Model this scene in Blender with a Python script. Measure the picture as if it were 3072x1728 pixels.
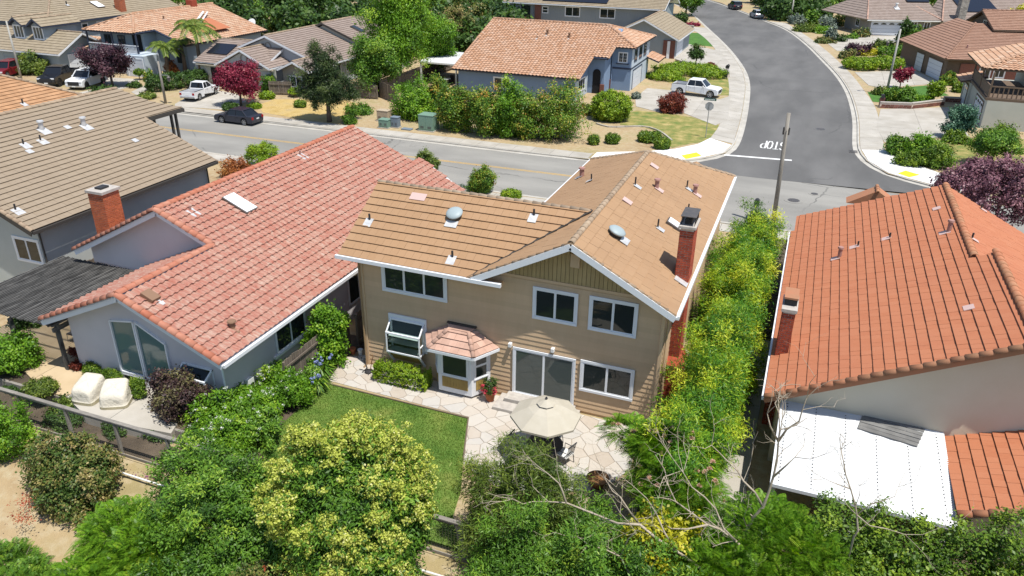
import bpy, math, random
import numpy as np
from mathutils import Matrix, Vector
random.seed(7); rng = np.random.default_rng(7)
for _o in list(bpy.data.objects): bpy.data.objects.remove(_o)
SC = bpy.context.scene; COL = SC.collection
# ---------------------------------------------------------------- camera, sky, sun, exposure
CAMP = (25.8356, -.7616, 20.9048, 2291.34); CAMH = 18.0
def _cam():
    p, r, y = [math.radians(a) for a in CAMP[:3]]
    f = np.array([-math.sin(y)*math.cos(p), math.cos(y)*math.cos(p), -math.sin(p)])
    a = np.array([math.cos(y), math.sin(y), 0.]); d = np.cross(f, a)
    return np.array([a*math.cos(r)+d*math.sin(r), -a*math.sin(r)+d*math.cos(r), f])
CR = _cam(); CP = np.array([0, 0, CAMH])
cd = bpy.data.cameras.new('camera'); cam = bpy.data.objects.new('camera', cd); COL.objects.link(cam)
cam.matrix_world = Matrix([[CR[0][i], -CR[1][i], -CR[2][i], CP[i]] for i in range(3)] + [[0, 0, 0, 1]])
cd.sensor_width = 36; cd.lens = CAMP[3]/3072*36; cd.clip_start = .5; cd.clip_end = 3000
SC.camera = cam
SUN = Vector((.335, -.175, 1.0)).normalized()
wd = bpy.data.worlds.new('World'); SC.world = wd; wd.use_nodes = True
_nt = wd.node_tree; _bg = _nt.nodes['Background']
_sky = _nt.nodes.new('ShaderNodeTexSky'); _sky.sky_type = 'NISHITA'; _sky.sun_disc = False
_sky.sun_elevation = math.asin(SUN.z); _sky.sun_rotation = math.atan2(SUN.x, SUN.y)
_sky.air_density = 1.0; _sky.dust_density = .6; _sky.ozone_density = 1.2
_nt.links.new(_sky.outputs[0], _bg.inputs[0]); _bg.inputs[1].default_value = .125
sl = bpy.data.lights.new('sun', 'SUN'); sl.energy = 5.0; sl.angle = math.radians(.53); sl.color = (1, .955, .88)
so = bpy.data.objects.new('sun', sl); COL.objects.link(so); so.rotation_euler = SUN.to_track_quat('Z', 'Y').to_euler()
so.location = (40, 10, 80)
vs = SC.view_settings; vs.view_transform = 'Standard'; vs.look = 'None'; vs.exposure = .27; vs.gamma = 1; vs.use_curve_mapping = False
SC.render.resolution_x = 1024; SC.render.resolution_y = 576
# ---------------------------------------------------------------- photo pixel (2576 wide) -> place
def ray(u, v):
    k = 3072/2576
    return CR.T @ np.array([(u*k-1536)/CAMP[3], (v*k-864)/CAMP[3], 1])
def at(u, v, z=0.):
    d = ray(u, v); t = (z-CAMH)/d[2]; return d*t+CP
def aty(u, v, y):
    d = ray(u, v); return d*(y/d[1])+CP
def ztop(p, u, v):
    """height above ground of pixel (u,v) on the vertical through p"""
    d = ray(u, v); h = math.hypot(p[0], p[1])/math.hypot(d[0], d[1]); return d[2]*h+CAMH
def mpp(p):
    """metres per pixel (2576 wide) at p"""
    return float(CR[2] @ (np.array(p)-CP))/(CAMP[3]*2576/3072)
# ---------------------------------------------------------------- materials
MATS = {}
def hexc(c):
    if isinstance(c, str):
        v = [int(c[i:i+2], 16)/255 for i in (0, 2, 4)]
        return tuple(((x+.055)/1.055)**2.4 if x > .04045 else x/12.92 for x in v)+(1,)
    return tuple(c)+((1,) if len(c) == 3 else ())
class N:
    def __init__(s, name):
        s.m = bpy.data.materials.new(name); s.m.use_nodes = True; s.t = s.m.node_tree; s.b = s.t.nodes['Principled BSDF']
        s.out = s.t.nodes['Material Output']; MATS[name] = s.m
    def n(s, typ, **k):
        x = s.t.nodes.new('ShaderNode'+typ)
        for a, b in k.items(): setattr(x, a, b)
        return x
    def l(s, a, b): s.t.links.new(a, b)
    def math(s, op, a, b=None, c=None):
        x = s.n('Math', operation=op)
        for i, q in enumerate((a, b, c)):
            if q is None: continue
            if hasattr(q, 'is_linked'): s.l(q, x.inputs[i])
            else: x.inputs[i].default_value = q
        return x.outputs[0]
    def mix(s, f, a, b, bt='MIX'):
        x = s.n('MixRGB', blend_type=bt)
        for i, q in enumerate((f, a, b)):
            if hasattr(q, 'is_linked'): s.l(q, x.inputs[i])
            else: x.inputs[i].default_value = q
        return x.outputs[0]
    def pos(s, scale=(1, 1, 1), rot=0):
        g = s.n('NewGeometry'); mp = s.n('Mapping'); s.l(g.outputs['Position'], mp.inputs[0])
        mp.inputs['Scale'].default_value = scale; mp.inputs['Rotation'].default_value = (0, 0, rot); return mp.outputs[0]
    def noise(s, scale, detail=3, vec=None, rough=.55):
        x = s.n('TexNoise'); x.inputs['Scale'].default_value = scale; x.inputs['Detail'].default_value = detail; x.inputs['Roughness'].default_value = rough
        s.l(vec if vec is not None else s.pos(), x.inputs['Vector']); return x.outputs[0]
    def rnd(s):
        g = s.n('NewGeometry'); o = s.n('ObjectInfo')
        return s.math('FRACT', s.math('ADD', g.outputs['Random Per Island'], o.outputs['Random']))
    def ramp(s, f, stops, interp='LINEAR'):
        r = s.n('ValToRGB'); e = r.color_ramp.elements; r.color_ramp.interpolation = interp
        while len(e) < len(stops): e.new(.5)
        for q, (p, c) in zip(e, stops): q.position = p; q.color = hexc(c)
        s.l(f, r.inputs[0]); return r.outputs[0]
    def contrast(s, f, lo, hi):
        x = s.n('MapRange'); s.l(f, x.inputs[0]); x.inputs[1].default_value = lo; x.inputs[2].default_value = hi; return x.outputs[0]
    def bump(s, h, strength=.3, dist=.02):
        b = s.n('Bump'); b.inputs['Strength'].default_value = strength; b.inputs['Distance'].default_value = dist
        s.l(h, b.inputs['Height']); s.l(b.outputs[0], s.b.inputs['Normal'])
def M(name, col, col2=None, ns=1.5, rough=.8, rnd=0., bump=0., bs=30., bd=.01, metal=0., spec=.35, fine=0., stretch=(1, 1, 1), lo=.35, hi=.65):
    """plain surface: two colours mixed by noise, fine grain, per-piece brightness"""
    if name in MATS: return MATS[name]
    s = N(name); c = hexc(col); out = None
    vec = s.pos(stretch)
    if col2 is not None: out = s.mix(s.contrast(s.noise(ns, 5, vec), lo, hi), c, hexc(col2))
    if fine:
        f = s.noise(bs*1.3, 3, vec); h = s.n('HueSaturation')
        if out is not None: s.l(out, h.inputs['Color'])
        else: h.inputs['Color'].default_value = c
        s.l(s.math('MULTIPLY_ADD', f, 2*fine, 1-fine), h.inputs['Value']); out = h.outputs[0]
    if rnd:
        h = s.n('HueSaturation')
        if out is not None: s.l(out, h.inputs['Color'])
        else: h.inputs['Color'].default_value = c
        s.l(s.math('MULTIPLY_ADD', s.rnd(), 2*rnd, 1-rnd), h.inputs['Value']); out = h.outputs[0]
    if out is not None: s.l(out, s.b.inputs['Base Color'])
    else: s.b.inputs['Base Color'].default_value = c
    s.b.inputs['Roughness'].default_value = rough; s.b.inputs['Metallic'].default_value = metal
    s.b.inputs['Specular IOR Level'].default_value = spec
    if bump: s.bump(s.noise(bs, 4, vec), bump, bd)
    return s.m
def leafmat(name, stops, rough=.45, trans=.16, ns=.9, nv=.25):
    """leaf colours by the per-leaf value 'tone', wandering slowly over the plant; light passes through the blades"""
    if name in MATS: return MATS[name]
    s = N(name); a = s.n('Attribute', attribute_name='tone')
    t = s.math('ADD', a.outputs['Fac'], s.math('MULTIPLY_ADD', s.noise(ns, 2), 2*nv, -nv))
    c = s.ramp(t, stops)
    s.l(c, s.b.inputs['Base Color']); s.b.inputs['Roughness'].default_value = rough; s.b.inputs['Specular IOR Level'].default_value = .25
    tr = s.n('BsdfTranslucent'); h = s.n('HueSaturation'); s.l(c, h.inputs['Color']); h.inputs['Saturation'].default_value = 1.15; h.inputs['Value'].default_value = 1.5
    s.l(h.outputs[0], tr.inputs[0])
    mx = s.n('MixShader'); mx.inputs[0].default_value = trans; s.l(s.b.outputs[0], mx.inputs[1]); s.l(tr.outputs[0], mx.inputs[2]); s.l(mx.outputs[0], s.out.inputs[0])
    return s.m
def glassmat(name='window_glass', c=(.012, .016, .017, 1), rough=.03):
    if name in MATS: return MATS[name]
    s = N(name); s.b.inputs['Base Color'].default_value = c; s.b.inputs['Roughness'].default_value = rough
    s.b.inputs['Specular IOR Level'].default_value = .5; s.bump(s.noise(.8, 1), .02, .05); return s.m
# ---------------------------------------------------------------- objects
def V(*a): return np.array(a, float)
def unit(a): a = np.array(a, float); return a/np.linalg.norm(a)
ROOTM = {}
def link(o): COL.objects.link(o); return o
def thing(name, label, cat, loc=(0, 0, 0), rz=0., group=None):
    o = bpy.data.objects.new(name, None); link(o); o.location = loc; o.rotation_euler = (0, 0, rz); o.empty_display_size = .3
    o['label'] = label; o['category'] = cat
    if group: o['group'] = group
    ROOTM[o.name] = Matrix.Translation(Vector(loc)) @ Matrix.Rotation(rz, 4, 'Z'); return o
def tag(o, label, cat, group=None):
    o['label'] = label; o['category'] = cat
    if group: o['group'] = group
    return o
def put(o, parent, world=True):
    link(o)
    if parent is not None:
        o.parent = parent
        if world and parent.name in ROOTM: o.matrix_parent_inverse = ROOTM[parent.name].inverted()
    return o
def copy_tree(o, loc=None, rz=None, parent=None, label=None, scale=None):
    c = o.copy(); link(c)
    if parent is not None: c.parent = parent
    if loc is not None: c.location = loc
    if rz is not None: c.rotation_euler = (0, 0, rz)
    if scale is not None: c.scale = scale if hasattr(scale, '__len__') else (scale,)*3
    if label: c['label'] = label
    for ch in list(o.children): copy_tree(ch, parent=c)
    return c
class MB:
    def __init__(s): s.v = []; s.f = []
    def add(s, vs, fs):
        k = len(s.v); s.v += [tuple(map(float, p)) for p in vs]; s.f += [tuple(i+k for i in f) for f in fs]; return s
    def poly(s, pts): return s.add(pts, [tuple(range(len(pts)))])
    def extr(s, pts, d):
        """solid: planar outline pushed along d"""
        n = len(pts); a = [V(*p) for p in pts]; d = V(*d); b = [p+d for p in a]
        nm = sum(np.cross(a[i]-a[0], a[(i+1) % n]-a[0]) for i in range(n))
        fl = nm @ d > 0
        f = [tuple(range(n))[::-1] if fl else tuple(range(n)), tuple(range(n, 2*n)) if fl else tuple(range(n, 2*n))[::-1]]
        for i in range(n):
            j = (i+1) % n; q = (i, j, j+n, i+n); f.append(q if fl else q[::-1])
        return s.add(a+b, f)
    def box(s, x0, y0, z0, x1, y1, z1):
        return s.extr([(x0, y0, z0), (x1, y0, z0), (x1, y1, z0), (x0, y1, z0)], (0, 0, z1-z0))
    def obox(s, c, e, u, n, a, b, d):
        """box centred on c with axes e,u,n and half sizes a,b,d"""
        c, e, u, n = V(*c), V(*e)*a, V(*u)*b, V(*n)*d
        return s.extr([c-e-u-n, c+e-u-n, c+e+u-n, c-e+u-n], 2*n)
    def beam(s, p, q, w, h, up=(0, 0, 1), off=0.):
        """bar from p to q, w wide and h high (top edge on the line when off=-h/2)"""
        p, q = V(*p), V(*q); e = unit(q-p); side = unit(np.cross(e, V(*up))); u = np.cross(side, e)
        a = p-side*w/2+u*(off-h/2); return s.extr([a, a+side*w, a+side*w+u*h, a+u*h], q-p)
    def tube(s, pts, r, n=8, cap=True):
        pts = [V(*p) for p in pts]; rs = r if hasattr(r, '__len__') else [r]*len(pts); vs = []; fs = []
        ref = None
        for i, p in enumerate(pts):
            t = unit(pts[min(i+1, len(pts)-1)]-pts[max(i-1, 0)])
            if ref is None: ref = V(0, 0, 1) if abs(t[2]) < .9 else V(1, 0, 0)
            a = unit(np.cross(t, ref)); b = np.cross(t, a); ref = -b if False else unit(np.cross(a, t))
            vs += [p+rs[i]*(a*math.cos(2*math.pi*k/n)+b*math.sin(2*math.pi*k/n)) for k in range(n)]
        for i in range(len(pts)-1):
            for k in range(n):
                j = (k+1) % n; fs.append((i*n+k, i*n+j, (i+1)*n+j, (i+1)*n+k))
        if cap: fs += [tuple(range(n))[::-1], tuple(range((len(pts)-1)*n, len(pts)*n))]
        return s.add(vs, fs)
    def lathe(s, c, prof, n=20, squash=1.):
        c = V(*c); vs = []; fs = []
        for r, z in prof: vs += [c+V(r*math.cos(2*math.pi*k/n), r*squash*math.sin(2*math.pi*k/n), z) for k in range(n)]
        for i in range(len(prof)-1):
            for k in range(n):
                j = (k+1) % n; fs.append((i*n+k, i*n+j, (i+1)*n+j, (i+1)*n+k))
        return s.add(vs, fs+[tuple(range(n))[::-1], tuple(range((len(prof)-1)*n, len(prof)*n))])
    def xf(s, m):
        s.v = [tuple(m @ Vector(p)) for p in s.v]; return s
    def mesh(s, name, smooth=False):
        me = bpy.data.meshes.new(name); me.from_pydata(s.v, [], s.f)
        if smooth: me.polygons.foreach_set('use_smooth', [True]*len(me.polygons))
        return me
    def build(s, name, m, parent=None, smooth=False, bevel=0., stuff=False, seg=2, world=True):
        me = s.mesh(name, smooth); me.materials.append(m if not isinstance(m, str) else MATS[m])
        o = bpy.data.objects.new(name, me); put(o, parent, world)
        if bevel:
            b = o.modifiers.new('bevel', 'BEVEL'); b.width = bevel; b.segments = seg; b.limit_method = 'ANGLE'; b.angle_limit = math.radians(35)
        if stuff: o['kind'] = 'stuff'
        return o
def inst(name, me, parent, mat, group=None):
    o = bpy.data.objects.new(name, me); put(o, parent); o.matrix_basis = mat; return o
def frame(c, e, u, n): return Matrix([[e[i], u[i], n[i], c[i]] for i in range(3)]+[[0, 0, 0, 1]])
def struct(o): o['kind'] = 'structure'; return o
# ---------------------------------------------------------------- 2-D helpers
def clip(poly, rect):
    a0, b0, a1, b1 = rect
    for ax, lim, sg in ((0, a0, 1), (0, a1, -1), (1, b0, 1), (1, b1, -1)):
        out = []
        for i in range(len(poly)):
            p, q = poly[i-1], poly[i]; dp, dq = (p[ax]-lim)*sg, (q[ax]-lim)*sg
            if (dp >= 0) != (dq >= 0):
                t = dp/(dp-dq); out.append((p[0]+(q[0]-p[0])*t, p[1]+(q[1]-p[1])*t))
            if dq >= 0: out.append(q)
        poly = out
        if len(poly) < 3: return []
    return poly
def area(p): return .5*sum(p[i-1][0]*p[i][1]-p[i][0]*p[i-1][1] for i in range(len(p)))
def inside(pt, poly):
    x, y = pt; c = False
    for i in range(len(poly)):
        (x1, y1), (x2, y2) = poly[i-1], poly[i]
        if (y1 > y) != (y2 > y) and x < (x2-x1)*(y-y1)/(y2-y1)+x1: c = not c
    return c
def hclip(poly, px, py, nx, ny):
    out = []
    for i in range(len(poly)):
        p, q = poly[i-1], poly[i]; dp = (p[0]-px)*nx+(p[1]-py)*ny; dq = (q[0]-px)*nx+(q[1]-py)*ny
        if (dp <= 0) != (dq <= 0):
            t = dp/(dp-dq); out.append((p[0]+(q[0]-p[0])*t, p[1]+(q[1]-p[1])*t))
        if dq <= 0: out.append(q)
    return out
# ---------------------------------------------------------------- roofs
TILE = {}
def tile_mesh(kind, w, L, m):
    k = (kind, round(w, 3), round(L, 3), m.name)
    if k in TILE: return TILE[k]
    b = MB()
    if kind == 's':
        ns = 8; prof = [(i/ns, .075*(.5-.5*math.cos(2*math.pi*(i/ns)**.8))) for i in range(ns+1)]; vs = []
        for t, z in prof: vs += [(t*w, 0, z+.062), (t*w, L*1.08, z*.9+.004), (t*w, 0, z+.034)]
        fs = []
        for i in range(ns): a = i*3; c = a+3; fs += [(a, c, c+1, a+1), (a+2, c+2, c, a)]
        b.add(vs, fs)
    else:
        g = .003; th, bt = (.062, .030) if kind == 'flat' else (.040, .012)
        b.add([(g, 0, bt), (w-g, 0, bt), (w-g, 0, th), (g, 0, th), (g, L*1.10, -.006), (w-g, L*1.10, -.006), (w-g, L*1.10, .006), (g, L*1.10, .006)],
              [(0, 1, 2, 3), (3, 2, 6, 7), (0, 3, 7, 4), (1, 5, 6, 2), (0, 4, 5, 1)])
    me = b.mesh('roof_tile'); me.materials.append(m); TILE[k] = me; return me
def roof(house, planes, tmat, kind='flat', w=.33, L=.34, nobj=300, dmat=None, name='roof', deck=.14, jit=.004):
    """one roof: each plane is a 3-D outline whose first edge is the eave; deck below, every tile laid on it"""
    dk = MB(); full = []; rest = MB(); th_ = .062 if kind == 'flat' else .04
    for pts in planes:
        P = [V(*p) for p in pts]; e = unit(P[1]-P[0]); n = None
        for i in range(2, len(P)):
            c = np.cross(e, P[i]-P[0])
            if np.linalg.norm(c) > .05: n = unit(c); break
        if n[2] < 0: n = -n
        up = np.cross(n, e)
        if up[2] < 0: up = -up; 
        dk.extr([p-n*.012 for p in P], -n*deck)
        if np.cross(e, up) @ n < 0: e = -e
        poly = [((p-P[0]) @ e, (p-P[0]) @ up) for p in P]
        if area(poly) < 0: poly = poly[::-1]
        a0 = min(p[0] for p in poly); a1 = max(p[0] for p in poly); b1 = max(p[1] for p in poly)
        for j in range(-1 if min(p[1] for p in poly) < -.05 else 0, int(b1/L)+1):
            off = (w/2 if j % 2 and kind != 's' else 0)
            for i in range(-1, int((a1-a0)/w)+2):
                x = a0+i*w+off; y = j*L
                if kind == 's':
                    if not (inside((x+w*.5, y+L*.45), poly)): continue
                    full.append((P[0]+e*x+up*y+n*random.uniform(-jit, jit), e, up, n)); continue
                cl = clip(poly, (x, y, x+w, y+L))
                if len(cl) < 3: continue
                ar = abs(area(cl))
                if ar > .97*w*L: full.append((P[0]+e*x+up*y+n*random.uniform(-jit, jit), e, up, n))
                elif ar > .0015:
                    k = len(cl); z = [th_-(th_-.008)*(q[1]-y)/L for q in cl]; dz = random.uniform(-jit, jit)
                    vs = [P[0]+e*q[0]+up*q[1]+n*(h+dz) for q, h in zip(cl, z)]+[P[0]+e*q[0]+up*q[1]-n*.005 for q in cl]
                    rest.add(vs, [tuple(range(k))]+[(t, t+k, (t+1) % k+k, (t+1) % k) for t in range(k)])
    o = dk.build(name, dmat or MATS['eave_paint'], house)
    me = tile_mesh(kind, w, L, tmat)
    full.sort(key=lambda q: np.sum((q[0]-CP)**2))
    for c, e, u, n in full[:nobj]: inst('roof_tile', me, o, frame(c, e, u, n))
    if len(full) > nobj or rest.v:
        nv = len(me.vertices); base = np.array([v.co for v in me.vertices]); fs = [tuple(p.vertices) for p in me.polygons]
        for c, e, u, n in full[nobj:]: rest.add(c+base[:, :1]*e+base[:, 1:2]*u+base[:, 2:]*n, fs)
        rest.build('roof_tiles', tmat, o, stuff=True)
    return o
def caps(par, p, q, m, r=.14, L=.36, name='ridge_tile', up=None, obj=True, lift=.0):
    """barrel tiles lapped along a ridge, hip or rake"""
    p, q = V(*p), V(*q); e = unit(q-p); D = np.linalg.norm(q-p); n = max(1, int(round(D/L))); L = D/n
    side = unit(np.cross(e, V(0, 0, 1))) if up is None else unit(np.cross(e, V(*up))); u = np.cross(side, e)
    k = ('cap', round(r, 3), round(L, 3), m.name)
    if k not in TILE:
        b = MB(); ns = 8; vs = []; fs = []
        for yy, rr, in ((0, r*1.1), (L*1.08, r*.93)):
            for i in range(ns+1):
                t = math.pi*i/ns; vs.append((rr*math.cos(t), yy, rr*.9*math.sin(t)+(.012 if yy == 0 else -.008)))
        for i in range(ns): fs.append((i, i+1, ns+2+i, ns+1+i))
        for i in range(ns+1):
            t = math.pi*i/ns; vs.append((r*.93*math.cos(t), .0, r*.78*math.sin(t)))
        for i in range(ns): fs.append((i+1, i, 2*ns+2+i, 2*ns+3+i))
        b.add(vs, fs); me = b.mesh(name, True); me.materials.append(m); TILE[k] = me
    for i in range(n): inst(name, TILE[k], par, frame(p+e*L*i+u*(lift+random.uniform(-.006, .006)), side, e, u))
# ---------------------------------------------------------------- walls and openings
def window(par, c, U, Nn, w, h, cols=2, trim=.1, tm='white_trim', gm='window_glass', rows=(1,), name='window', sill=True, proud=.035, bars=None):
    """trimmed window on a wall: c bottom centre on the wall face, U to the right seen from outside, Nn outwards"""
    c, U, Nn = V(*c), V(*U), V(*Nn); Z = V(0, 0, 1); b = MB(); t = trim
    b.obox(c+Z*(-t/2+.0)+Nn*proud/2, U, Z, Nn, w/2+t, t/2, proud/2+.012)
    b.obox(c+Z*(h+t/2)+Nn*proud/2, U, Z, Nn, w/2+t, t/2, proud/2+.004)
    for s in (-1, 1): b.obox(c+U*s*(w/2+t/2)+Z*h/2+Nn*proud/2, U, Z, Nn, t/2, h/2, proud/2)
    o = b.build(name, tm, par, bevel=.006)
    cw = w/cols; fr = MB(); fw = min(.045, cw*.12)
    for i in range(cols):
        x = -w/2+cw*(i+.5); dn = .006 if i % 2 else .014
        y0 = 0; tot = sum(rows)
        for r in rows:
            hh = h*r/tot; cc = c+U*x+Z*(y0+hh/2)+Nn*(dn)
            for s in (-1, 1):
                fr.obox(cc+U*s*(cw/2-fw/2), U, Z, Nn, fw/2, hh/2, .012); fr.obox(cc+Z*s*(hh/2-fw/2), U, Z, Nn, cw/2-fw, fw/2, .012)
            g = MB(); g.obox(cc-Nn*.002, U, Z, Nn, cw/2-fw*.9, hh/2-fw*.9, .003); g.build('pane', gm, o); y0 += hh
            if bars:
                for q in range(1, bars[0]): fr.obox(cc+U*(-cw/2+cw*q/bars[0]), U, Z, Nn, .01, hh/2-fw, .008)
                for q in range(1, bars[1]): fr.obox(cc+Z*(-hh/2+hh*q/bars[1]), U, Z, Nn, cw/2-fw, .01, .0075)
    fr.build('sash', tm, o); return o
def garage_door(par, c, U, Nn, w, h, m='garage_white', rows=4, tm='white_trim', arches=0):
    c, U, Nn = V(*c), V(*U), V(*Nn); Z = V(0, 0, 1); b = MB(); t = .12
    b.obox(c+Z*(h+t/2)+Nn*.02, U, Z, Nn, w/2+t, t/2, .03)
    for s in (-1, 1): b.obox(c+U*s*(w/2+t/2)+Z*h/2+Nn*.02, U, Z, Nn, t/2, h/2, .028)
    o = b.build('garage_door', tm, par)
    for r in range(rows):
        hh = h/rows; MB().obox(c+Z*(hh*(r+.5))+Nn*.012, U, Z, Nn, w/2, hh/2-.012, .012).build('door_panel', m, o, bevel=.008)
    for i in range(arches):
        x = -w/2+w*(i+.5)/arches; pts = [c+U*(x+w/arches*.36*math.cos(a))+Z*(h*.8+.28*math.sin(a))+Nn*.026 for a in np.linspace(0, math.pi, 9)]
        MB().extr(pts, Nn*.006).build('pane', 'window_glass', o)
    return o
def pipe_vent(par, p, n, r=.05, h=.35, m='vent_black', fl=.22, fm='flashing', cap=False, name='roof_vent'):
    """plumbing vent: pipe through a sheet-metal flashing that follows the slope"""
    p, n = V(*p), unit(n); e = unit(np.cross(V(0, 1, 0) if abs(n[1]) < abs(n[0]) else V(1, 0, 0), n)); u = np.cross(n, e)
    dn = -u if u[2] > 0 else u
    if abs(e[2]) > abs(dn[2]): dn = -e if e[2] > 0 else e
    sd = np.cross(n, dn)
    b = MB().tube([p-n*.03, p+V(0, 0, h)], r, 10)
    if cap: b.tube([p+V(0, 0, h*.98), p+V(0, 0, h*1.14)], [r*1.5, r*1.35], 12)
    o = b.build(name, m, par, smooth=False)
    MB().obox(p+n*.055+dn*fl*.6, sd, dn, n, fl*.9, fl*1.1, .006).build('flashing', fm, o)
    return o
def brick_stack(par, x0, y0, x1, y1, z0, z1, nobj=300, bm='brick_red', mm='mortar', name='chimney', bl=.22, bh=.074, jt=.02):
    core = MB().box(x0+.02, y0+.02, z0, x1-.02, y1-.02, z1); o = core.build(name, mm, par)
    cand = []; rows = int((z1-z0)/(bh+jt))
    for r in range(rows):
        z = z0+(r+.5)*(bh+jt)
        for (px, py, ex, ey, ln) in ((x0, y0, 1, 0, x1-x0), (x1, y0, 0, 1, y1-y0), (x1, y1, -1, 0, x1-x0), (x0, y1, 0, -1, y1-y0)):
            n = max(1, int(round(ln/(bl+jt)))); st = ln/n; of = (st/2 if r % 2 else 0)
            for i in range(n+(1 if of else 0)):
                a = max(0, i*st-of); b_ = min(ln, (i+1)*st-of)
                if b_-a < .05: continue
                c = V(px+ex*(a+b_)/2, py+ey*(a+b_)/2, z); cand.append((c, V(ex, ey, 0), (b_-a-jt), r))
    vis = [q for q in cand if True]; vis.sort(key=lambda q: np.sum((q[0]-CP)**2)); rest = MB()
    mes = {}
    for i, (c, e, ln, r) in enumerate(vis):
        n = np.cross(e, V(0, 0, 1)); k = round(ln, 2)
        if i < nobj:
            if k not in mes:
                b = MB().box(-ln/2, -.004, -bh/2, ln/2, .05, bh/2); me = b.mesh('brick'); me.materials.append(MATS[bm]); mes[k] = me
            inst('brick', mes[k], o, frame(c, e, -n, V(0, 0, 1)))
        else: rest.obox(c-n*.023, e, V(0, 0, 1), n, ln/2, bh/2, .027)
    if rest.v: rest.build('bricks', bm, o, stuff=True)
    return o
def fence(p0, p1, h, label, m='fence_wood', bw=.14, gap=.006, group=None, z0=0., nobj=120, rail_out=1, top=False):
    p0, p1 = V(p0[0], p0[1], z0), V(p1[0], p1[1], z0); e = unit(p1-p0); D = np.linalg.norm(p1-p0); n = np.cross(e, V(0, 0, 1))
    r = thing('wooden_fence', label, 'fence', tuple((p0+p1)/2), 0, group)
    k = int(D/2.4)+1
    for i in range(k+1):
        q = p0+e*D*i/k; MB().box(q[0]-.05, q[1]-.05, z0, q[0]+.05, q[1]+.05, z0+h*.98).build('post', m, r)
    for z in (.3, h-.3): MB().beam(p0+V(0, 0, z)+n*.06*rail_out, p1+V(0, 0, z)+n*.06*rail_out, .04, .09).build('rail', m, r)
    if top: MB().beam(p0+V(0, 0, h+.02), p1+V(0, 0, h+.02), .14, .04).build('cap_rail', m, r)
    me = MB().box(-bw/2+gap, -.01, 0, bw/2-gap, .01, h-.02).mesh('board'); me.materials.append(MATS[m])
    nb = int(D/bw); st = max(1, 1)
    for i in range(nb):
        c = p0+e*(i+.5)*D/nb-n*.012*rail_out; inst('board', me, r, Matrix.LocRotScale(Vector(c+V(0, 0, .02)), Matrix.Rotation(math.atan2(e[1], e[0]), 3, 'Z'), Vector((1, 1, random.uniform(.97, 1.02)))))
    return r
# ================================================================ surface materials
M('eave_paint', (.33, .30, .26), rough=.7)
def _asphalt(name, c1, c2, patch, crack, cs, stretch=(1, 1, 1)):
    s = N(name); p = s.pos(stretch); a = s.noise(.3, 5, p); f = s.noise(55, 3); q = s.noise(.09, 3)
    k = s.mix(s.contrast(a, .35, .65), hexc(c1), hexc(c2)); k = s.mix(s.math('MULTIPLY', s.contrast(q, .5, .62), .35), k, hexc(patch))
    d = s.n('TexVoronoi', feature='DISTANCE_TO_EDGE'); d.inputs['Scale'].default_value = cs; vm = s.n('VectorMath', operation='ADD'); nz = s.n('TexNoise'); nz.inputs['Scale'].default_value = .7; nz.inputs['Detail'].default_value = 4
    ps = s.pos(); s.l(ps, nz.inputs['Vector']); s.l(ps, vm.inputs[0]); s.l(nz.outputs['Color'], vm.inputs[1]); s.l(vm.outputs[0], d.inputs['Vector'])
    ck = s.math('MULTIPLY', s.math('LESS_THAN', d.outputs[0], .006), s.contrast(s.noise(.16, 2), .48, .6)); k = s.mix(s.math('MULTIPLY', ck, crack), k, (.05, .05, .048, 1))
    h = s.n('HueSaturation'); s.l(k, h.inputs['Color']); s.l(s.math('MULTIPLY_ADD', f, .26, .87), h.inputs['Value']); s.l(h.outputs[0], s.b.inputs['Base Color']); s.b.inputs['Roughness'].default_value = .9; s.bump(f, .25, .01)
_asphalt('asphalt_old', (.205, .198, .18), (.275, .265, .24), (.16, .155, .145), .55, .11, (.3, 1, 1)); _asphalt('asphalt_new', (.095, .093, .09), (.135, .132, .127), (.075, .074, .072), .4, .08, (1, .3, 1))
M('concrete', (.34, .315, .27), (.42, .395, .35), ns=.6, rough=.85, bump=.15, bs=25, fine=.06, rnd=.06)
M('concrete_white', (.62, .62, .61), (.70, .70, .69), ns=.8, rough=.8, fine=.03)
M('concrete_tan', (.42, .32, .19), (.50, .39, .25), ns=.7, rough=.85, fine=.06, rnd=.05)
M('kerb_concrete', (.35, .33, .29), (.45, .43, .385), ns=.8, rough=.85, fine=.06)
M('paint_white', (.72, .72, .70), (.6, .6, .58), ns=4, rough=.6)
M('paint_yellow', (.62, .36, .06), (.50, .34, .12), ns=2, rough=.6)
M('tactile_yellow', (.80, .62, .02), (.75, .55, .03), ns=6, rough=.6)
M('joint_dark', (.10, .09, .075), rough=.95)
M('iron', (.10, .10, .10), (.15, .13, .12), ns=8, rough=.55, metal=.5)
def _dirt():
    s = N('dry_ground'); p = s.pos()
    a = s.noise(.22, 6, p); b = s.noise(2.6, 5, p); c = s.noise(22, 4, p)
    k = s.ramp(a, [(.3, (.30, .20, .10)), (.48, (.42, .31, .17)), (.62, (.34, .28, .13)), (.8, (.20, .17, .075))])
    k = s.mix(s.contrast(b, .45, .7), k, (.46, .38, .24, 1)); k = s.mix(s.math('MULTIPLY', c, .45), k, (.16, .12, .07, 1))
    s.l(k, s.b.inputs['Base Color']); s.b.inputs['Roughness'].default_value = .95; s.bump(s.math('ADD', b, s.math('MULTIPLY', c, .5)), .6, .06)
_dirt()
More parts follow.
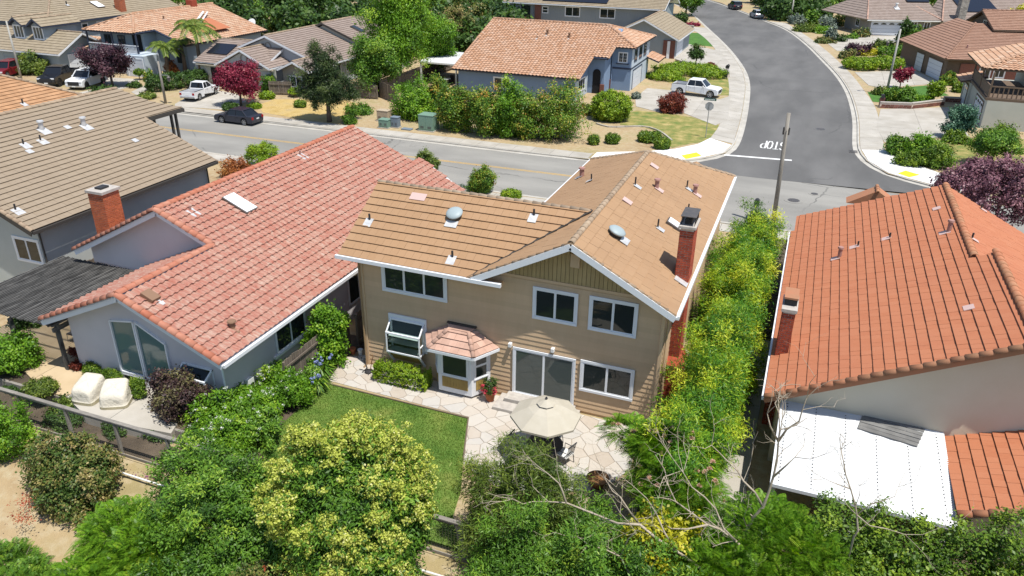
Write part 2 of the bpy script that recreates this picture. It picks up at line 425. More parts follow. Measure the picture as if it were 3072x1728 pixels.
def _lawn(name, c1, c2, c3):
    s = N(name); p = s.pos(); a = s.noise(.9, 4, p); c = s.noise(38, 3, p)
    k = s.ramp(a, [(.32, c1), (.52, c2), (.72, c3)]); h = s.n('HueSaturation'); s.l(k, h.inputs['Color']); s.l(s.math('MULTIPLY_ADD', c, .9, .55), h.inputs['Value'])
    s.l(h.outputs[0], s.b.inputs['Base Color']); s.b.inputs['Roughness'].default_value = .9; s.bump(c, .9, .04)
_lawn('lawn_green', (.07, .15, .016), (.12, .20, .028), (.19, .235, .045))
_lawn('lawn_turf', (.040, .12, .012), (.055, .15, .015), (.07, .17, .02))
_lawn('lawn_dry', (.10, .16, .025), (.24, .22, .06), (.42, .33, .13))
_lawn('straw_grass', (.38, .26, .08), (.47, .34, .13), (.40, .30, .14))
_lawn('soil_bed', (.06, .045, .03), (.10, .075, .05), (.15, .115, .08))
# ================================================================ land
def sheet(name, poly, z, m, label=None):
    o = MB().poly([(p[0], p[1], z) for p in (poly if area(poly) > 0 else poly[::-1])]).build(name, m); return struct(o)
KL = [(-60, 240), (-38, 205), (-28.1, 180.9), (-20.1, 152.7), (-15.6, 137), (-12.4, 125), (-8.9, 109.7), (-7.35, 99.2), (-6.4, 87.5), (-5.8, 78), (-5.5, 70.1), (-5.9, 66.6), (-7.3, 64.3), (-9.2, 62.5), (-12, 60.9), (-16.2, 60.05)]
KR = [(-44, 240), (-24, 203), (-10.3, 168.8), (-5.9, 158.2), (-1.75, 139.4), (.9, 124), (2.93, 112), (4.0, 103), (4.57, 95.2), (4.92, 85), (4.75, 76), (4.75, 72.5), (5.3, 69), (6.8, 65.75), (9.87, 63.7), (14, 61.8), (20, 61)]
grid = 60
gv = []; gf = []
xs = np.linspace(-150, 120, 56); ys = np.linspace(-40, 15.9, 16)
for y in ys:
    for x in xs:
        d = max(0, 15.6-y); gv.append((x, y, -.02-.26*d-.004*d*d+.12*math.sin(x*.9+y*.7)*min(1, d)+.1*math.sin(x*2.1-y*1.3)*min(1, d)))
for j in range(len(ys)-1):
    for i in range(len(xs)-1):
        a = j*len(xs)+i; gf.append((a, a+1, a+1+len(xs), a+len(xs)))
struct(MB().add(gv, gf).build('bank', 'dry_ground', smooth=True))
struct(MB().poly([(-900, 15.95, -.2), (900, 15.95, -.2), (900, 2600, -.2), (-900, 2600, -.2)]).build('ground', 'dry_ground'))
sheet('yard_ground', [(-200, 15.9), (120, 15.9), (120, 49.25), (-200, 49.25)], 0, 'dry_ground')
sheet('west_lots', [(-400, 60.15)]+[(x-.05, y+.1) for x, y in KL[::-1]]+[(-400, 240)], 0, 'dry_ground')
sheet('east_lots', [(400, 61.1)]+[(x+.05, y+.1) for x, y in KR[::-1]]+[(400, 240)], 0, 'dry_ground')
sheet('main_street', [(-200, 49.2), (120, 49.2), (120, 61.2), (20, 61.05), (-16, 60.9), (-200, 60.2)], -.10, 'asphalt_old')
sheet('side_street', [(x, y) for x, y in KL]+[(-9.5, 60.7), (-1.97, 60.83), (8.64, 61.47), (14, 61.6)]+[(x, y) for x, y in KR[::-1][1:]], -.094, 'asphalt_new')
def offset(pl, d):
    out = []
    for i in range(len(pl)):
        a, b = V(*pl[max(i-1, 0)]), V(*pl[min(i+1, len(pl)-1)]); t = unit(b-a); out.append(V(*pl[i])+d*V(-t[1], t[0]))
    return out
def smoothline(pl, step):
    pts = [V(*p) for p in pl]
    for _ in range(2):
        q = [pts[0]]
        for i in range(len(pts)-1): q += [pts[i]*.75+pts[i+1]*.25, pts[i]*.25+pts[i+1]*.75]
        pts = q+[pts[-1]]
    L = [0]
    for i in range(1, len(pts)): L.append(L[-1]+np.linalg.norm(pts[i]-pts[i-1]))
    n = max(2, int(L[-1]/step)); s = np.linspace(0, L[-1], n+1); P = np.array(pts)
    return np.stack([np.interp(s, L, P[:, 0]), np.interp(s, L, P[:, 1])], 1)
def kerb(name, pl, side, step=1.8):
    c = smoothline(pl, step); a = offset(c, 0); g = offset(c, side*.42); b = offset(c, -side*.16); m = MB(); k = MB()
    for i in range(len(c)-1):
        q = [(*a[i], -.12), (*a[i+1], -.12), (*b[i+1], -.12), (*b[i], -.12)]; m.extr(q, (0, 0, .135))
        k.poly([(*a[i], -.088), (*a[i+1], -.088), (*g[i+1], -.090), (*g[i], -.090)][::1 if side < 0 else -1])
    o = struct(m.build(name, 'kerb_concrete')); k.build('gutter', 'kerb_concrete', o); return o
FK = [(-16.2, 60.05), (-40, 60.0), (-60, 59.6), (-90, 59.5), (-200, 59.5)]
kerb('kerb', KL+FK[1:], 1); kerb('kerb', KR, -1); kerb('kerb', [(120, 61), (20, 61)], 1, 4)
kerb('kerb', [(-200, 49.2), (-60, 49.1), (-22, 49.3), (120, 50.5)], 1, 4)
def walk(name, inner, outer, step, m='concrete', z=.02):
    """pavement laid in separate slabs between two lines"""
    a = smoothline(inner, step); n = len(a)-1
    o_ = smoothline(outer, .3); L = np.concatenate([[0], np.cumsum(np.linalg.norm(np.diff(o_, axis=0), axis=1))]); s = np.linspace(0, L[-1], n+1)
    b = np.stack([np.interp(s, L, o_[:, 0]), np.interp(s, L, o_[:, 1])], 1)
    base = MB()
    for i in range(n): base.poly([(*a[i], .006), (*a[i+1], .006), (*b[i+1], .006), (*b[i], .006)])
    o = struct(base.build(name, 'joint_dark'))
    for i in range(n):
        c = (a[i]+a[i+1]+b[i]+b[i+1])/4; q = [c+(p-c)*(1-.012/max(.2, np.linalg.norm(p-c))*1.4) for p in (a[i], a[i+1], b[i+1], b[i])]
        q = q if area(q) > 0 else q[::-1]
        MB().extr([(*p, .0) for p in q], (0, 0, z+random.uniform(-.003, .003))).build('paving_slab', m, o)
    return o
SL = [(-24.5, 153), (-20.3, 144.9), (-15.5, 129.1), (-12.4, 115), (-10.1, 102.9), (-8.6, 91.6), (-8.1, 83), (-7.7, 76.2), (-7.9, 71.2)]
walk('pavement', [(x-.2, y) for x, y in KL[3:11]], SL, 1.6)
SR = [(-6.8, 167.8), (-.26, 141.3), (4.4, 114.8), (6.2, 99), (7, 90.9), (6.96, 76.3), (7.0, 73.3)]
walk('pavement', [(x+.2, y) for x, y in KR[2:12]], SR, 1.6)
walk('pavement', [(-16.4, 60.25), (-40, 60.2), (-110, 59.8)], [(-16.4, 61.9), (-40, 61.8), (-110, 61.4)], 1.7)
walk('pavement', [(-80, 48.9), (-20, 49.0), (20, 49.4)], [(-80, 47.5), (-20, 47.6), (20, 48)], 2.0)
# new kerb ramps
def ramp(poly, pad):
    o = struct(MB().extr([(*p, .0) for p in poly], (0, 0, .03)).build('kerb_ramp', 'concrete_white'))
    p = MB().extr([(*q, .03) for q in pad], (0, 0, .012)); p.build('tactile_pad', 'tactile_yellow', o, bevel=.004)
    return o
ramp([(-16.2, 60.25), (-12.2, 61.1), (-9.4, 62.7), (-7.6, 64.5), (-6.15, 66.8), (-5.8, 69.5), (-7.9, 71.2), (-8.6, 68.6), (-10.2, 66.2), (-12.5, 64.3), (-16.2, 62.4)], [at(1714, 392)[:2], at(1725, 401)[:2], at(1765, 393)[:2], at(1752, 384)[:2]])
ramp([(5.05, 72.6), (5.5, 69.2), (6.95, 66.0), (10, 64.0), (13.5, 62.5), (14.5, 65.3), (11.0, 67.3), (7.8, 71.1), (7.0, 73.2)], [at(2258, 437)[:2], at(2287, 447)[:2], at(2314, 441)[:2], at(2278, 430)[:2]])
# painted markings
def marking(name, pts, m, z=-.088):
    return struct(MB().poly([(*p, z) for p in (pts if area(pts) > 0 else pts[::-1])]).build(name, m))
for d in (-.11, .11):
    marking('yellow_line', [(-150, 54.6+d-.045), (-54.6, 54.7+d-.045), (-12, 55.5+d-.045), (-12, 55.5+d+.045), (-54.6, 54.7+d+.045), (-150, 54.6+d+.045)], 'paint_yellow', -.094)
marking('stop_line', [(-6.0, 66.2), (-.5, 66.8), (-.5, 67.2), (-6.0, 66.6)], 'paint_white')
def strokes(o, name, segs, ox, oy, sx, sy, w=.16):
    b = MB()
    for p in segs:
        for i in range(len(p)-1):
            a, c = V(ox+p[i][0]*sx, oy+p[i][1]*sy, 0), V(ox+p[i+1][0]*sx, oy+p[i+1][1]*sy, 0); e = unit(c-a); n = V(-e[1], e[0], 0)
            a = a-e*w*.45; c = c+e*w*.45
            b.poly([a-n*w/2, c-n*w/2, c+n*w/2, a+n*w/2][::1])
    return b
LET = {'S': [[(1, .85), (.75, 1), (.25, 1), (0, .8), (.1, .6), (.9, .42), (1, .2), (.75, 0), (.25, 0), (0, .15)]], 'T': [[(0, 1), (1, 1)], [(.5, 1), (.5, 0)]],
       'O': [[(.3, 0), (0, .25), (0, .75), (.3, 1), (.7, 1), (1, .75), (1, .25), (.7, 0), (.3, 0)]], 'P': [[(0, 0), (0, 1), (.75, 1), (1, .8), (1, .62), (.75, .45), (0, .45)]]}
word = None; mb = MB()
for i, ch in enumerate('STOP'):   # read by drivers coming down the side street
    q = strokes(None, ch, LET[ch], -1.3-i*.55, 72.7, -.40, -2.6, .13); k = len(mb.v)
    zz = 0
    for f in q.f:
        zz += 1; mb.add([(q.v[j][0], q.v[j][1], -.0885+.0004*zz) for j in f], [tuple(range(len(f)))])
struct(mb.build('stop_lettering', 'paint_white'))
for x, y, r, lb in ((.18, 56.27, .42, 'large iron manhole cover set in concrete collar on the main street'), (1.54, 58.42, .26, 'small iron valve cover beside the larger manhole'), (1.51, 79.5, .42, 'iron manhole cover on the dark side street')):
    t = thing('manhole_cover', lb, 'manhole', (x, y, -.09), 0, 'manhole covers')
    MB().lathe((x, y, 0), [(r*1.6, -.098), (r*1.6, -.086), (r, -.085)], 28).build('collar', 'asphalt_old' if y < 60 else 'asphalt_new', t)
    b = MB().lathe((x, y, 0), [(r, -.09), (r, -.078), (0.01, -.078)], 28); b.build('lid', 'iron', t)
    g = MB()
    for i in range(-2, 3): g.box(x+i*r*.33-.02, y-r*.7, -.08, x+i*r*.33+.02, y+r*.7, -.068)
    g.build('rib', 'iron', t)
t = thing('storm_drain', 'dark storm drain grate in the gutter by the right corner ramp', 'drain', (4.6, 74, -.09))
_c = at(2167, 378)
for i in range(7): MB().box(4.05+i*.1, 71.6, -.088, 4.11+i*.1, 72.5, -.06).build('bar', 'iron', t)
# ================================================================ driveways and pads
def paving(name, poly, size, z=.03, m='concrete', ang=0., gap=.02, jm='joint_dark', label=None):
    poly = [(p[0], p[1]) for p in poly]; poly = poly if area(poly) > 0 else poly[::-1]
    o = struct(MB().poly([(*p, .009) for p in poly]).build(name, jm))
    c, s = math.cos(ang), math.sin(ang); R = [(x*c+y*s, -x*s+y*c) for x, y in poly]
    x0 = min(p[0] for p in R); x1 = max(p[0] for p in R); y0 = min(p[1] for p in R); y1 = max(p[1] for p in R)
    nx = max(1, round((x1-x0)/size)); ny = max(1, round((y1-y0)/size))
    for i in range(nx):
        for j in range(ny):
            q = clip(R, (x0+(x1-x0)*i/nx+gap/2, y0+(y1-y0)*j/ny+gap/2, x0+(x1-x0)*(i+1)/nx-gap/2, y0+(y1-y0)*(j+1)/ny-gap/2))
            if len(q) > 2 and abs(area(q)) > .02:
                MB().extr([(x*c-y*s, x*s+y*c, .0) for x, y in q], (0, 0, z+random.uniform(-.004, .004))).build('paving_slab', m, o)
    return o
A = lambda *ps: [tuple(at(u, v)[:2]) for u, v in ps]
paving('driveway', A((1598, 246), (1628, 222), (1690, 228), (1812, 250), (1838, 241), (1832, 300), (1800, 316), (1720, 285), (1655, 282), (1600, 268)), 3.2)
paving('driveway', A((2215, 275), (2385, 270), (2440, 345), (2385, 330), (2380, 345), (2225, 358), (2205, 320)), 3.4)
paving('driveway', A((2150, 182), (2262, 178), (2300, 176), (2372, 212), (2335, 212), (2215, 222), (2185, 215)), 3.2)
paving('driveway', A((2075, 105), (2180, 90), (2310, 90), (2300, 100), (2140, 128), (2105, 128)), 3.5)
paving('driveway', A((1693, 110), (1720, 108), (1760, 118), (1812, 128), (1835, 160), (1840, 195), (1800, 180), (1780, 170), (1700, 152), (1690, 140)), 3.2)
paving('driveway', A((230, 226), (270, 195), (352, 200), (345, 215), (292, 228), (255, 243), (170, 240)), 3.2)
paving('driveway', A((440, 262), (500, 230), (560, 230), (598, 238), (620, 256), (560, 276), (440, 268)), 3.2)
paving('front_path', A((330, 232), (375, 210), (376, 222), (345, 240)), 1.2)
sheet('straw_lawn', A((650, 264), (690, 250), (770, 250), (870, 252), (905, 262), (855, 312), (800, 305), (740, 297), (660, 283)), .012, 'straw_grass')
sheet('corner_lawn', A((1560, 290), (1600, 278), (1660, 283), (1740, 295), (1808, 314), (1806, 330), (1775, 356), (1735, 362), (1690, 372), (1660, 330), (1600, 318), (1560, 314)), .012, 'lawn_dry')
sheet('hill_lawn', A((1640, 190), (1660, 160), (1770, 165), (1840, 200), (1838, 240), (1805, 240), (1700, 215)), .010, 'lawn_dry')
sheet('turf_lawn', A((1694, 82), (1760, 83), (1797, 118), (1692, 108)), .012, 'lawn_turf')
sheet('turf_lawn', A((2182, 232), (2250, 222), (2330, 215), (2388, 240), (2340, 245), (2215, 258), (2195, 256)), .012, 'lawn_turf')
sheet('front_lawn', A((2250, 390), (2290, 360), (2400, 350), (2576, 350), (2576, 440), (2420, 420)), .010, 'lawn_dry')
sheet('front_lawn', A((1945, 588), (1985, 580), (1978, 680), (1940, 700)), .010, 'lawn_dry')
paving('front_path', A((1700, 120), (1720, 118), (1800, 128), (1800, 132), (1720, 124)), 1.5)
# ================================================================ building materials
M('white_trim', (.72, .74, .77), rough=.45); M('white_paint', (.70, .70, .68), rough=.5, fine=.02)
M('garage_white', (.62, .65, .68), rough=.5, fine=.02); M('flashing', (.62, .62, .61), (.5, .5, .5), ns=6, rough=.45, metal=.3)
M('vent_black', (.03, .03, .032), rough=.6); M('vent_pink', (.34, .19, .16), rough=.7); M('dome_metal', (.30, .36, .375), rough=.5, spec=.4)
glassmat(c=(.022, .028, .028, 1)); glassmat('curtain_glass', (.07, .085, .08, 1)); glassmat('blind_glass', (.10, .17, .165, 1), .06)
M('brick_red', (.36, .075, .035), (.27, .05, .028), ns=8, rough=.85, rnd=.22, bump=.4, bs=50); M('mortar', (.62, .52, .44), rough=.95)
M('brick_orange', (.45, .13, .05), (.38, .10, .045), ns=8, rough=.85, rnd=.2, bump=.4, bs=50)
M('brick_brown', (.22, .09, .065), (.16, .07, .055), ns=8, rough=.85, rnd=.3)
M('fence_wood', (.20, .165, .13), (.13, .105, .085), ns=3, rough=.9, rnd=.25, stretch=(6, 6, 1))
M('fence_grey', (.27, .25, .22), (.19, .175, .155), ns=4, rough=.9, rnd=.1, stretch=(1, 5, 5))
M('cap_stone', (.45, .42, .38), (.36, .33, .30), ns=5, rough=.9, bump=.3); M('skylight_acrylic', (.86, .87, .88), rough=.25); M('bronze_frame', (.10, .085, .075), rough=.5)
def tilemat(name, stops, streak=(0, 0, 0), sc=14, dirt=.35, along=(6, .6, 1), rough=.85, rw=.5, nw=.6):
    s = N(name); r = s.rnd(); p = s.pos(along); n1 = s.noise(sc, 4, p); n2 = s.noise(.35, 4)
    c = s.ramp(s.math('ADD', s.math('MULTIPLY_ADD', r, rw, .5-rw/2), s.math('MULTIPLY_ADD', n1, nw, -nw/2)), stops)
    c = s.mix(s.math('MULTIPLY', s.contrast(n2, .42, .72), dirt), c, tuple(streak)+(1,))
    s.l(c, s.b.inputs['Base Color']); s.b.inputs['Roughness'].default_value = rough; s.b.inputs['Specular IOR Level'].default_value = .25
    s.bump(s.noise(sc*4, 3, p), .25, .01); return s.m
tilemat('tile_tan', [(.1, (.29, .17, .088)), (.45, (.335, .205, .112)), (.7, (.355, .222, .127)), (.95, (.40, .26, .155))], (.28, .17, .095), 9, .5, (9, 1.2, 9), rw=.2)
tilemat('tile_tan_side', [(.1, (.29, .172, .092)), (.45, (.335, .21, .118)), (.7, (.36, .228, .13)), (.95, (.40, .265, .165))], (.28, .175, .10), 9, .5, (1.2, 9, 9), rw=.2)
tilemat('tile_pink', [(.14, (.27, .08, .05)), (.36, (.335, .135, .098)), (.52, (.37, .195, .148)), (.66, (.41, .285, .225)), (.86, (.49, .40, .33))], (.33, .13, .095), 3.6, .3, (1.2, 5.0, 1.2), rw=.13, nw=.9)
tilemat('tile_orange', [(.15, (.32, .105, .05)), (.42, (.40, .15, .075)), (.7, (.42, .17, .09)), (.95, (.45, .205, .12))], (.37, .135, .075), 5, .35, (1, 6, 1), rw=.22)
tilemat('tile_grey', [(.15, (.235, .185, .13)), (.45, (.265, .21, .15)), (.8, (.285, .23, .17)), (.95, (.30, .25, .20))], (.24, .19, .14), 6, .4, (1, 5, 1), rw=.22)
tilemat('cap_red', [(.15, (.34, .10, .055)), (.5, (.39, .145, .09)), (.9, (.44, .22, .155))], (.5, .3, .22), 6, .4, (1, 1, 1), rw=.3)
M('cap_orange', (.42, .17, .09), (.34, .18, .10), ns=1.2, rough=.85, rnd=.1)
M('cap_tan', (.27, .20, .14), (.35, .27, .19), ns=1.2, rough=.9, rnd=.12, bump=.2); M('tile_terracotta_pale', (.40, .25, .19), (.48, .31, .24), ns=2, rough=.85, rnd=.14)
M('siding_tan', (.58, .415, .26), (.54, .38, .235), ns=.9, rough=.7, rnd=.06, fine=.05, bs=6, stretch=(1.6, 1.6, .35)); M('corner_tan', (.58, .415, .26), rough=.7)
M('batten_tan', (.42, .31, .15), (.38, .275, .13), ns=2, rough=.75, rnd=.06)
M('stucco_lavender', (.52, .495, .51), (.57, .545, .56), ns=.5, rough=.9, bump=.3, bs=70, fine=.04)
M('stucco_grey', (.40, .425, .41), (.45, .47, .455), ns=.5, rough=.9, bump=.2, bs=60); M('stucco_cream', (.56, .50, .38), (.62, .57, .46), ns=.35, rough=.9, bump=.25, bs=60, fine=.05)
M('dark_trim', (.055, .05, .045), rough=.6); M('gutter_brown', (.30, .20, .11), rough=.6)
X1, Y1, Z1 = V(1, 0, 0), V(0, 1, 0), V(0, 0, 1)
# ================================================================ the tan two-storey house
h = thing('tan_house', 'tan two-storey house with lap siding and brown tile roof in the centre', 'house', (-10, 33, 0))
YW = 24.97; XL, XR = -16.34, -3.55; ZE = 5.45; ZR = 7.6; SLP = .54; SLF = .588; RX = -7.07; RYL = 27.95
w = MB()
w.box(XL+.03, YW+.03, 0, XR-.03, 31.0, 5.42); w.box(-10.8, 31.0, 0, XR-.03, 41.5, 5.4)
w.extr([(RX-3.9, YW+.03, 5.3), (RX+3.5, YW+.03, 5.3), (RX+.0, YW+.03, 7.35)], (0, 3, 0))
w.extr([(XL+.03, YW+.3, 5.4), (XL+.03, 31, 5.4), (XL+.03, RYL, 7.2)], (2, 0, 0))
wall = w.build('wall', 'siding_tan', h)
ex = .215
bprof = lambda y0, z: [(0, y0, z-.012), (0, y0-.036, z), (0, y0-.010, z+ex+.01), (0, y0, z+ex+.01)]
for k in range(25):
    z = .12+k*ex; b = MB(); b.extr([(XL+.10, y, zz) for _, y, zz in bprof(YW+.03, z)], (XR-XL-.2, 0, 0)); b.build('siding_board', 'siding_tan', wall)
for k in range(int(5.1/ex)):
    z = .12+k*ex; b = MB(); b.extr([(XR-.03+q, YW+.1, zz) for q, zz in ((0, z-.012), (.034, z), (.010, z+ex+.01), (0, z+ex+.01))], (0, 17.4, 0)); b.build('siding_board', 'siding_tan', wall)
    b = MB(); b.extr([(XL+.03-q, YW+.1, zz) for q, zz in ((0, z-.012), (.034, z), (.010, z+ex+.01), (0, z+ex+.01))], (0, 7.1, 0)); b.build('siding_board', 'siding_tan', wall)
for x in (XL-.02, XR-.10):
    MB().box(x, YW-.05, .02, x+.12, YW+.07, 5.4).build('corner_board', 'corner_tan', h)
gy = YW-.02     # battened gable
for i in range(40):
    x = RX-3.3+i*.165; zt = ZR-.1-abs(x+.075-RX)*SLP-.33
    if zt > 5.72: MB().box(x, gy, 5.68, x+.15, gy+.04, zt).build('batten_board', 'batten_tan', wall)
MB().box(RX-3.55, gy-.03, 5.58, RX+3.2, gy+.035, 5.68).build('belt_board', 'siding_tan', wall)
MB().box(RX-.14, gy-.09, 6.4, RX+.22, gy, 6.93).build('attic_vent', 'corner_tan', wall, bevel=.01)
fy = 24.38; ry0 = 24.33
EL = -11.2; ERx = -3.1
zr = lambda x: ZE+(x-EL)*SLP if x < RX else ZE+(ERx-x)*SLP
zy = lambda y: ZE+(y-fy)*SLF
ZRL = zy(RYL); HB = 42.0; RB = 37.3
VY = fy+(RX-EL)
xv = RX-(ZR-ZRL)/SLP if ZRL < ZR else RX
vx = EL+(RYL-fy)*SLF/SLP
planes_front = [[(-17.0, fy, ZE), (EL, fy, ZE), (vx, RYL, ZRL), (-17.0, RYL, ZRL)]]
rf = roof(h, planes_front, MATS['tile_tan'], 'flat', .34, .40, 300)
rf2 = roof(h, [[(ERx, HB, ZE), (ERx, ry0, ZE), (RX, ry0, zr(RX)), (RX, RB, zr(RX))]], MATS['tile_tan_side'], 'shake', .34, .40, 300)
rf3 = roof(h, [[(EL, ry0, ZE), (EL, HB, ZE), (RX, RB, zr(RX)), (RX, ry0, zr(RX))]], MATS['tile_tan_side'], 'shake', .34, .40, 0)
rf4 = roof(h, [[(-17.0, 2*RYL-fy, ZE), (EL, 2*RYL-fy, ZE), (vx, RYL, ZRL), (-17.0, RYL, ZRL)], [(EL, HB, ZE), (ERx, HB, ZE), (RX, RB, zr(RX))]], MATS['tile_tan'], 'shake', .34, .40, 0)
# small gabled entry roof toward the street
rf5 = roof(h, [[(-3.6, 45, 4.2), (-3.6, 41.8, 4.2), (-5.6, 41.8, 5.15), (-5.6, 45, 5.15)], [(-7.6, 41.8, 4.2), (-7.6, 45, 4.2), (-5.6, 45, 5.15), (-5.6, 41.8, 5.15)]], MATS['tile_tan_side'], 'shake', .34, .40, 0)
MB().extr([(-7.3, 41.4, 0), (-3.9, 41.4, 0), (-3.9, 41.4, 4.1), (-5.6, 41.4, 4.95), (-7.3, 41.4, 4.1)], (0, 3.4, 0)).build('wall', 'siding_tan', h)
caps(rf2, (RX, ry0, zr(RX)-.02), (RX, RB, zr(RX)-.02), MATS['cap_tan'], .115, .38)
caps(rf, (-17.0, RYL, ZRL-.02), (vx-.1, RYL, ZRL-.02), MATS['cap_tan'], .10, .40)
caps(rf2, (RX, RB, zr(RX)-.03), (ERx, HB, ZE-.0), MATS['cap_tan'], .10, .40); caps(rf3, (RX, RB, zr(RX)-.03), (EL, HB, ZE), MATS['cap_tan'], .10, .40)
caps(rf2, (ERx, ry0+.05, ZE-.04), (RX, ry0+.05, zr(RX)-.05), MATS['cap_tan'], .07, .36, 'rake_tile')
caps(rf3, (EL, ry0+.05, ZE-.04), (RX, ry0+.05, zr(RX)-.05), MATS['cap_tan'], .07, .36, 'rake_tile')
caps(rf, (-16.98, fy, ZE-.04), (-16.98, RYL, ZRL-.05), MATS['cap_tan'], .05, .40, 'rake_tile')
b = MB()
for (p, q) in (((ERx+.0, ry0, ZE-.10), (RX, ry0, zr(RX)-.10)), ((EL+.25, ry0, ZE+.03), (RX, ry0, zr(RX)-.10))):
    MB().beam(V(*p)+V(0, -.02, -.06), V(*q)+V(0, -.02, -.06), .04, .24).build('barge_board', 'white_trim', h)
MB().extr([(EL, fy+.05, ZE-.12), (RX, fy+.05, zr(RX)-.16), (ERx, fy+.05, ZE-.12), (RX, fy+.05, zr(RX)-.19)], (0, .56, 0)).build('soffit', 'corner_tan', h)
MB().box(-16.95, fy+.1, ZE-.20, -9.9, YW+.1, ZE-.14).build('soffit', 'corner_tan', h)
MB().beam((-17.08, fy-.06, ZE-.05), (-9.75, fy-.06, ZE-.05), .13, .15).build('gutter', 'white_trim', h)
MB().beam((ERx+.06, ry0, ZE-.09), (ERx+.06, HB, ZE-.09), .13, .14).build('gutter', 'white_trim', h)
MB().beam((EL-.06, 31.6, ZE-.09), (EL-.06, HB, ZE-.09), .13, .14).build('gutter', 'white_trim', h)
MB().tube([(XL+.2, fy-.04, ZE-.16), (XL-.02, YW-.12, ZE-.35), (XL-.02, YW-.10, .1), (XL-.02, YW-.35, .05)], .04).build('downpipe', 'gutter_brown', h)
MB().tube([(XR+.03, YW+.5, ZE-.2), (XR+.08, YW+.4, 4.9), (XR+.08, YW+.4, .1)], .04).build('downpipe', 'corner_tan', h)
MB().beam((EL+.02, fy+.05, ZE+.045), (vx, RYL+.02, ZRL+.04), .16, .02).build('valley_flashing', 'dark_trim', h)
# openings of the back wall
Nf = V(0, -1, 0)
def mw(x0, x1, z0, z1, cols, t=.1, **k): return window(h, ((x0+x1)/2, YW-.03, z0), X1, Nf, x1-x0, z1-z0, cols, t, **k)
o = mw(-15.2, -12.45, 4.02, 5.12, 3, .13)
mw(-8.55, -6.95, 4.05, 5.22, 2, .11); mw(-6.3, -4.65, 4.02, 5.25, 2, .11); mw(-6.5, -4.56, 1.22, 2.42, 2, .11)
mw(-9.35, -6.9, .36, 2.38, 2, .1, name='sliding_door', gm='curtain_glass')
for x, z in ((-9.55, 2.56), (-7.75, 2.72)):
    l_ = MB().obox((x, YW-.09, z), X1, Z1, Nf, .07, .09, .09).build('flood_light', 'white_paint', h, bevel=.02)
# steps up to the sliding door
for i, (d, zt) in enumerate(((1.15, .17), (.62, .34))):
    MB().box(-9.9+i*.3, YW-d, .0, -6.5-i*.2, YW-.04, zt).build('step', 'cap_stone', h, bevel=.02)
# garden window
gx0, gx1, gz0, gz1 = -15.0, -13.45, 1.3, 2.45
g = MB().box(gx0-.12, YW-.07, gz0-.05, gx1+.12, YW-.0, gz1+.42)
g.build('window_backing', 'white_trim', h)
fr = MB(); d = .46; fyy = YW-.07-d
P_ = lambda x, y, z: (x, y, z)
for x in (gx0, gx1):
    fr.beam((x, fyy, gz0), (x, fyy, gz1-.25), .06, .06, (0, 1, 0)); fr.beam((x, fyy, gz1-.25), (x, YW-.07, gz1+.2), .06, .06); fr.beam((x, fyy, gz0), (x, YW-.07, gz0), .06, .06); fr.beam((x, YW-.09, gz0), (x, YW-.09, gz1+.2), .06, .06, (0, 1, 0)); fr.beam((x, fyy, gz0+.42), (x, YW-.07, gz0+.42), .05, .05)
for (y, z) in ((fyy, gz0), (fyy, gz1-.25), (YW-.09, gz1+.2)): fr.beam((gx0-.03, y, z), (gx1+.03, y, z), .065, .075)
fw = fr.build('garden_window', 'white_trim', h, bevel=.008)
gb = MB(); gb.poly([(gx0, fyy, gz0), (gx1, fyy, gz0), (gx1, fyy, gz1-.25), (gx0, fyy, gz1-.25)]); gb.poly([(gx0, fyy, gz1-.25), (gx1, fyy, gz1-.25), (gx1, YW-.09, gz1+.2), (gx0, YW-.09, gz1+.2)])
for x in (gx0, gx1): gb.poly([(x, fyy, gz0), (x, fyy, gz1-.25), (x, YW-.09, gz1+.2), (x, YW-.09, gz0)])
def clearglass():
    s = N('clear_glass'); t = s.n('BsdfTransparent'); t.inputs[0].default_value = (.72, .82, .78, 1); gl = s.n('BsdfGlossy'); gl.inputs['Roughness'].default_value = .02
    f = s.n('Fresnel'); f.inputs[0].default_value = 1.5; mx = s.n('MixShader'); s.l(f.outputs[0], mx.inputs[0]); s.l(t.outputs[0], mx.inputs[1]); s.l(gl.outputs[0], mx.inputs[2]); s.l(mx.outputs[0], s.out.inputs[0]); return s.m
clearglass(); gb.build('pane', 'clear_glass', fw)
M('dark_interior', (.03, .04, .035), rough=.9); M('sill_wood', (.36, .25, .08), (.30, .2, .06), ns=3, rough=.7)
MB().box(gx0+.05, YW-.078, gz0, gx1-.05, YW-.072, gz1+.15).build('dark_opening', 'dark_interior', fw)
for z in (gz0+.04, gz0+.42, gz0+.72): MB().box(gx0+.05, fyy+.06, z, gx1-.05, YW-.1, z+.02).build('shelf', 'white_trim', fw)
b = MB()
for i in range(9):
    x = gx0+.06+i*(gx1-gx0-.12)/9; b = MB().extr([(x+.005, fyy+.03, gz0-.05), (x+(gx1-gx0-.12)/9-.005, fyy+.03, gz0-.05), (x+(gx1-gx0-.12)/9-.005, YW-.06, gz0-.62), (x+.005, YW-.06, gz0-.62)], (0, .03, .0)); b.build('skirt_board', 'sill_wood', fw)
for x in (gx0+.02, gx1-.02): MB().beam((x, fyy+.02, gz0-.04), (x, YW-.05, gz0-.70), .07, .07).build('bracket', 'white_trim', fw)
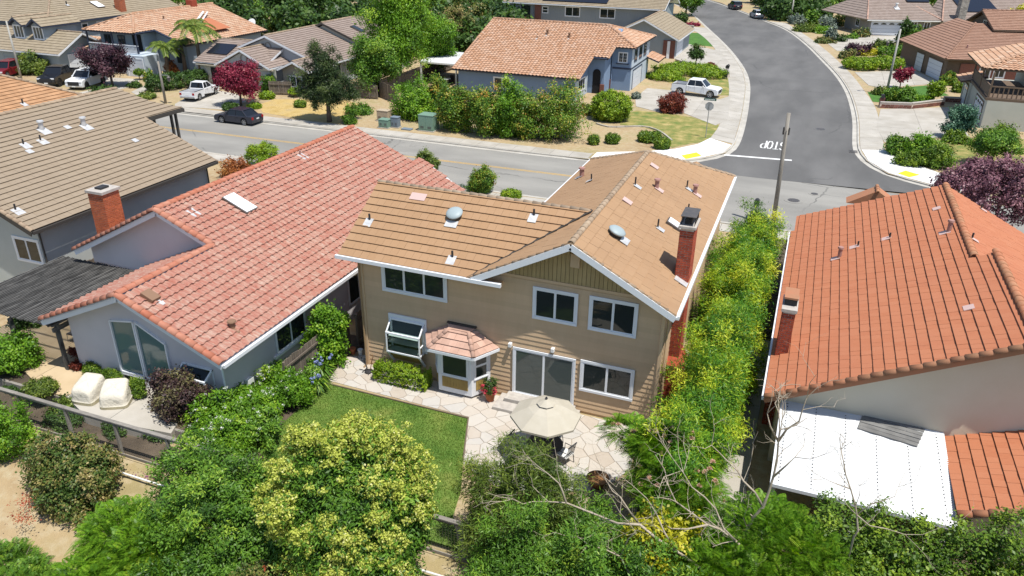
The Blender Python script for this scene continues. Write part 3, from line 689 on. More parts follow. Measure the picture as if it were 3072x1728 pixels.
# bay window with its own little tiled roof
bx = [(-12.85, YW), (-12.55, YW-.72), (-11.05, YW-.95+.0), (-10.45, YW)]
bx = [(-12.95, YW-.0), (-12.45, YW-.80), (-10.95, YW-.80), (-10.45, YW-.0)]
body = MB().extr([(x, y, .22) for x, y in bx], (0, 0, 2.05)); bay = body.build('bay_window', 'white_trim', h)
for i in range(3):
    a, c = V(*bx[i], 0), V(*bx[i+1], 0); U = unit(c-a); nn = np.cross(U, Z1); L_ = np.linalg.norm(c-a); m_ = (a+c)/2
    if i == 1:
        window(bay, m_+Z1*.98, U, nn, L_-.36, 1.12, 1, .06, name='window')
        for k in range(9): MB().obox(m_+U*(-.52+k*.13)+Z1*.62+nn*.012, U, Z1, nn, .06, .24, .012).build('panel_board', 'sill_wood', bay)
    else:
        window(bay, m_+Z1*.95, U, nn, L_-.34, 1.15, 1, .06, rows=(1, 1), name='window')
        for k in range(4): MB().obox(m_+U*(-.2+k*.13)+Z1*.6+nn*.012, U, Z1, nn, .06, .22, .012).build('panel_board', 'sill_wood', bay)
ox = [(-13.35, YW-.05), (-12.72, YW-1.18), (-10.68, YW-1.18), (-10.05, YW-.05)]; tp = [(-12.35, YW-.05), (-12.15, YW-.35), (-11.25, YW-.35), (-11.05, YW-.05)]; zb, zt = 2.27, 2.85
pls = []
for i in range(3): pls.append([(*ox[i], zb), (*ox[i+1], zb), (*tp[i+1], zt), (*tp[i], zt)])
pls.append([(*tp[1], zt), (*tp[2], zt), (*tp[3], zt+.12), (*tp[0], zt+.12)])
br = roof(bay, pls, MATS['tile_terracotta_pale'], 'flat', .33, .30, 80, deck=.05, name='bay_roof') if False else None
class _P: pass
br = roof(h, pls, MATS['tile_terracotta_pale'], 'flat', .33, .30, 80, deck=.06, name='bay_roof')
for i in (1, 2): caps(br, (*ox[i], zb+.02), (*tp[i], zt+.02), MATS['tile_terracotta_pale'], .09, .26)
MB().beam((*tp[0], zt+.16), (*tp[3], zt+.16), .12, .06).build('flashing', 'dark_trim', h)
for i in range(3):
    a, c = V(*ox[i], zb-.06), V(*ox[i+1], zb-.06); MB().beam(a, c, .09, .12).build('gutter', 'white_trim', h)
MB().extr([(*p, 2.17) for p in ox], (0, 0, .03)).build('soffit', 'white_trim', h)
MB().extr([(x*1, y+.0, .14) for x, y in bx], (0, 0, .08)).build('skirt', 'white_trim', h)
# roof furniture
nF = V(0, -SLF, 1); nR = V(SLP, 0, 1); nL = V(-SLP, 0, 1)
def on_front(u, v):
    d = ray(u, v); n = nF; t = ((V(0, fy, ZE)-CP) @ n)/(d @ n); return d*t+CP
def on_right(u, v):
    d = ray(u, v); t = ((V(ERx, 30, ZE)-CP) @ nR)/(d @ nR); return d*t+CP
def on_left(u, v):
    d = ray(u, v); t = ((V(EL, 30, ZE)-CP) @ nL)/(d @ nL); return d*t+CP
def dome(p, n):
    p = V(*p)+unit(n)*.1; q = MB().lathe((0, 0, 0), [(.335, .0), (.355, .05), (.34, .075), (.28, .125), (.17, .16), (.02, .17)], 28); b2 = MB().lathe((0, 0, 0), [(.26, -.1), (.26, .02)], 24)
    m = frame(p+V(0, 0, .1), *[unit(a) for a in ((1, 0, 0), (0, 1, 0), (0, 0, 1))]); ax = unit(unit(n)+V(0, 0, .2)); e = unit(np.cross(V(0, 1, 0), ax)); m = frame(p+ax*.08, e, np.cross(ax, e), ax)
    o = q.xf(m).build('attic_fan', 'dome_metal', h, smooth=True); b2.xf(m).build('fan_collar', 'vent_black', o)
    dn = V(n[0], n[1], -(n[0]**2+n[1]**2)); dn = unit(dn); sd = np.cross(unit(n), dn)
    MB().obox(p-unit(n)*.03+dn*.45, sd, dn, unit(n), .27, .17, .008).build('flashing', 'flashing', o)
dome(on_front(1146, 545), nF); dome(on_right(1546, 592), nR)
def on_tile(p, n, name, m, a=.2, b=.2):
    n = unit(n); dn = unit(V(n[0], n[1], -(n[0]**2+n[1]**2)/n[2])); sd = np.cross(n, dn); MB().obox(V(*p)+n*.06, sd, dn, n, a, b, .012).build(name, m, h)
M('tile_vent_pink', (.50, .36, .33), rough=.8)
on_tile(on_front(1053, 497), nF, 'tile_vent', 'tile_vent_pink', .36, .19)
for u, v in ((1645, 420), (1577, 508)): on_tile(on_right(u, v), nR, 'tile_vent', 'tile_vent_pink', .2, .22)
for u, v in ((930, 556), (1343, 545), (1138, 650)): pipe_vent(h, on_front(u, v), nF, .045, .32, fl=.2)
for u, v in ((1598, 468), (1655, 575), (1728, 475), (1731, 535)): pipe_vent(h, on_right(u, v), nR, .035, .42, fl=.17)
for u, v in ((1652, 475), (1748, 488)): pipe_vent(h, on_right(u, v), nR, .10, .42, 'vent_pink', .2, 'tile_vent_pink', cap=True, name='flue')
pipe_vent(h, on_left(1463, 445), nL, .12, .45, 'vent_pink', .2, cap=True, name='flue'); pipe_vent(h, on_left(1487, 455), nL, .035, .35, fl=.15)
def skylight(par, p, n, a, b, m='skylight_acrylic', fm='bronze_frame', hh=.13):
    n = unit(n); dn = unit(V(n[0], n[1], -(n[0]**2+n[1]**2)/n[2])); sd = np.cross(n, dn); p = V(*p)
    o = MB().obox(p+n*hh/2, sd, dn, n, a, b, hh/2).build('skylight', fm, par, bevel=.01)
    MB().obox(p+n*(hh+.02), sd, dn, n, a-.05, b-.05, .025).build('pane', m, o, bevel=.02); return o
skylight(h, on_right(1697, 570), nR, .30, .42)
# brick chimney on the right wall
ch = brick_stack(h, -3.66, 27.0, -3.14, 28.0, 1.9, 7.72, 300, bm='brick_red')
brick_stack(h, -3.6, 26.75, -2.85, 28.25, .0, 1.95, 160, name='chimney_hearth')
MB().extr([(-3.6, 26.75, 1.95), (-2.85, 26.75, 1.95), (-3.14, 27.0, 2.25), (-3.6, 27.0, 2.25)], (0, 1.0, 0)).build('chimney_shoulder', 'brick_red', ch)
cx0, cx1, cy0, cy1, cz = -3.73, -3.07, 26.93, 28.07, 7.72
MB().box(cx0, cy0, cz, cx1, cy1, cz+.12).build('chimney_cap', 'cap_stone', ch, bevel=.02)
q = MB()
for i in range(9):
    x = cx0+.08+i*(cx1-cx0-.17)/8; y = cy0+.08+i*(cy1-cy0-.17)/8
    for ya in (cy0+.08, cy1-.09): q.box(x, ya, cz+.12, x+.012, ya+.012, cz+.46)
    for xa in (cx0+.08, cx1-.09): q.box(xa, y, cz+.12, xa+.012, y+.012, cz+.46)
q.build('spark_arrestor', 'vent_black', ch); MB().box(cx0+.04, cy0+.04, cz+.46, cx1-.04, cy1-.04, cz+.5).build('rain_cap', 'iron', ch, bevel=.015)
MB().box(cx0+.2, cy0+.25, cz+.12, cx1-.2, cy1-.25, cz+.32).build('flue', 'vent_black', ch)
on_tile((-3.4, 26.85, ZE+.16), nR, 'chimney_flashing', 'flashing', .2, .28)
# ================================================================ the pink-roofed house
h = thing('lavender_house', 'lavender stucco house with mottled pink barrel-tile roof left of the tan house', 'house', (-24, 30, 0))
PX, PZ, PS = -18.63, 3.0, .435; pz = lambda x: PZ+(PX-x)*PS; FX = -23.18; MX = -26.06; FYp = 18.75; GY = 24.0; BY = 40.2
rp = roof(h, [[(PX, BY+.3, PZ), (PX, FYp, PZ), (FX, FYp, pz(FX)), (FX, GY, pz(FX)), (MX, GY, pz(MX)), (MX, BY, pz(MX)), (-21.9, BY, pz(-21.9)), (-21.9, BY+.9, pz(-21.9)), (-21.0, BY+.9, pz(-21.0))]], MATS['tile_pink'], 's', .30, .37, 300, dmat=MATS['white_trim'])
rp2 = roof(h, [[(2*FX-PX, FYp, PZ), (2*FX-PX, GY+.5, PZ), (FX, GY+.5, pz(FX)), (FX, FYp, pz(FX))], [(-31.7, GY, 3.4), (-31.7, BY, 3.4), (MX, BY, pz(MX)), (MX, GY, pz(MX))]], MATS['tile_pink'], 's', .30, .37, 0, dmat=MATS['white_trim'])
for p, q_ in (((PX, FYp+.02, PZ+.02), (FX, FYp+.02, pz(FX)+.02)), ((2*FX-PX, FYp+.02, PZ+.02), (FX, FYp+.02, pz(FX)+.02)), ((FX, GY, pz(FX)+.05), (MX, GY, pz(MX)+.03)), ((-31.7, GY, 3.42), (MX, GY, pz(MX)+.03))):
    caps(rp, p, q_, MATS['cap_red'], .15, .40, 'rake_tile')
caps(rp, (MX, GY, pz(MX)+.04), (MX, BY, pz(MX)+.04), MATS['cap_red'], .15, .42); caps(rp, (FX, FYp, pz(FX)+.04), (FX, GY, pz(FX)+.04), MATS['cap_red'], .15, .42)
caps(rp, (MX, BY, pz(MX)), (-21.9, BY, pz(-21.9)), MATS['cap_red'], .10, .40, 'rake_tile')
w = MB(); WR, WLf, WF = -19.25, -27.0, 19.35
w.extr([(WR, WF, 0), (WR, WF, pz(WR)-.18), (FX, WF, pz(FX)-.18), (WLf, WF, pz(2*FX-WLf)-.16), (WLf, WF, 0)], (0, 5.2, 0))
w.extr([(WR, 24.5, 0), (WR, 24.5, pz(WR)-.18), (MX, 24.5, pz(MX)-.2), (-31.2, 24.5, 3.5), (-31.2, 24.5, 0)], (0, BY-25, 0))
w.build('wall', 'stucco_lavender', h)
for p, q_ in (((PX, FYp+.02, PZ-.10), (FX, FYp+.02, pz(FX)-.10)), ((2*FX-PX, FYp+.02, PZ-.10), (FX, FYp+.02, pz(FX)-.10)), ((FX, GY+.02, pz(FX)-.1), (MX, GY+.02, pz(MX)-.1)), ((-31.7, GY+.02, 3.3), (MX, GY+.02, pz(MX)-.1))):
    MB().beam(V(*p)-V(0, .03, .06), V(*q_)-V(0, .03, .06), .04, .2).build('barge_board', 'white_trim', h)
MB().beam((PX+.06, FYp, PZ-.10), (PX+.06, BY, PZ-.10), .12, .14).build('gutter', 'white_trim', h)
MB().tube([(WR+.05, WF-.05, 2.7), (WR+.05, WF-.05, .05)], .04).build('downpipe', 'white_trim', h)
# tall angled window, slider below, garden box window
def quadwin(par, pts, N_, name='window', gm='blind_glass', fwid=.12):
    pts = [V(*p) for p in pts]; N_ = V(*N_); b = MB()
    for i in range(len(pts)): b.beam(pts[i-1]+N_*.03, pts[i]+N_*.03, .06, fwid, N_)
    o = b.build(name, 'white_trim', par); MB().extr([p+N_*.012 for p in pts], N_*.006).build('pane', gm, o); return o
yw = WF
q1 = [aty(u, v, yw) for u, v in ((213, 797), (258, 790), (290, 900), (239, 885))]; q2 = [aty(u, v, yw) for u, v in ((266, 796), (332, 828), (358, 924), (297, 902))]
q1 = [(-24.55, yw, 1.0), (-23.32, yw, 1.0), (-23.32, yw, 3.55), (-24.55, yw, 3.35)]; q2 = [(-23.22, yw, 1.0), (-21.85, yw, 1.0), (-21.85, yw, 2.85), (-23.22, yw, 3.55)]
quadwin(h, q1, Nf); quadwin(h, q2, Nf)
quadwin(h, [(-24.55, yw, .2), (-23.32, yw, .2), (-23.32, yw, .9), (-24.55, yw, .9)], Nf, gm='window_glass'); quadwin(h, [(-23.22, yw, .2), (-21.85, yw, .2), (-21.85, yw, .9), (-23.22, yw, .9)], Nf, gm='window_glass')
gx0, gx1, gz0, gz1 = -21.15, -19.75, .95, 2.0; fr = MB(); fyy = yw-.5
for x in (gx0, gx1):
    for p, q_ in (((x, fyy, gz0), (x, fyy, gz1-.15)), ((x, yw, gz0), (x, yw, gz1+.15))): fr.beam(p, q_, .06, .06, (0, 1, 0))
    for p, q_ in (((x, fyy, gz1-.15), (x, yw, gz1+.15)), ((x, fyy, gz0), (x, yw, gz0))): fr.beam(p, q_, .06, .06)
for (y, z) in ((fyy, gz0), (fyy, gz1-.15), (yw-.03, gz1+.15)): fr.beam((gx0-.03, y, z), (gx1+.03, y, z), .07, .08)
fw = fr.build('garden_window', 'white_trim', h)
gb = MB(); gb.poly([(gx0, fyy, gz0), (gx1, fyy, gz0), (gx1, fyy, gz1-.15), (gx0, fyy, gz1-.15)]); gb.poly([(gx0, fyy, gz1-.15), (gx1, fyy, gz1-.15), (gx1, yw-.03, gz1+.15), (gx0, yw-.03, gz1+.15)])
for x in (gx0, gx1): gb.poly([(x, fyy, gz0), (x, fyy, gz1-.15), (x, yw-.03, gz1+.15), (x, yw-.03, gz0)])
gb.build('pane', 'clear_glass', fw); MB().box(gx0+.05, yw-.02, gz0, gx1-.05, yw-.01, gz1+.1).build('dark_opening', 'dark_interior', fw)
for z in (gz0+.03, gz0+.45): MB().box(gx0+.05, fyy+.05, z, gx1-.05, yw-.03, z+.02).build('shelf', 'white_trim', fw)
Nr = V(1, 0, 0)
def pw(y0, y1, z0, z1, cols, **k): return window(h, (WR+.01, (y0+y1)/2, z0), Y1, Nr, y1-y0, z1-z0, cols, .07, **k)
pw(22.6, 24.6, 1.25, 2.5, 2); pw(28.2, 30.0, .9, 2.5, 2)
MB().box(WR, 22.3, 1.08, WR+.1, 24.9, 1.2).build('window_sill', 'white_trim', h)
nP = V(PS, 0, 1)
def on_pink(u, v):
    d = ray(u, v); t = ((V(PX, 30, PZ)-CP) @ nP)/(d @ nP); return d*t+CP
skylight(h, on_pink(603, 515), nP, .42, .75)
for u, v in ((756, 392), (480, 533)): pipe_vent(h, on_pink(u, v), nP, .05, .3, 'vent_pink', .25)
M('duct_brown', (.22, .13, .08), rough=.7)
p = on_pink(585, 826); pipe_vent(h, p, nP, .12, .3, 'duct_brown', .2, 'duct_brown', cap=True, name='flue')
p = on_pink(380, 752); o = MB().obox(p+V(0, 0, .12), unit((PS, 0, 1))*0+V(0, 1, 0), unit((1, 0, -PS)), unit(nP), .22, .3, .1).build('roof_hood', 'duct_brown', h, bevel=.02); on_tile(on_pink(402, 762), nP, 'flashing', 'flashing', .2, .2)
ch = brick_stack(h, -31.95, 25.6, -31.0, 26.6, 0, 5.75, 300, bm='brick_orange'); MB().box(-32.02, 25.53, 5.75, -30.93, 26.67, 5.88).build('chimney_cap', 'cap_stone', ch); MB().box(-31.7, 25.85, 5.88, -31.3, 26.35, 5.98).build('flue', 'vent_black', ch)
# wooden lattice patio cover
M('pergola_black', (.03, .03, .029), (.13, .127, .12), ns=2.2, rough=.85, rnd=.35, stretch=(8, .6, 1))
t = thing('pergola', 'weathered black slatted patio cover beside the lavender house', 'pergola', (-30, 22, 0))
pr = [at(190, 628, 2.7), at(362, 655, 2.7), at(115, 775, 2.7), at(-60, 740, 2.7)]
px0, px1, py0, py1 = -33.0, -27.3, 19.0, 24.3
for i in range(42):
    x = px0+.05+i*(px1-px0-.1)/41
    MB().box(x-.03, py0-.2+random.uniform(-.06, .04), 2.705, x+.03, py1+random.uniform(-.05, .05), 2.76).build('slat', 'pergola_black', t)
for i in range(8):
    y = py0+.1+i*(py1-py0-.3)/7; MB().box(px0-.15, y-.03, 2.56, px1+.1, y+.03, 2.70).build('rafter', 'pergola_black', t)
for x in (px0+.1, px1-.15): MB().box(x-.05, py0-.1, 2.38, x+.05, py1, 2.56).build('beam', 'pergola_black', t)
for x in (px0+.1, -30.2, px1-.15): MB().box(x-.07, py0+.03, 0, x+.07, py0+.17, 2.4).build('post', 'pergola_black', t)
# ================================================================ the grey house at the left
h = thing('grey_house', 'grey stucco house with long grey-brown tile roof at the left edge', 'house', (-42, 30, 0))
GX, GZ = -34.2, 4.0; GRX, GRZ = -42.7, 7.6; gs = (GRZ-GZ)/(GX-GRX); gz = lambda x: GZ+(GX-x)*gs
rg = roof(h, [[(GX, 37.0, GZ), (GX, 23.9, GZ), (GRX, 23.9, GRZ), (GRX, 38.15, GRZ), (-40.7, 38.9, gz(-40.7)), (-39.4, 40.3, gz(-39.4)), (-39.4, 37.0, gz(-39.4))]], MATS['tile_grey'], 'flat', .34, .38, 300, dmat=MATS['dark_trim'])
rg2 = roof(h, [[(-51.2, 23.9, GZ), (-51.2, 38.15, GZ), (GRX, 38.15, GRZ), (GRX, 23.9, GRZ)]], MATS['tile_grey'], 'shake', .34, .38, 0, dmat=MATS['dark_trim'])
caps(rg, (GRX, 23.9, GRZ), (GRX, 38.15, GRZ), MATS['cap_tan'], .13, .42); caps(rg, (GX, 23.95, GZ-.02), (GRX, 23.95, GRZ-.02), MATS['cap_tan'], .11, .4, 'rake_tile')
caps(rg, (GX, 37, GZ-.03), (-39.6, 37, gz(-39.6)-.03), MATS['cap_tan'], .08, .4, 'rake_tile')
w = MB(); w.extr([(-34.7, 24.5, 0), (-34.7, 24.5, 4.0), (GRX, 24.5, GRZ-.25), (-50.8, 24.5, 4.0), (-50.8, 24.5, 0)], (0, 12.1, 0)); w.box(-50, 36, 0, -41.5, 37.8, 4.6); w.build('wall', 'stucco_grey', h)
MB().beam((GX+.06, 23.9, GZ-.1), (GX+.06, 37, GZ-.1), .12, .15).build('gutter', 'dark_trim', h)
MB().beam((GX, 23.86, GZ-.16), (GRX, 23.86, GRZ-.16), .04, .24).build('barge_board', 'dark_trim', h)
MB().beam((GX, 37.04, GZ-.16), (-39.6, 37.04, gz(-39.6)-.16), .04, .2).build('barge_board', 'dark_trim', h); MB().beam((-39.35, 37.0, gz(-39.4)-.14), (-39.35, 40.3, gz(-39.4)-.14), .1, .2).build('gutter', 'dark_trim', h)
for y in (24.55, 36.5): MB().tube([(GX-.1, y, GZ-.2), (-34.62, y, GZ-.4), (-34.62, y, .05)], .04).build('downpipe', 'dark_trim', h)
window(h, (-35.7, 24.5, 1.95), X1, Nf, 1.6, 1.15, 2, .12, tm='white_trim'); window(h, (-34.69, 28.6, 2.2), Y1, Nr, 1.0, 1.3, 1, .1, tm='dark_trim', gm='curtain_glass')
for y in (37.9, 39.4, 39.8): MB().box(-39.75, y-.07, 0, -39.61, y+.07, gz(-39.7)-.15).build('porch_post', 'dark_trim', h)
MB().box(-39.75, 37.2, 3.6, -39.65, 39.8, 3.7).build('balcony_rail', 'dark_trim', h)
for i in range(9): MB().box(-39.73, 37.3+i*.29, 2.75, -39.67, 37.35+i*.29, 3.6).build('baluster', 'dark_trim', h)
MB().box(-41.4, 37.2, 2.6, -39.6, 39.9, 2.75).build('balcony_floor', 'dark_trim', h)
nG = V(gs, 0, 1)
def on_grey(u, v):
    d = ray(u, v); t = ((V(GX, 30, GZ)-CP) @ nG)/(d @ nG); return d*t+CP
for u, v in ((106, 328), (212, 318)): pipe_vent(h, on_grey(u, v), nG, .13, .5, 'flashing', .3, cap=True, name='flue')
for u, v in ((60, 365), (103, 355), (40, 530)): pipe_vent(h, on_grey(u, v), nG, .045, .35, fl=.25)
for u, v in ((75, 383), (170, 322), (340, 355)): on_tile(on_grey(u, v), nG, 'tile_vent', 'flashing', .17, .17)
# neighbour behind it, only its roof in the frame
h = thing('orange_brown_house', 'house with orange-brown tile roof cut by the left edge behind the grey house', 'house', (-62, 40, 0))
pts = [at(200, 238, 4.2), at(0, 190, 4.2)]
M('tile_brown_orange', (.35, .19, .095), (.41, .235, .125), ns=.8, rough=.85, rnd=.12)
def on_ob(u, v):
    q = V(.4177, 0, 1); d = ray(u, v); t_ = ((V(-52.6, 0, 3.9)-CP) @ q)/(d @ q); return d*t_+CP
a_, b_ = on_ob(0, 190), on_ob(200, 238); k_ = (b_[1]-a_[1])/(b_[0]-a_[0]); ya, yb = a_[1]+k_*(-60.5-a_[0]), a_[1]+k_*(-52.6-a_[0])
ro = roof(h, [[(-52.6, yb, 3.9), (-52.6, 30, 3.9), (-60.5, 30, 7.2), (-60.5, ya, 7.2)], [(-68.4, 30, 3.9), (-68.4, ya, 3.9), (-60.5, ya, 7.2), (-60.5, 30, 7.2)]], MATS['tile_brown_orange'], 'flat', .34, .42, 150)
caps(ro, (-52.6, yb, 3.95), (-60.5, ya, 7.25), MATS['cap_tan'], .12, .45)
caps(ro, (-60.5, 30, 7.2), (-60.5, ya, 7.2), MATS['cap_tan'], .13, .45); w = MB().box(-67.5, 30.6, 0, -53.3, min(ya, yb)-.8, 3.75); w.build('wall', 'stucco_cream', h)
pipe_vent(h, on_ob(58, 262), (.42, 0, 1), .06, .4)
# ================================================================ the orange-roofed house at the right
h = thing('cream_house', 'cream stucco house with orange ribbed tile roof at the right edge', 'house', (7, 33, 0))
OX, OZ, OS = .3, 3.05, .512; oz = lambda x: OZ+(x-OX)*OS
ror = roof(h, [[(OX, 24.1, OZ), (OX, 41.0, OZ), (OX+.16, 41.0, oz(OX+.16)), (OX+.16, 43.4, oz(OX+.16)), (6.95, 41.3, oz(6.95)), (6.95, 31.6, oz(6.95)), (7.6, 31.6, oz(7.6)), (7.6, 24.1, oz(7.6))]], MATS['tile_orange'], 'flat', .30, .36, 300, jit=.006)
ror2 = roof(h, [[(14.9, 31.6, OZ), (14.9, 24.1, OZ), (7.6, 24.1, oz(7.6)), (7.6, 31.6, oz(7.6))], [(13.6, 41.3, OZ), (13.6, 31.6, OZ), (6.95, 31.6, oz(6.95)), (6.95, 41.3, oz(6.95))]], MATS['tile_orange'], 'shake', .30, .36, 0)
MB().extr([(6.95, 31.65, oz(6.95)-.1), (7.6, 31.65, oz(7.6)-.02), (14.8, 31.65, OZ-.02), (13.6, 31.65, OZ-.1)], (0, -.1, 0)).build('step_wall', 'cap_orange', h)
caps(ror, (6.95, 31.6, oz(6.95)+.03), (6.95, 41.3, oz(6.95)+.03), MATS['cap_orange'], .145, .40); caps(ror, (7.6, 24.1, oz(7.6)+.03), (7.6, 31.7, oz(7.6)+.03), MATS['cap_orange'], .145, .40)
caps(ror, (OX, 24.08, OZ+.01), (7.6, 24.08, oz(7.6)+.01), MATS['cap_orange'], .115, .40, 'rake_tile')
caps(ror2, (4.2, 42.7, 5.25), (4.2, 44.0, 5.25), MATS['cap_orange'], .10, .43)
MB().extr([(2.8, 43.0, 4.4), (5.6, 43.0, 4.4), (4.2, 43.0, 5.25)], (0, 1.0, 0)).build('entry_gable', 'cap_orange', h)
w = MB(); w.extr([(.8, 24.7, 0), (.8, 24.7, 3.1), (7.6, 24.7, oz(7.6)-.22), (13.6, 24.7, 3.4), (13.6, 24.7, 0)], (0, 6.8, 0)); w.extr([(.85, 31, 0), (.85, 31, 3.1), (6.95, 31, oz(6.95)-.22), (13.6, 31, 3.2), (13.6, 31, 0)], (0, 10, 0)); w.build('wall', 'stucco_cream', h)
MB().beam((OX-.05, 24.1, OZ-.07), (OX-.05, 41, OZ-.07), .11, .12).build('gutter', 'white_trim', h)
MB().beam((OX, 24.1, OZ-.15), (7.6, 24.1, oz(7.6)-.15), .05, .16).build('barge_board', 'cap_orange', h)
ch = brick_stack(h, .4, 27.0, .86, 28.2, 0, 5.05, 300, bm='brick_red'); MB().box(.35, 26.95, 5.05, .91, 28.25, 5.17).build('chimney_cap', 'cap_stone', ch)
MB().box(.42, 27.35, 5.17, .86, 28.1, 5.45).build('flue', 'vent_black', ch); MB().box(.38, 27.25, 5.45, .88, 28.2, 5.52).build('chimney_hood', 'cap_orange', ch)
nO = V(-OS, 0, 1)
def on_or(u, v):
    d = ray(u, v); t = ((V(OX, 30, OZ)-CP) @ nO)/(d @ nO); return d*t+CP
for u, v in ((2110, 650), (2385, 585)): pipe_vent(h, on_or(u, v), nO, .09, .5, 'vent_pink', .2, 'tile_vent_pink', cap=True, name='flue')
for u, v in ((2157, 621), (2237, 600)): pipe_vent(h, on_or(u, v), nO, .04, .28, fl=.2, fm='tile_vent_pink')
for u, v in ((2357, 527), (2438, 777)): on_tile(on_or(u, v), nO, 'tile_vent', 'tile_vent_pink', .18, .17)
nO2 = V(OS, 0, 1)
def on_or2(u, v):
    d = ray(u, v); t = ((V(13.6, 30, OZ)-CP) @ nO2)/(d @ nO2); return d*t+CP
for u, v in ((2445, 602), (2468, 527)): pipe_vent(h, on_or2(u, v), nO2, .04, .28, fl=.16, fm='tile_vent_pink')
# lower tiled wing
rl = roof(h, [[(6.05, 20.7, 2.55), (6.05, 25.3, 2.55), (10.5, 25.3, 4.3), (10.5, 20.7, 4.3)]], MATS['tile_orange'], 'flat', .30, .36, 160, jit=.006)
caps(rl, (6.05, 20.68, 2.56), (10.5, 20.68, 4.31), MATS['cap_orange'], .13, .40, 'rake_tile'); MB().extr([(6.5, 21.2, 0), (10.4, 21.2, 0), (10.4, 21.2, 4.05), (6.5, 21.2, 2.5)], (0, 3.5, 0)).build('wall', 'stucco_cream', h)
# white corrugated patio cover with a spare panel lying on it
t = thing('patio_cover', 'white corrugated patio cover against the cream house', 'patio cover', (3.5, 22.7, 0))
M('white_corrugated', (.56, .57, .58), (.50, .52, .53), ns=.8, rough=.45)
def corr(x0, x1, y0, y1, zf, zb, m, par, name, pitch=.1, amp=.014, ax='x'):
    b = MB(); n = int((y1-y0)/pitch*4); vs = []; fs = []
    for i in range(n+1):
        y = y0+(y1-y0)*i/n; z = zf+(zb-zf)*i/n+amp*math.sin(2*math.pi*i/4); vs += [(x0, y, z), (x1, y, z)]
    for i in range(n): fs.append((2*i, 2*i+1, 2*i+3, 2*i+2))
    return b.add(vs, fs).build(name, m, par)
for i in range(4):
    x0 = .92+i*1.28; corr(x0-.02, x0+1.30, 20.35, 24.68, 2.38+.003*(i % 2), 2.72+.003*(i % 2), MATS['white_corrugated'], t, 'corrugated_sheet')
scr = MB()
for x in (1.1, 2.05, 3.0, 3.95, 4.9, 5.8):
    for k in range(26): y = 20.5+k*.16; scr.box(x-.012, y-.012, 2.38+(y-20.35)/4.33*.34, x+.012, y+.012, 2.415+(y-20.35)/4.33*.34)
scr.build('screws', 'vent_black', t, stuff=True)
MB().beam((.9, 20.34, 2.33), (6.0, 20.34, 2.33), .1, .12).build('gutter', 'white_trim', t); MB().beam((.89, 20.3, 2.35), (.89, 24.6, 2.69), .06, .12).build('edge_trim', 'white_trim', t)
for x in (1.0, 3.4, 5.85): MB().box(x-.06, 20.45, 0, x+.06, 20.57, 2.3).build('post', 'white_paint', t)
for y in (21.5, 23): MB().box(.95, y-.04, 2.3, 5.95, y+.04, 2.42).build('beam', 'white_paint', t)
M('panel_grey', (.13, .13, .128), (.19, .19, .185), ns=2, rough=.8)
t2 = thing('loose_roof_panel', 'dark grey corrugated panel lying askew on the white patio cover', 'panel', (4.5, 24.3, 2.7))
c4 = [at(2174, 1031, 2.74), at(2330, 1073, 2.72), at(2305, 1126, 2.66), at(2157, 1080, 2.68)]
for i in range(6):
    a, b_ = c4[0]+(c4[3]-c4[0])*i/6, c4[1]+(c4[2]-c4[1])*i/6; d_ = (c4[3]-c4[0])/6*.9; MB().extr([a, b_, b_+d_, a+d_*1], (0, 0, .03+.008*(i % 2))).build('rib', 'panel_grey', t2)
# ================================================================ houses across the street
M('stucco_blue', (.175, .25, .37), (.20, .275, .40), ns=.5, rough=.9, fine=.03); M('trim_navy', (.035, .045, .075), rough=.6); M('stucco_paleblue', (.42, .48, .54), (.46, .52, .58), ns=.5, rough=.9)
M('siding_bluegrey', (.24, .27, .29), (.27, .30, .32), ns=.5, rough=.85); M('stucco_bluegrey', (.25, .30, .34), (.28, .33, .37), ns=.5, rough=.85)
M('stucco_pearl', (.38, .41, .43), (.42, .45, .47), ns=.5, rough=.9); M('stucco_sage', (.40, .41, .36), (.45, .45, .40), ns=.5, rough=.85); M('siding_taupe', (.24, .225, .20), (.27, .255, .23), ns=.5, rough=.85); M('wood_brown', (.15, .105, .075), (.12, .085, .06), ns=3, rough=.8)
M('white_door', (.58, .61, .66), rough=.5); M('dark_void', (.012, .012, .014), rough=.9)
tilemat('tile_clay', [(.12, (.33, .17, .09)), (.4, (.41, .235, .145)), (.65, (.44, .275, .185)), (.9, (.48, .345, .26))], (.41, .27, .19), 3, .3, (1, 1, 1), rw=.5)
tilemat('tile_clay_pale', [(.12, (.36, .19, .11)), (.4, (.44, .26, .165)), (.65, (.47, .31, .21)), (.9, (.52, .40, .31))], (.44, .30, .21), 3, .3, (1, 1, 1), rw=.5)
tilemat('tile_taupe', [(.12, (.20, .155, .13)), (.5, (.26, .205, .175)), (.9, (.30, .25, .22))], (.23, .18, .15), 3, .4, (1, 1, 1), rw=.3)
tilemat('tile_olive', [(.12, (.21, .17, .115)), (.5, (.28, .23, .16)), (.9, (.32, .27, .20))], (.25, .205, .15), 3, .4, (1, 1, 1), rw=.3)
tilemat('tile_brown', [(.12, (.22, .12, .08)), (.5, (.285, .165, .115)), (.9, (.32, .20, .145))], (.25, .15, .11), 3, .4, (1, 1, 1), rw=.3)
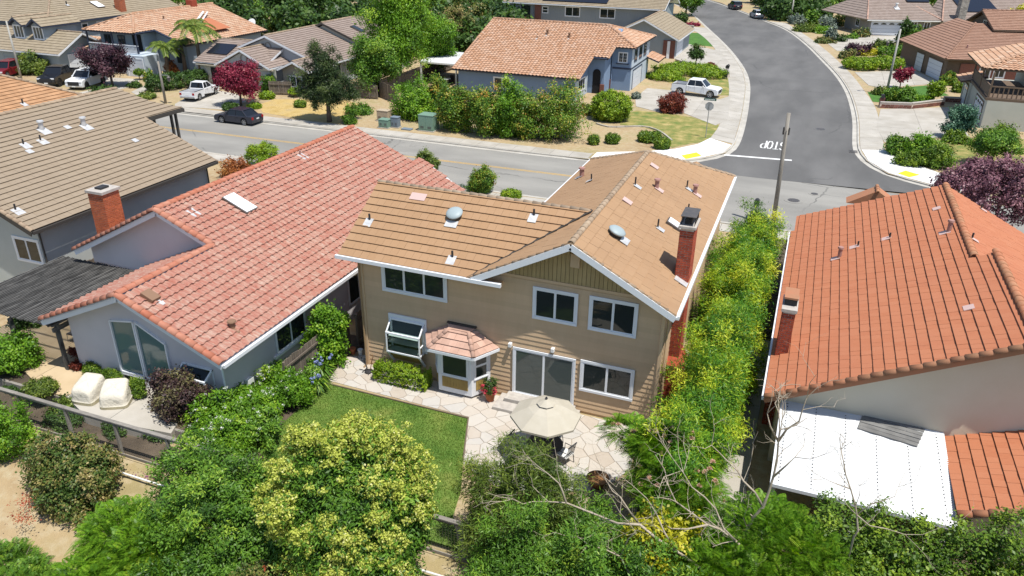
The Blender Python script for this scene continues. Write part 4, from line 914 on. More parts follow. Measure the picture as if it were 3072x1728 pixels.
def gable_roof(h, x0, x1, y0, y1, ze, zr, ax, m, kind='flat', w=.34, L=.42, nobj=40, cap='cap_tan', dm=None, trim='white_trim', capr=.12):
    """gabled roof with its ridge along ax; rake trim at both ends"""
    if ax == 'y':
        xm = (x0+x1)/2; pl = [[(x1, y1, ze), (x1, y0, ze), (xm, y0, zr), (xm, y1, zr)], [(x0, y0, ze), (x0, y1, ze), (xm, y1, zr), (xm, y0, zr)]]; rd = ((xm, y0, zr), (xm, y1, zr)); ends = [((x0, y, ze), (xm, y, zr), (x1, y, ze)) for y in (y0, y1)]; eav = [((x0, y0, ze), (x0, y1, ze)), ((x1, y0, ze), (x1, y1, ze))]
    else:
        ym = (y0+y1)/2; pl = [[(x0, y0, ze), (x1, y0, ze), (x1, ym, zr), (x0, ym, zr)], [(x1, y1, ze), (x0, y1, ze), (x0, ym, zr), (x1, ym, zr)]]; rd = ((x0, ym, zr), (x1, ym, zr)); ends = [((x, y0, ze), (x, ym, zr), (x, y1, ze)) for x in (x0, x1)]; eav = [((x0, y0, ze), (x1, y0, ze)), ((x0, y1, ze), (x1, y1, ze))]
    r = roof(h, pl, MATS[m], kind, w, L, nobj, dmat=MATS[trim])
    caps(r, V(*rd[0])+V(0, 0, .02), V(*rd[1])+V(0, 0, .02), MATS[cap], capr, .6)
    for a, b_, c in (ends[:1] if ax == 'y' else ends):
        for p, q in ((a, b_), (c, b_)): MB().beam(V(*p)-V(0, 0, .12), V(*q)-V(0, 0, .12), .06, .2).build('barge_board', trim, h)
    for a, c in eav: MB().beam(V(*a)-V(0, 0, .09), V(*c)-V(0, 0, .09), .1, .14).build('gutter', trim, h)
    return r
def gwall(h, x0, x1, y0, y1, ze, zr, ax, m, z0=0):
    if ax == 'y': return MB().extr([(x0, y0, z0), (x1, y0, z0), (x1, y0, ze), ((x0+x1)/2, y0, zr), (x0, y0, ze)], (0, y1-y0, 0)).build('wall', m, h)
    return MB().extr([(x0, y0, z0), (x0, y1, z0), (x0, y1, ze), (x0, (y0+y1)/2, zr), (x0, y0, ze)], (x1-x0, 0, 0)).build('wall', m, h)
# ---- blue house on the corner
h = thing('blue_house', 'blue stucco house with terracotta tile roof and arched entry on the street corner', 'house', (-29, 90, 0))
BS = .3; bz = lambda y: 2.5+BS*(y-80.5); RYb = 94.0
rb = roof(h, [[(-38.4, 80.5, 2.5), (-23.4, 80.5, 2.5), (-23.4, 85.6, bz(85.6)), (-21.6, 85.6, bz(85.6)), (-21.6, 88.6, bz(88.6)), (-19.2, 88.6, bz(88.6)), (-23.9, RYb, bz(RYb)), (-38.9, RYb, bz(RYb))]], MATS['tile_clay'], 's', .42, .46, 300, dmat=MATS['trim_navy'])
rb2 = roof(h, [[(-19.2, 99.4, bz(88.6)), (-19.2, 88.6, bz(88.6)), (-23.9, RYb, bz(RYb))], [(-19.2, 99.4, bz(88.6)), (-39, 99.4, bz(88.6)), (-39, RYb, bz(RYb)), (-23.9, RYb, bz(RYb))]], MATS['tile_clay_pale'], 's', .42, .46, 60, dmat=MATS['trim_navy'])
caps(rb, (-38.9, RYb, bz(RYb)+.05), (-23.9, RYb, bz(RYb)+.05), MATS['tile_clay'], .16, .5); caps(rb, (-23.9, RYb, bz(RYb)+.05), (-19.2, 88.6, bz(88.6)+.05), MATS['tile_clay'], .15, .5); caps(rb, (-23.9, RYb, bz(RYb)+.05), (-19.2, 99.4, bz(88.6)+.05), MATS['tile_clay'], .15, .5)
for p, q in (((-23.4, 80.5, 2.5), (-23.4, 85.6, bz(85.6))), ((-21.6, 85.6, bz(85.6)), (-21.6, 88.6, bz(88.6))), ((-38.4, 80.5, 2.5), (-38.9, RYb, bz(RYb)))): caps(rb, p, q, MATS['tile_clay'], .12, .5, 'rake_tile')
w = MB()
def under(x0, x1, y0, y1, off=.3): w.extr([(x0, y0, 0), (x0, y1, 0), (x0, y1, bz(y1)-off), (x0, y0, bz(y0)-off)], (x1-x0, 0, 0))
under(-37.9, -24.0, 81.1, 94); under(-24.0, -22.1, 86.2, 94); w.box(-37.9, 90, 0, -19.8, 98.8, 4.7); w.build('wall', 'stucco_blue', h)
w = MB(); w.box(-22.0, 89.1, 0, -19.75, 98.7, 4.75); w.build('wall', 'stucco_blue', h)
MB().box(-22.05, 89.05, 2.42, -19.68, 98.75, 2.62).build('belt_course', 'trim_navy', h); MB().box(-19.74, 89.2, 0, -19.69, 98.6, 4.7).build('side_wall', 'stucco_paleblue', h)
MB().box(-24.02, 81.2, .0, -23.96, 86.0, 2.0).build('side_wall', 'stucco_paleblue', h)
window(h, (-20.75, 89.09, 3.2), X1, Nf, .95, 1.05, 2, .1, tm='white_trim', bars=(2, 3)); MB().box(-21.5, 88.95, 3.0, -20.0, 89.1, 3.1).build('window_sill', 'trim_navy', h)
for y in (91, 93.5, 96): window(h, (-19.68, y, 3.2), Y1, Nr, 1.3, 1.2, 2, .1, tm='trim_navy')
window(h, (-23.95, 83.6, .8), Y1, Nr, 2.4, 1.2, 3, .12, tm='white_trim'); window(h, (-32.5, 81.09, .75), X1, Nf, 1.9, 1.1, 2, .12, tm='white_trim')
garage_door(h, (-19.68, 92.4, 0), Y1, Nr, 4.6, 2.15, 'white_door', tm='trim_navy')
pts = [(-23.4, 86.18, 0), (-22.5, 86.18, 0), (-22.5, 86.18, 2.3)]+[(-22.95+.45*math.cos(a), 86.18, 2.3+.45*math.sin(a)) for a in np.linspace(.2, math.pi-.2, 7)]+[(-23.4, 86.18, 2.3)]
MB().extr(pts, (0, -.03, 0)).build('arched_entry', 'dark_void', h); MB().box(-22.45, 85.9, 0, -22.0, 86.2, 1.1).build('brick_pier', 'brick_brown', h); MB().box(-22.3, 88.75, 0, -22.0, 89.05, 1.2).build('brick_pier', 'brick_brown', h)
nB = V(0, -BS, 1)
def on_blue(u, v):
    d = ray(u, v); t = ((V(0, 80.5, 2.5)-CP) @ nB)/(d @ nB); return d*t+CP
for u, v in ((1377, 88), (1432, 96)): pipe_vent(h, on_blue(u, v), nB, .13, .55, 'duct_brown', .25, cap=True, name='flue')
pipe_vent(h, on_blue(1351, 97), nB, .05, .3)
MB().tube([(-24.05, 81.0, 2.2), (-24.0, 81.0, .1)], .05).build('downpipe', 'stucco_blue', h); MB().tube([(-21.95, 89.0, 4.6), (-21.95, 89.0, .1)], .05).build('downpipe', 'stucco_blue', h)
rs = roof(h, [[(-18.3, 97.2, 2.3), (-18.3, 93.5, 2.3), (-19.6, 93.5, 2.9), (-19.6, 97.2, 2.9)]] if False else [[(-18.1, 101.5, 2.2), (-18.1, 97.3, 2.2), (-19.7, 97.3, 2.75), (-19.7, 101.5, 2.75)]], MATS['tile_clay'], 's', .42, .46, 0, dmat=MATS['trim_navy'])
# white patio cover on its left
t = thing('patio_cover', 'small white flat patio cover left of the blue house', 'patio cover', (-41.5, 86.5, 0))
corr(-43.8, -39.0, 83.0, 90.4, 2.6, 2.75, MATS['white_corrugated'], t, 'corrugated_sheet', .2, .02)
for x in (-43.7, -39.1): MB().box(x-.08, 83.0, 0, x+.08, 83.16, 2.6).build('post', 'white_paint', t)
MB().box(-43.8, 82.98, 2.42, -39, 83.12, 2.6).build('beam', 'white_paint', t); MB().box(-43.85, 83.1, 2.42, -43.75, 90.3, 2.7).build('beam', 'white_paint', t)
t = thing('garden_furniture', 'white garden table and dark chairs under the white patio cover', 'table', (-41, 84.5, 0))
MB().lathe((-40.6, 83.6, 0), [(.5, .70), (.5, .74)], 16).build('table_top', 'white_paint', t); MB().tube([(-40.6, 83.6, 0), (-40.6, 83.6, .7)], .05).build('leg', 'white_paint', t)
for x, y in ((-41.6, 84), (-40.6, 84.9)): MB().box(x-.25, y-.25, .0, x+.25, y+.25, .42).build('seat', 'vent_black', t); MB().box(x-.25, y+.2, .42, x+.25, y+.26, .9).build('backrest', 'vent_black', t)
# ---- grey two-storey house behind it
h = thing('blue_grey_house', 'blue-grey two-storey sided house with garage gable behind the blue house', 'house', (-36, 135, 0))
MB().box(-50, 127.6, 0, -24.2, 139, 5.35).build('wall', 'siding_bluegrey', h)
for i in range(60):
    x = -49.8+i*.43; MB().box(x, 127.57, 0, x+.4, 127.61, 5.3).build('siding_board', 'siding_bluegrey', h)
gable_roof(h, -50.8, -23.4, 126.8, 140, 5.35, 7.9, 'x', 'tile_olive', nobj=40, L=.5)
for u in (1440, 1528): p = aty(u, 38, 127.6); window(h, (p[0], 127.56, 3.6), X1, Nf, 2.4, 1.35, 2, .12)
p = aty(1372, 20, 127.6); window(h, (p[0], 127.56, 3.9), X1, Nf, .9, .9, 1, .1, rows=(1, 1)); p = aty(1354, 30, 127.6); MB().box(p[0]-.5, 127.2, 0, p[0]+.5, 127.7, 5.2).build('chimney', 'brick_brown', h)
p = aty(1323, 30, 127.6); MB().box(p[0]-.8, 127.5, 2.5, p[0]+.8, 127.62, 4.9).build('window', 'window_glass', h); MB().box(p[0]-.9, 126.2, 0, p[0]+.3, 127.4, 3.1).build('brick_pier', 'brick_brown', h)
gwall(h, -28.6, -19.3, 114.6, 127.7, 2.7, 5.0, 'y', 'siding_bluegrey'); gable_roof(h, -29.2, -18.6, 114.0, 127.7, 2.65, 5.25, 'y', 'tile_olive', nobj=60, L=.5)
MB().box(-20.9, 114.4, 0, -19.2, 114.62, 2.5).build('brick_panel', 'brick_brown', h); MB().box(-20.3, 114.35, 0, -19.9, 114.4, 2.4).build('corner_board', 'white_trim', h)
MB().box(-24.3, 127.5, 0, -24.15, 127.65, 5.3).build('corner_board', 'white_trim', h); garage_door(h, (-19.28, 119, 0), Y1, Nr, 4.8, 2.2, 'white_door')
M('solar', (.012, .014, .022), rough=.2); MB().extr([(-44, 127.6, 5.75), (-33, 127.6, 5.75), (-33, 132.5, 7.65), (-44, 132.5, 7.65)], (0, -.05, .08)).build('solar_panel', 'solar', h)
# ---- gabled ranch house with solar panel
h = thing('gabled_house', 'single-storey house with taupe tile roof, front gables and a solar panel', 'house', (-59, 80, 0))
gable_roof(h, -67.3, -57.5, 71.6, 81.6, 2.6, 4.6, 'x', 'tile_taupe', nobj=60); gwall(h, -66.7, -58, 72.2, 81, 2.5, 4.3, 'x', 'stucco_sage')
ra = gable_roof(h, -64.0, -56.4, 71.3, 76.5, 2.62, 4.45, 'y', 'tile_taupe', nobj=40); gwall(h, -63.5, -56.9, 71.9, 76, 2.5, 4.2, 'y', 'stucco_pearl')
MB().box(-66.8, 72.1, 0, -56.3, 72.25, 2.45).build('front_wall', 'stucco_sage', h)
gable_roof(h, -67.1, -51.9, 75.0, 85.1, 2.7, 5.55, 'y', 'tile_taupe', nobj=150); gwall(h, -66.5, -52.5, 75.5, 85, 2.6, 5.3, 'y', 'stucco_pearl')
gable_roof(h, -66.5, -50.3, 84.9, 94, 2.85, 5.95, 'y', 'tile_taupe', nobj=80, trim='dark_trim'); gwall(h, -66, -50.8, 85.2, 93.5, 2.7, 5.6, 'y', 'stucco_sage')
gable_roof(h, -55.9, -51.6, 71.9, 77, 2.55, 3.5, 'y', 'tile_taupe', nobj=20); gwall(h, -55.5, -52, 72.4, 76, 2.45, 3.3, 'y', 'siding_taupe')
MB().box(-66.9, 71.55, 2.32, -56.2, 71.7, 2.56).build('fascia', 'stucco_cream', h)
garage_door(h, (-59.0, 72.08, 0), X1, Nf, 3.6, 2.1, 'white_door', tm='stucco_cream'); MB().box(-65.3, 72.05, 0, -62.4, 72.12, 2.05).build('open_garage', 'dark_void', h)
window(h, (-53.8, 72.38, .7), X1, Nf, 1.5, 1.1, 2, .1); window(h, (-52.48, 78.4, 1.0), Y1, Nr, 2.0, 1.4, 2, .1); window(h, (-52.48, 81.6, 1.2), Y1, Nr, 2.0, 1.3, 2, .1)
for x, y, z in ((-60.2, 71.75, 3.4), (-59.5, 75.3, 4.3)):
    MB().tube([(x+.42*math.cos(a), y+.1, z+.42*math.sin(a)) for a in np.linspace(0, 2*math.pi, 17)], .06, 6, False).build('gable_ring', 'siding_taupe', h)
def on_w(u, v):
    n = V(0, -.4, 1); d = ray(u, v); t_ = ((V(0, 71.6, 2.6)-CP) @ n)/(d @ n); return d*t_+CP
q0, q1 = on_w(520, 136), on_w(572, 139); q2 = on_w(592, 115); yt = q2[1]; sp = [V(q0[0], q0[1], 0), V(q1[0], q0[1], 0), V(q1[0], yt, 0), V(q0[0], yt, 0)]
MB().extr([V(p[0], p[1], 2.6+.4*(p[1]-71.6)+.1) for p in sp], (0, -.03, .07)).build('solar_panel', 'solar', h)
skylight(h, (-55.5, 88.6, 2.85+.383*5.2+.05), (.383, 0, 1), .5, .9, 'window_glass')
# ---- Spanish two-storey house
h = thing('spanish_house', 'two-storey blue-grey house with clay barrel-tile roof and front balcony', 'house', (-80, 80, 0))
EX0, EX1, EY = -84.8, -76.6, 72.6; sz = 5.0; rz = 6.6; xm = -81.2
rsp = roof(h, [[(EX0, EY, sz), (EX1, EY, sz), (xm, 77.5, rz)], [(-72.2, 92, 3.47), (-72.2, 76.0, 3.47), (EX1, 76.0, sz), (EX1, EY, sz), (xm, 77.5, rz), (xm, 92, rz)], [(EX0, EY, sz), (EX0, 92, sz), (xm, 92, rz), (xm, 77.5, rz)]], MATS['tile_clay_pale'], 's', .45, .48, 260, dmat=MATS['trim_navy'])
caps(rsp, (xm, 77.5, rz+.05), (xm, 92, rz+.05), MATS['tile_clay'], .16, .5); caps(rsp, (EX0, EY, sz+.05), (xm, 77.5, rz+.05), MATS['tile_clay'], .15, .5); caps(rsp, (EX1, EY, sz+.05), (xm, 77.5, rz+.05), MATS['tile_clay'], .15, .5)
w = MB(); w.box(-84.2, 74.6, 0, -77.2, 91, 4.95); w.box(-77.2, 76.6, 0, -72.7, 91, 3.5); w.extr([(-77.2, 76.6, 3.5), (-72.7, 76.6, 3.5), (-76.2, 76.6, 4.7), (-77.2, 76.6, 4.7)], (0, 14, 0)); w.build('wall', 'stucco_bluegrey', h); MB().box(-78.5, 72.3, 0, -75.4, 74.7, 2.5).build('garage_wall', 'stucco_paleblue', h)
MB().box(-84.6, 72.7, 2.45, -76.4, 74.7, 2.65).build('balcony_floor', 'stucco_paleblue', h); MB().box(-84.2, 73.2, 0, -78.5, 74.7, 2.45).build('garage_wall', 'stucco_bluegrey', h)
for x in (-84.4, -80.4, -76.6): MB().box(x-.08, 72.75, 2.6, x+.08, 72.91, 5).build('balcony_post', 'trim_navy', h)
MB().box(-84.4, 72.78, 3.5, -76.5, 72.88, 3.6).build('balcony_rail', 'white_trim', h)
for i in range(40): MB().box(-84.3+i*.195, 72.8, 2.65, -84.25+i*.195, 72.86, 3.5).build('baluster', 'white_trim' if i > 22 else 'stucco_bluegrey', h)
for x in (-83, -80.8): window(h, (x, 74.58, 3.2), X1, Nf, 1.0, 1.1, 2, .1, tm='trim_navy')
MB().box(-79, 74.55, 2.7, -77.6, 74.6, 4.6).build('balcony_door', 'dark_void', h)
garage_door(h, (-76.9, 72.28, 0), X1, Nf, 2.4, 2.1, 'white_door'); garage_door(h, (-81.4, 73.18, 0), X1, Nf, 4.6, 2.1, 'white_door')
for x in (-76, -74): MB().extr([(x-.4, 76.58, 1.2)]+[(x+.4*math.cos(a), 76.58, 2.8+.4*math.sin(a)) for a in np.linspace(math.pi, 0, 7)][::1]+[(x+.4, 76.58, 1.2)], (0, -.03, 0)).build('arched_window', 'window_glass', h)
brick_stack(h, -84.2, 86.5, -83.2, 87.5, 5, 7.6, 20, bm='brick_red') if False else MB().box(-81.8, 87.5, 6, -80.8, 88.5, 7.4).build('chimney', 'brick_red', h)
MB().tube([(-78.6, 87, 6.05), (-76.4, 82.8, 5.2)], .14).build('solar_pipe', 'white_paint', h); MB().tube([(-78.1, 87.2, 6.0), (-75.8, 83, 5.1)], .1).build('solar_pipe', 'white_paint', h)
for x, y in ((-78.8, 80), (-76.8, 81)): pipe_vent(h, (x, y, rz-(x-xm)*.34), (.34, 0, 1), .1, .4, 'duct_brown', .2, cap=True, name='flue')
rsm = roof(h, [[(-88.3, 73.0, 2.6), (-84.2, 73.0, 2.6), (-84.2, 76, 3.6), (-88.3, 76, 3.6)]], MATS['tile_clay_pale'], 's', .45, .48, 30, dmat=MATS['trim_navy']); MB().box(-88, 73.6, 0, -84.2, 77, 2.5).build('wall', 'stucco_bluegrey', h)
MB().extr([(-73.5, 80, 4.4), (-73.5, 86, 4.4), (-76.8, 86, 5.45), (-76.8, 80, 5.45)], (0.03, 0, .06)).build('roof_patch', 'tile_orange', h)
# ---- dormer house at the top left
h = thing('dormer_house', 'blue-grey house with two window dormers and olive tile roof at the top left', 'house', (-95, 80, 0))
gable_roof(h, -106, -85.4, 69.0, 77.1, 2.5, 4.6, 'x', 'tile_olive', nobj=80, L=.5); gwall(h, -105.4, -86.1, 69.6, 76.5, 2.4, 4.3, 'x', 'stucco_bluegrey')
w = MB(); w.box(-106, 74.2, 0, -92.2, 96, 5.2); w.build('wall', 'stucco_bluegrey', h)
ro = roof(h, [[(-106.6, 73.5, 5.15), (-91.6, 73.5, 5.15), (-97.2, 79.3, 7.6), (-106.6, 79.3, 7.6)], [(-91.6, 97, 5.15), (-91.6, 73.5, 5.15), (-97.2, 79.3, 7.6), (-97.2, 97, 7.6)]], MATS['tile_olive'], 'flat', .34, .5, 100)
MB().beam((-91.6, 73.5, 5.05), (-91.6, 97, 5.05), .12, .18).build('gutter', 'trim_navy', h); MB().beam((-106.6, 73.5, 5.05), (-91.6, 73.5, 5.05), .12, .18).build('gutter', 'trim_navy', h)
caps(ro, (-91.6, 73.5, 5.2), (-97.2, 79.3, 7.65), MATS['cap_tan'], .12, .5)
for x in (-93.9, -90.6):
    gwall(h, x-1.0, x+1.0, 71.2, 76, 5.3, 5.9, 'y', 'stucco_bluegrey', 3.0); gable_roof(h, x-1.35, x+1.35, 70.7, 76.5, 5.3, 6.2, 'y', 'tile_olive', nobj=0, trim='trim_navy', L=.5); window(h, (x, 71.18, 3.75), X1, Nf, 1.5, 1.4, 3, .12, gm='curtain_glass')
for y in (79.5, 82, 85, 88): window(h, (-92.18, y, 3.6), Y1, Nr, .9, 1.0, 1, .1)
skylight(h, (-94.4, 84.2, 6.45), (.44, 0, 1), .6, .8); brick_stack(h, -93.2, 86, -92.2, 87, 0, 8.5, 60, bm='brick_orange'); garage_door(h, (-86.05, 73.2, 0), Y1, Nr, 4.6, 2.1, 'white_door')
garage_door(h, (-93, 69.56, 0), X1, Nf, 5, 2.1, 'stucco_bluegrey', tm='stucco_bluegrey'); pipe_vent(h, (-95.2, 80, 6.8), (.44, 0, 1), .08, .45)
h = thing('orange_roof_house', 'house with bright orange roof in the top left corner', 'house', (-120, 95, 0))
gable_roof(h, -128, -109, 84, 104, 4.0, 7.2, 'y', 'tile_orange', nobj=20, L=.6, w=.5); MB().box(-127, 85, 0, -110, 103, 4).build('wall', 'stucco_cream', h)
# ---- ranch house, top right
h = thing('stone_chimney_house', 'taupe ranch house with white garage door and stone chimney at the top right', 'house', (7.9, 154.96, 0))
z0 = 2.7
ro = roof(h, [[(6.9, 154.3, z0), (20, 154.3, z0), (20, 161.5, 5.4), (12.6, 164.6, 6.4), (10.5, 164.6, 6.4)], [(4.2, 170, z0), (6.9, 154.3, z0), (10.5, 164.6, 6.4)], [(19.6, 153.6, z0-.1), (48, 153.6, z0-.1), (48, 165, 6.8), (24.5, 165, 6.8)], [(19.6, 160, z0), (19.6, 153.6, z0-.1), (24.5, 165, 6.8)]], MATS['tile_taupe'], 'flat', .5, .6, 150)
for p, q in (((6.9, 154.3, z0), (10.5, 164.6, 6.4)), ((19.6, 153.6, z0), (24.5, 165, 6.8)), ((20, 154.3, z0+.1), (15, 163.5, 5.9))): caps(ro, p, q, MATS['tile_terracotta_pale'], .14, .7)
w = MB(); w.box(7.6, 155, 0, 20, 166, 2.65); w.box(19.8, 154.4, 0, 47, 166, 2.6); w.build('wall', 'siding_taupe', h)
garage_door(h, (10.9, 154.96, 0), X1, Nf, 5.6, 2.3, 'white_door', arches=4); MB().beam((6.9, 154.25, z0-.1), (48, 153.6, z0-.1), .1, .18).build('gutter', 'white_paint', h)
M('stone_grey', (.20, .19, .18), (.30, .29, .27), ns=5, rough=.9, rnd=.3, bump=.5)
brick_stack(h, 22.4, 154.0, 23.7, 155.2, 0, 6.4, 60, 'stone_grey', 'mortar', bl=.4, bh=.2); window(h, (5.9+1.7, 160, 1.0), Y1, V(-1, 0, 0), 1.6, 1.2, 2, .1)
for x in (15.5, 17.8): window(h, (x, 154.94, .8), X1, Nf, 1.0, 1.5, 2, .1)
MB().extr([(24.5, 157, 3.9), (31, 157, 3.9), (31, 162.5, 5.95), (24.5, 162.5, 5.95)], (0, -.06, .15)).build('solar_panel', 'solar', h); MB().extr([(16, 160.5, 5.2), (20, 160.5, 5.2), (20, 163.4, 6.2), (16, 163.4, 6.2)], (0, -.06, .1)).build('solar_panel', 'solar', h)
pipe_vent(h, (13.4, 158.6, 4.35), (0, -.37, 1), .2, .7, 'white_paint', .5, cap=True, name='flue')
h.rotation_euler = (0, 0, math.radians(20)); h.location = (7.9, 155.35, 0)
# ---- brown-roofed garage house, right
h = thing('brown_roof_house', 'house with brown tile roof and two white garage doors at the right', 'house', (13.6, 109.7, 0))
zz = 2.95
ro = roof(h, [[(13.0, 126.5, zz), (13.0, 109.0, zz), (20.3, 120.5, zz+3.1), (20.3, 126.5, zz+3.1)], [(13.0, 109, zz), (30, 109, zz), (30, 120.5, zz+3.1), (20.3, 120.5, zz+3.1)]], MATS['tile_brown'], 'flat', .4, .5, 160, dmat=MATS['wood_brown'])
caps(ro, (13, 109, zz+.05), (20.3, 120.5, zz+3.15), MATS['tile_brown'], .13, .6); gable_roof(h, 21.5, 34, 117.5, 127, 5.6, 7.6, 'x', 'tile_brown', nobj=30, trim='wood_brown', cap='tile_brown')
MB().extr([(21.9, 118.3, 4.4), (21.9, 126, 4.4), (21.9, 126, 5.5), (21.9, 122.2, 7.2), (21.9, 118.3, 5.5)], (10, 0, 0)).build('wall', 'wood_brown', h); window(h, (21.88, 121, 5.3), V(0, -1, 0), V(-1, 0, 0), 1.6, 1.0, 2, .12, tm='stucco_cream')
w = MB(); w.box(13.6, 109.7, 0, 30, 126, 2.85); w.build('wall', 'wood_brown', h)
for y, wd_ in ((118.6, 2.6), (113.2, 4.6)): garage_door(h, (13.58, y, 0), V(0, -1, 0), V(-1, 0, 0), wd_, 2.2, 'white_door', tm='wood_brown')
MB().box(15.2, 109.6, 0, 30, 109.72, 2.4).build('brick_wall', 'brick_brown', h)
for x in (18.2, 19.9): window(h, (x, 109.58, .9), X1, Nf, 1.2, 1.2, 2, .12)
pipe_vent(h, (16.6, 112.4, 3.7), (0, -.3, 1), .1, .6, 'vent_pink', .2)
h.rotation_euler = (0, 0, math.radians(14.5)); h.location = (15.3, 110.9, 0)
# ---- balcony house at the right edge
h = thing('balcony_house', 'pale stucco house with brown timber balcony and barrel-tile roof at the right edge', 'house', (20, 92, 0))
w = MB(); w.box(16.1, 86.0, 0, 30, 96, 2.7); w.box(15.9, 95.6, 0, 28, 100, 2.6); w.box(20.5, 91, 2.7, 30, 99, 5.4); w.build('wall', 'stucco_sage', h)
garage_door(h, (16.08, 89.6, 0), V(0, -1, 0), V(-1, 0, 0), 4.4, 2.2, 'white_door', tm='wood_brown', arches=4); garage_door(h, (15.88, 97.6, 0), V(0, -1, 0), V(-1, 0, 0), 2.4, 2.2, 'white_door', tm='wood_brown', arches=2)
MB().box(15.9, 86.0, 2.7, 30, 97, 2.95).build('balcony_floor', 'wood_brown', h)
ro = roof(h, [[(15.3, 98.6, 5.3), (15.3, 88.2, 5.3), (20, 93, 6.6), (20, 98.6, 6.6)], [(15.3, 88.2, 5.3), (32, 88.2, 5.3), (32, 93, 6.6), (20, 93, 6.6)]], MATS['tile_clay_pale'], 's', .45, .5, 80, dmat=MATS['wood_brown'])
caps(ro, (15.3, 88.2, 5.35), (20, 93, 6.65), MATS['tile_clay_pale'], .15, .5)
for x, y in ((16.1, 86.2), (16.1, 91.5), (16.1, 96.6), (20.2, 86.2), (25, 86.2)): MB().box(x-.08, y-.08, 2.9, x+.08, y+.08, 5.3).build('balcony_post', 'wood_brown', h)
for p, q in (((16.1, 86.2, 4.0), (16.1, 96.6, 4.0)), ((16.1, 86.2, 4.0), (30, 86.2, 4.0))): MB().beam(p, q, .1, .12).build('balcony_rail', 'wood_brown', h)
MB().box(16.08, 86.3, 3.0, 16.12, 96.5, 3.9).build('balcony_screen', 'wood_brown', h)
for i in range(30): MB().box(16.4+i*.4, 86.17, 2.95, 16.5+i*.4, 86.23, 3.95).build('baluster', 'wood_brown', h)
roof(h, [[(15.0, 100.3, 2.65), (15.0, 96.2, 2.65), (17.5, 96.2, 3.3), (17.5, 100.3, 3.3)]], MATS['tile_clay_pale'], 's', .45, .5, 0, dmat=MATS['wood_brown'])
window(h, (22.5, 90.98, 3.1), X1, Nf, 1.6, 1.9, 2, .1)
# ================================================================ vehicles (front toward +x, built at the origin)
M('car_white', (.70, .71, .72), rough=.22, spec=.6); M('car_black', (.012, .012, .014), rough=.15, spec=.6); M('car_slate', (.045, .048, .065), rough=.18, metal=.4, spec=.6); M('car_red', (.16, .012, .018), rough=.2, spec=.6); M('car_silver', (.42, .44, .48), rough=.25, metal=.5)
M('tyre', (.018, .018, .018), rough=.85); M('rim', (.45, .46, .47), rough=.3, metal=.8); M('rim_dark', (.05, .05, .055), rough=.35, metal=.6); M('plastic_black', (.02, .02, .022), rough=.6); M('lamp_clear', (.6, .62, .64), rough=.1); M('lamp_red', (.30, .01, .012), rough=.15)
glassmat('car_glass', (.012, .014, .018, 1), .03); M('sunshade', (.25, .55, .72), (.6, .75, .82), ns=3, rough=.4, metal=.3)
def arch(x, r, z, n=9): return [(x+r*math.cos(a), z+r*math.sin(a)) for a in np.linspace(math.pi, 0, n)]
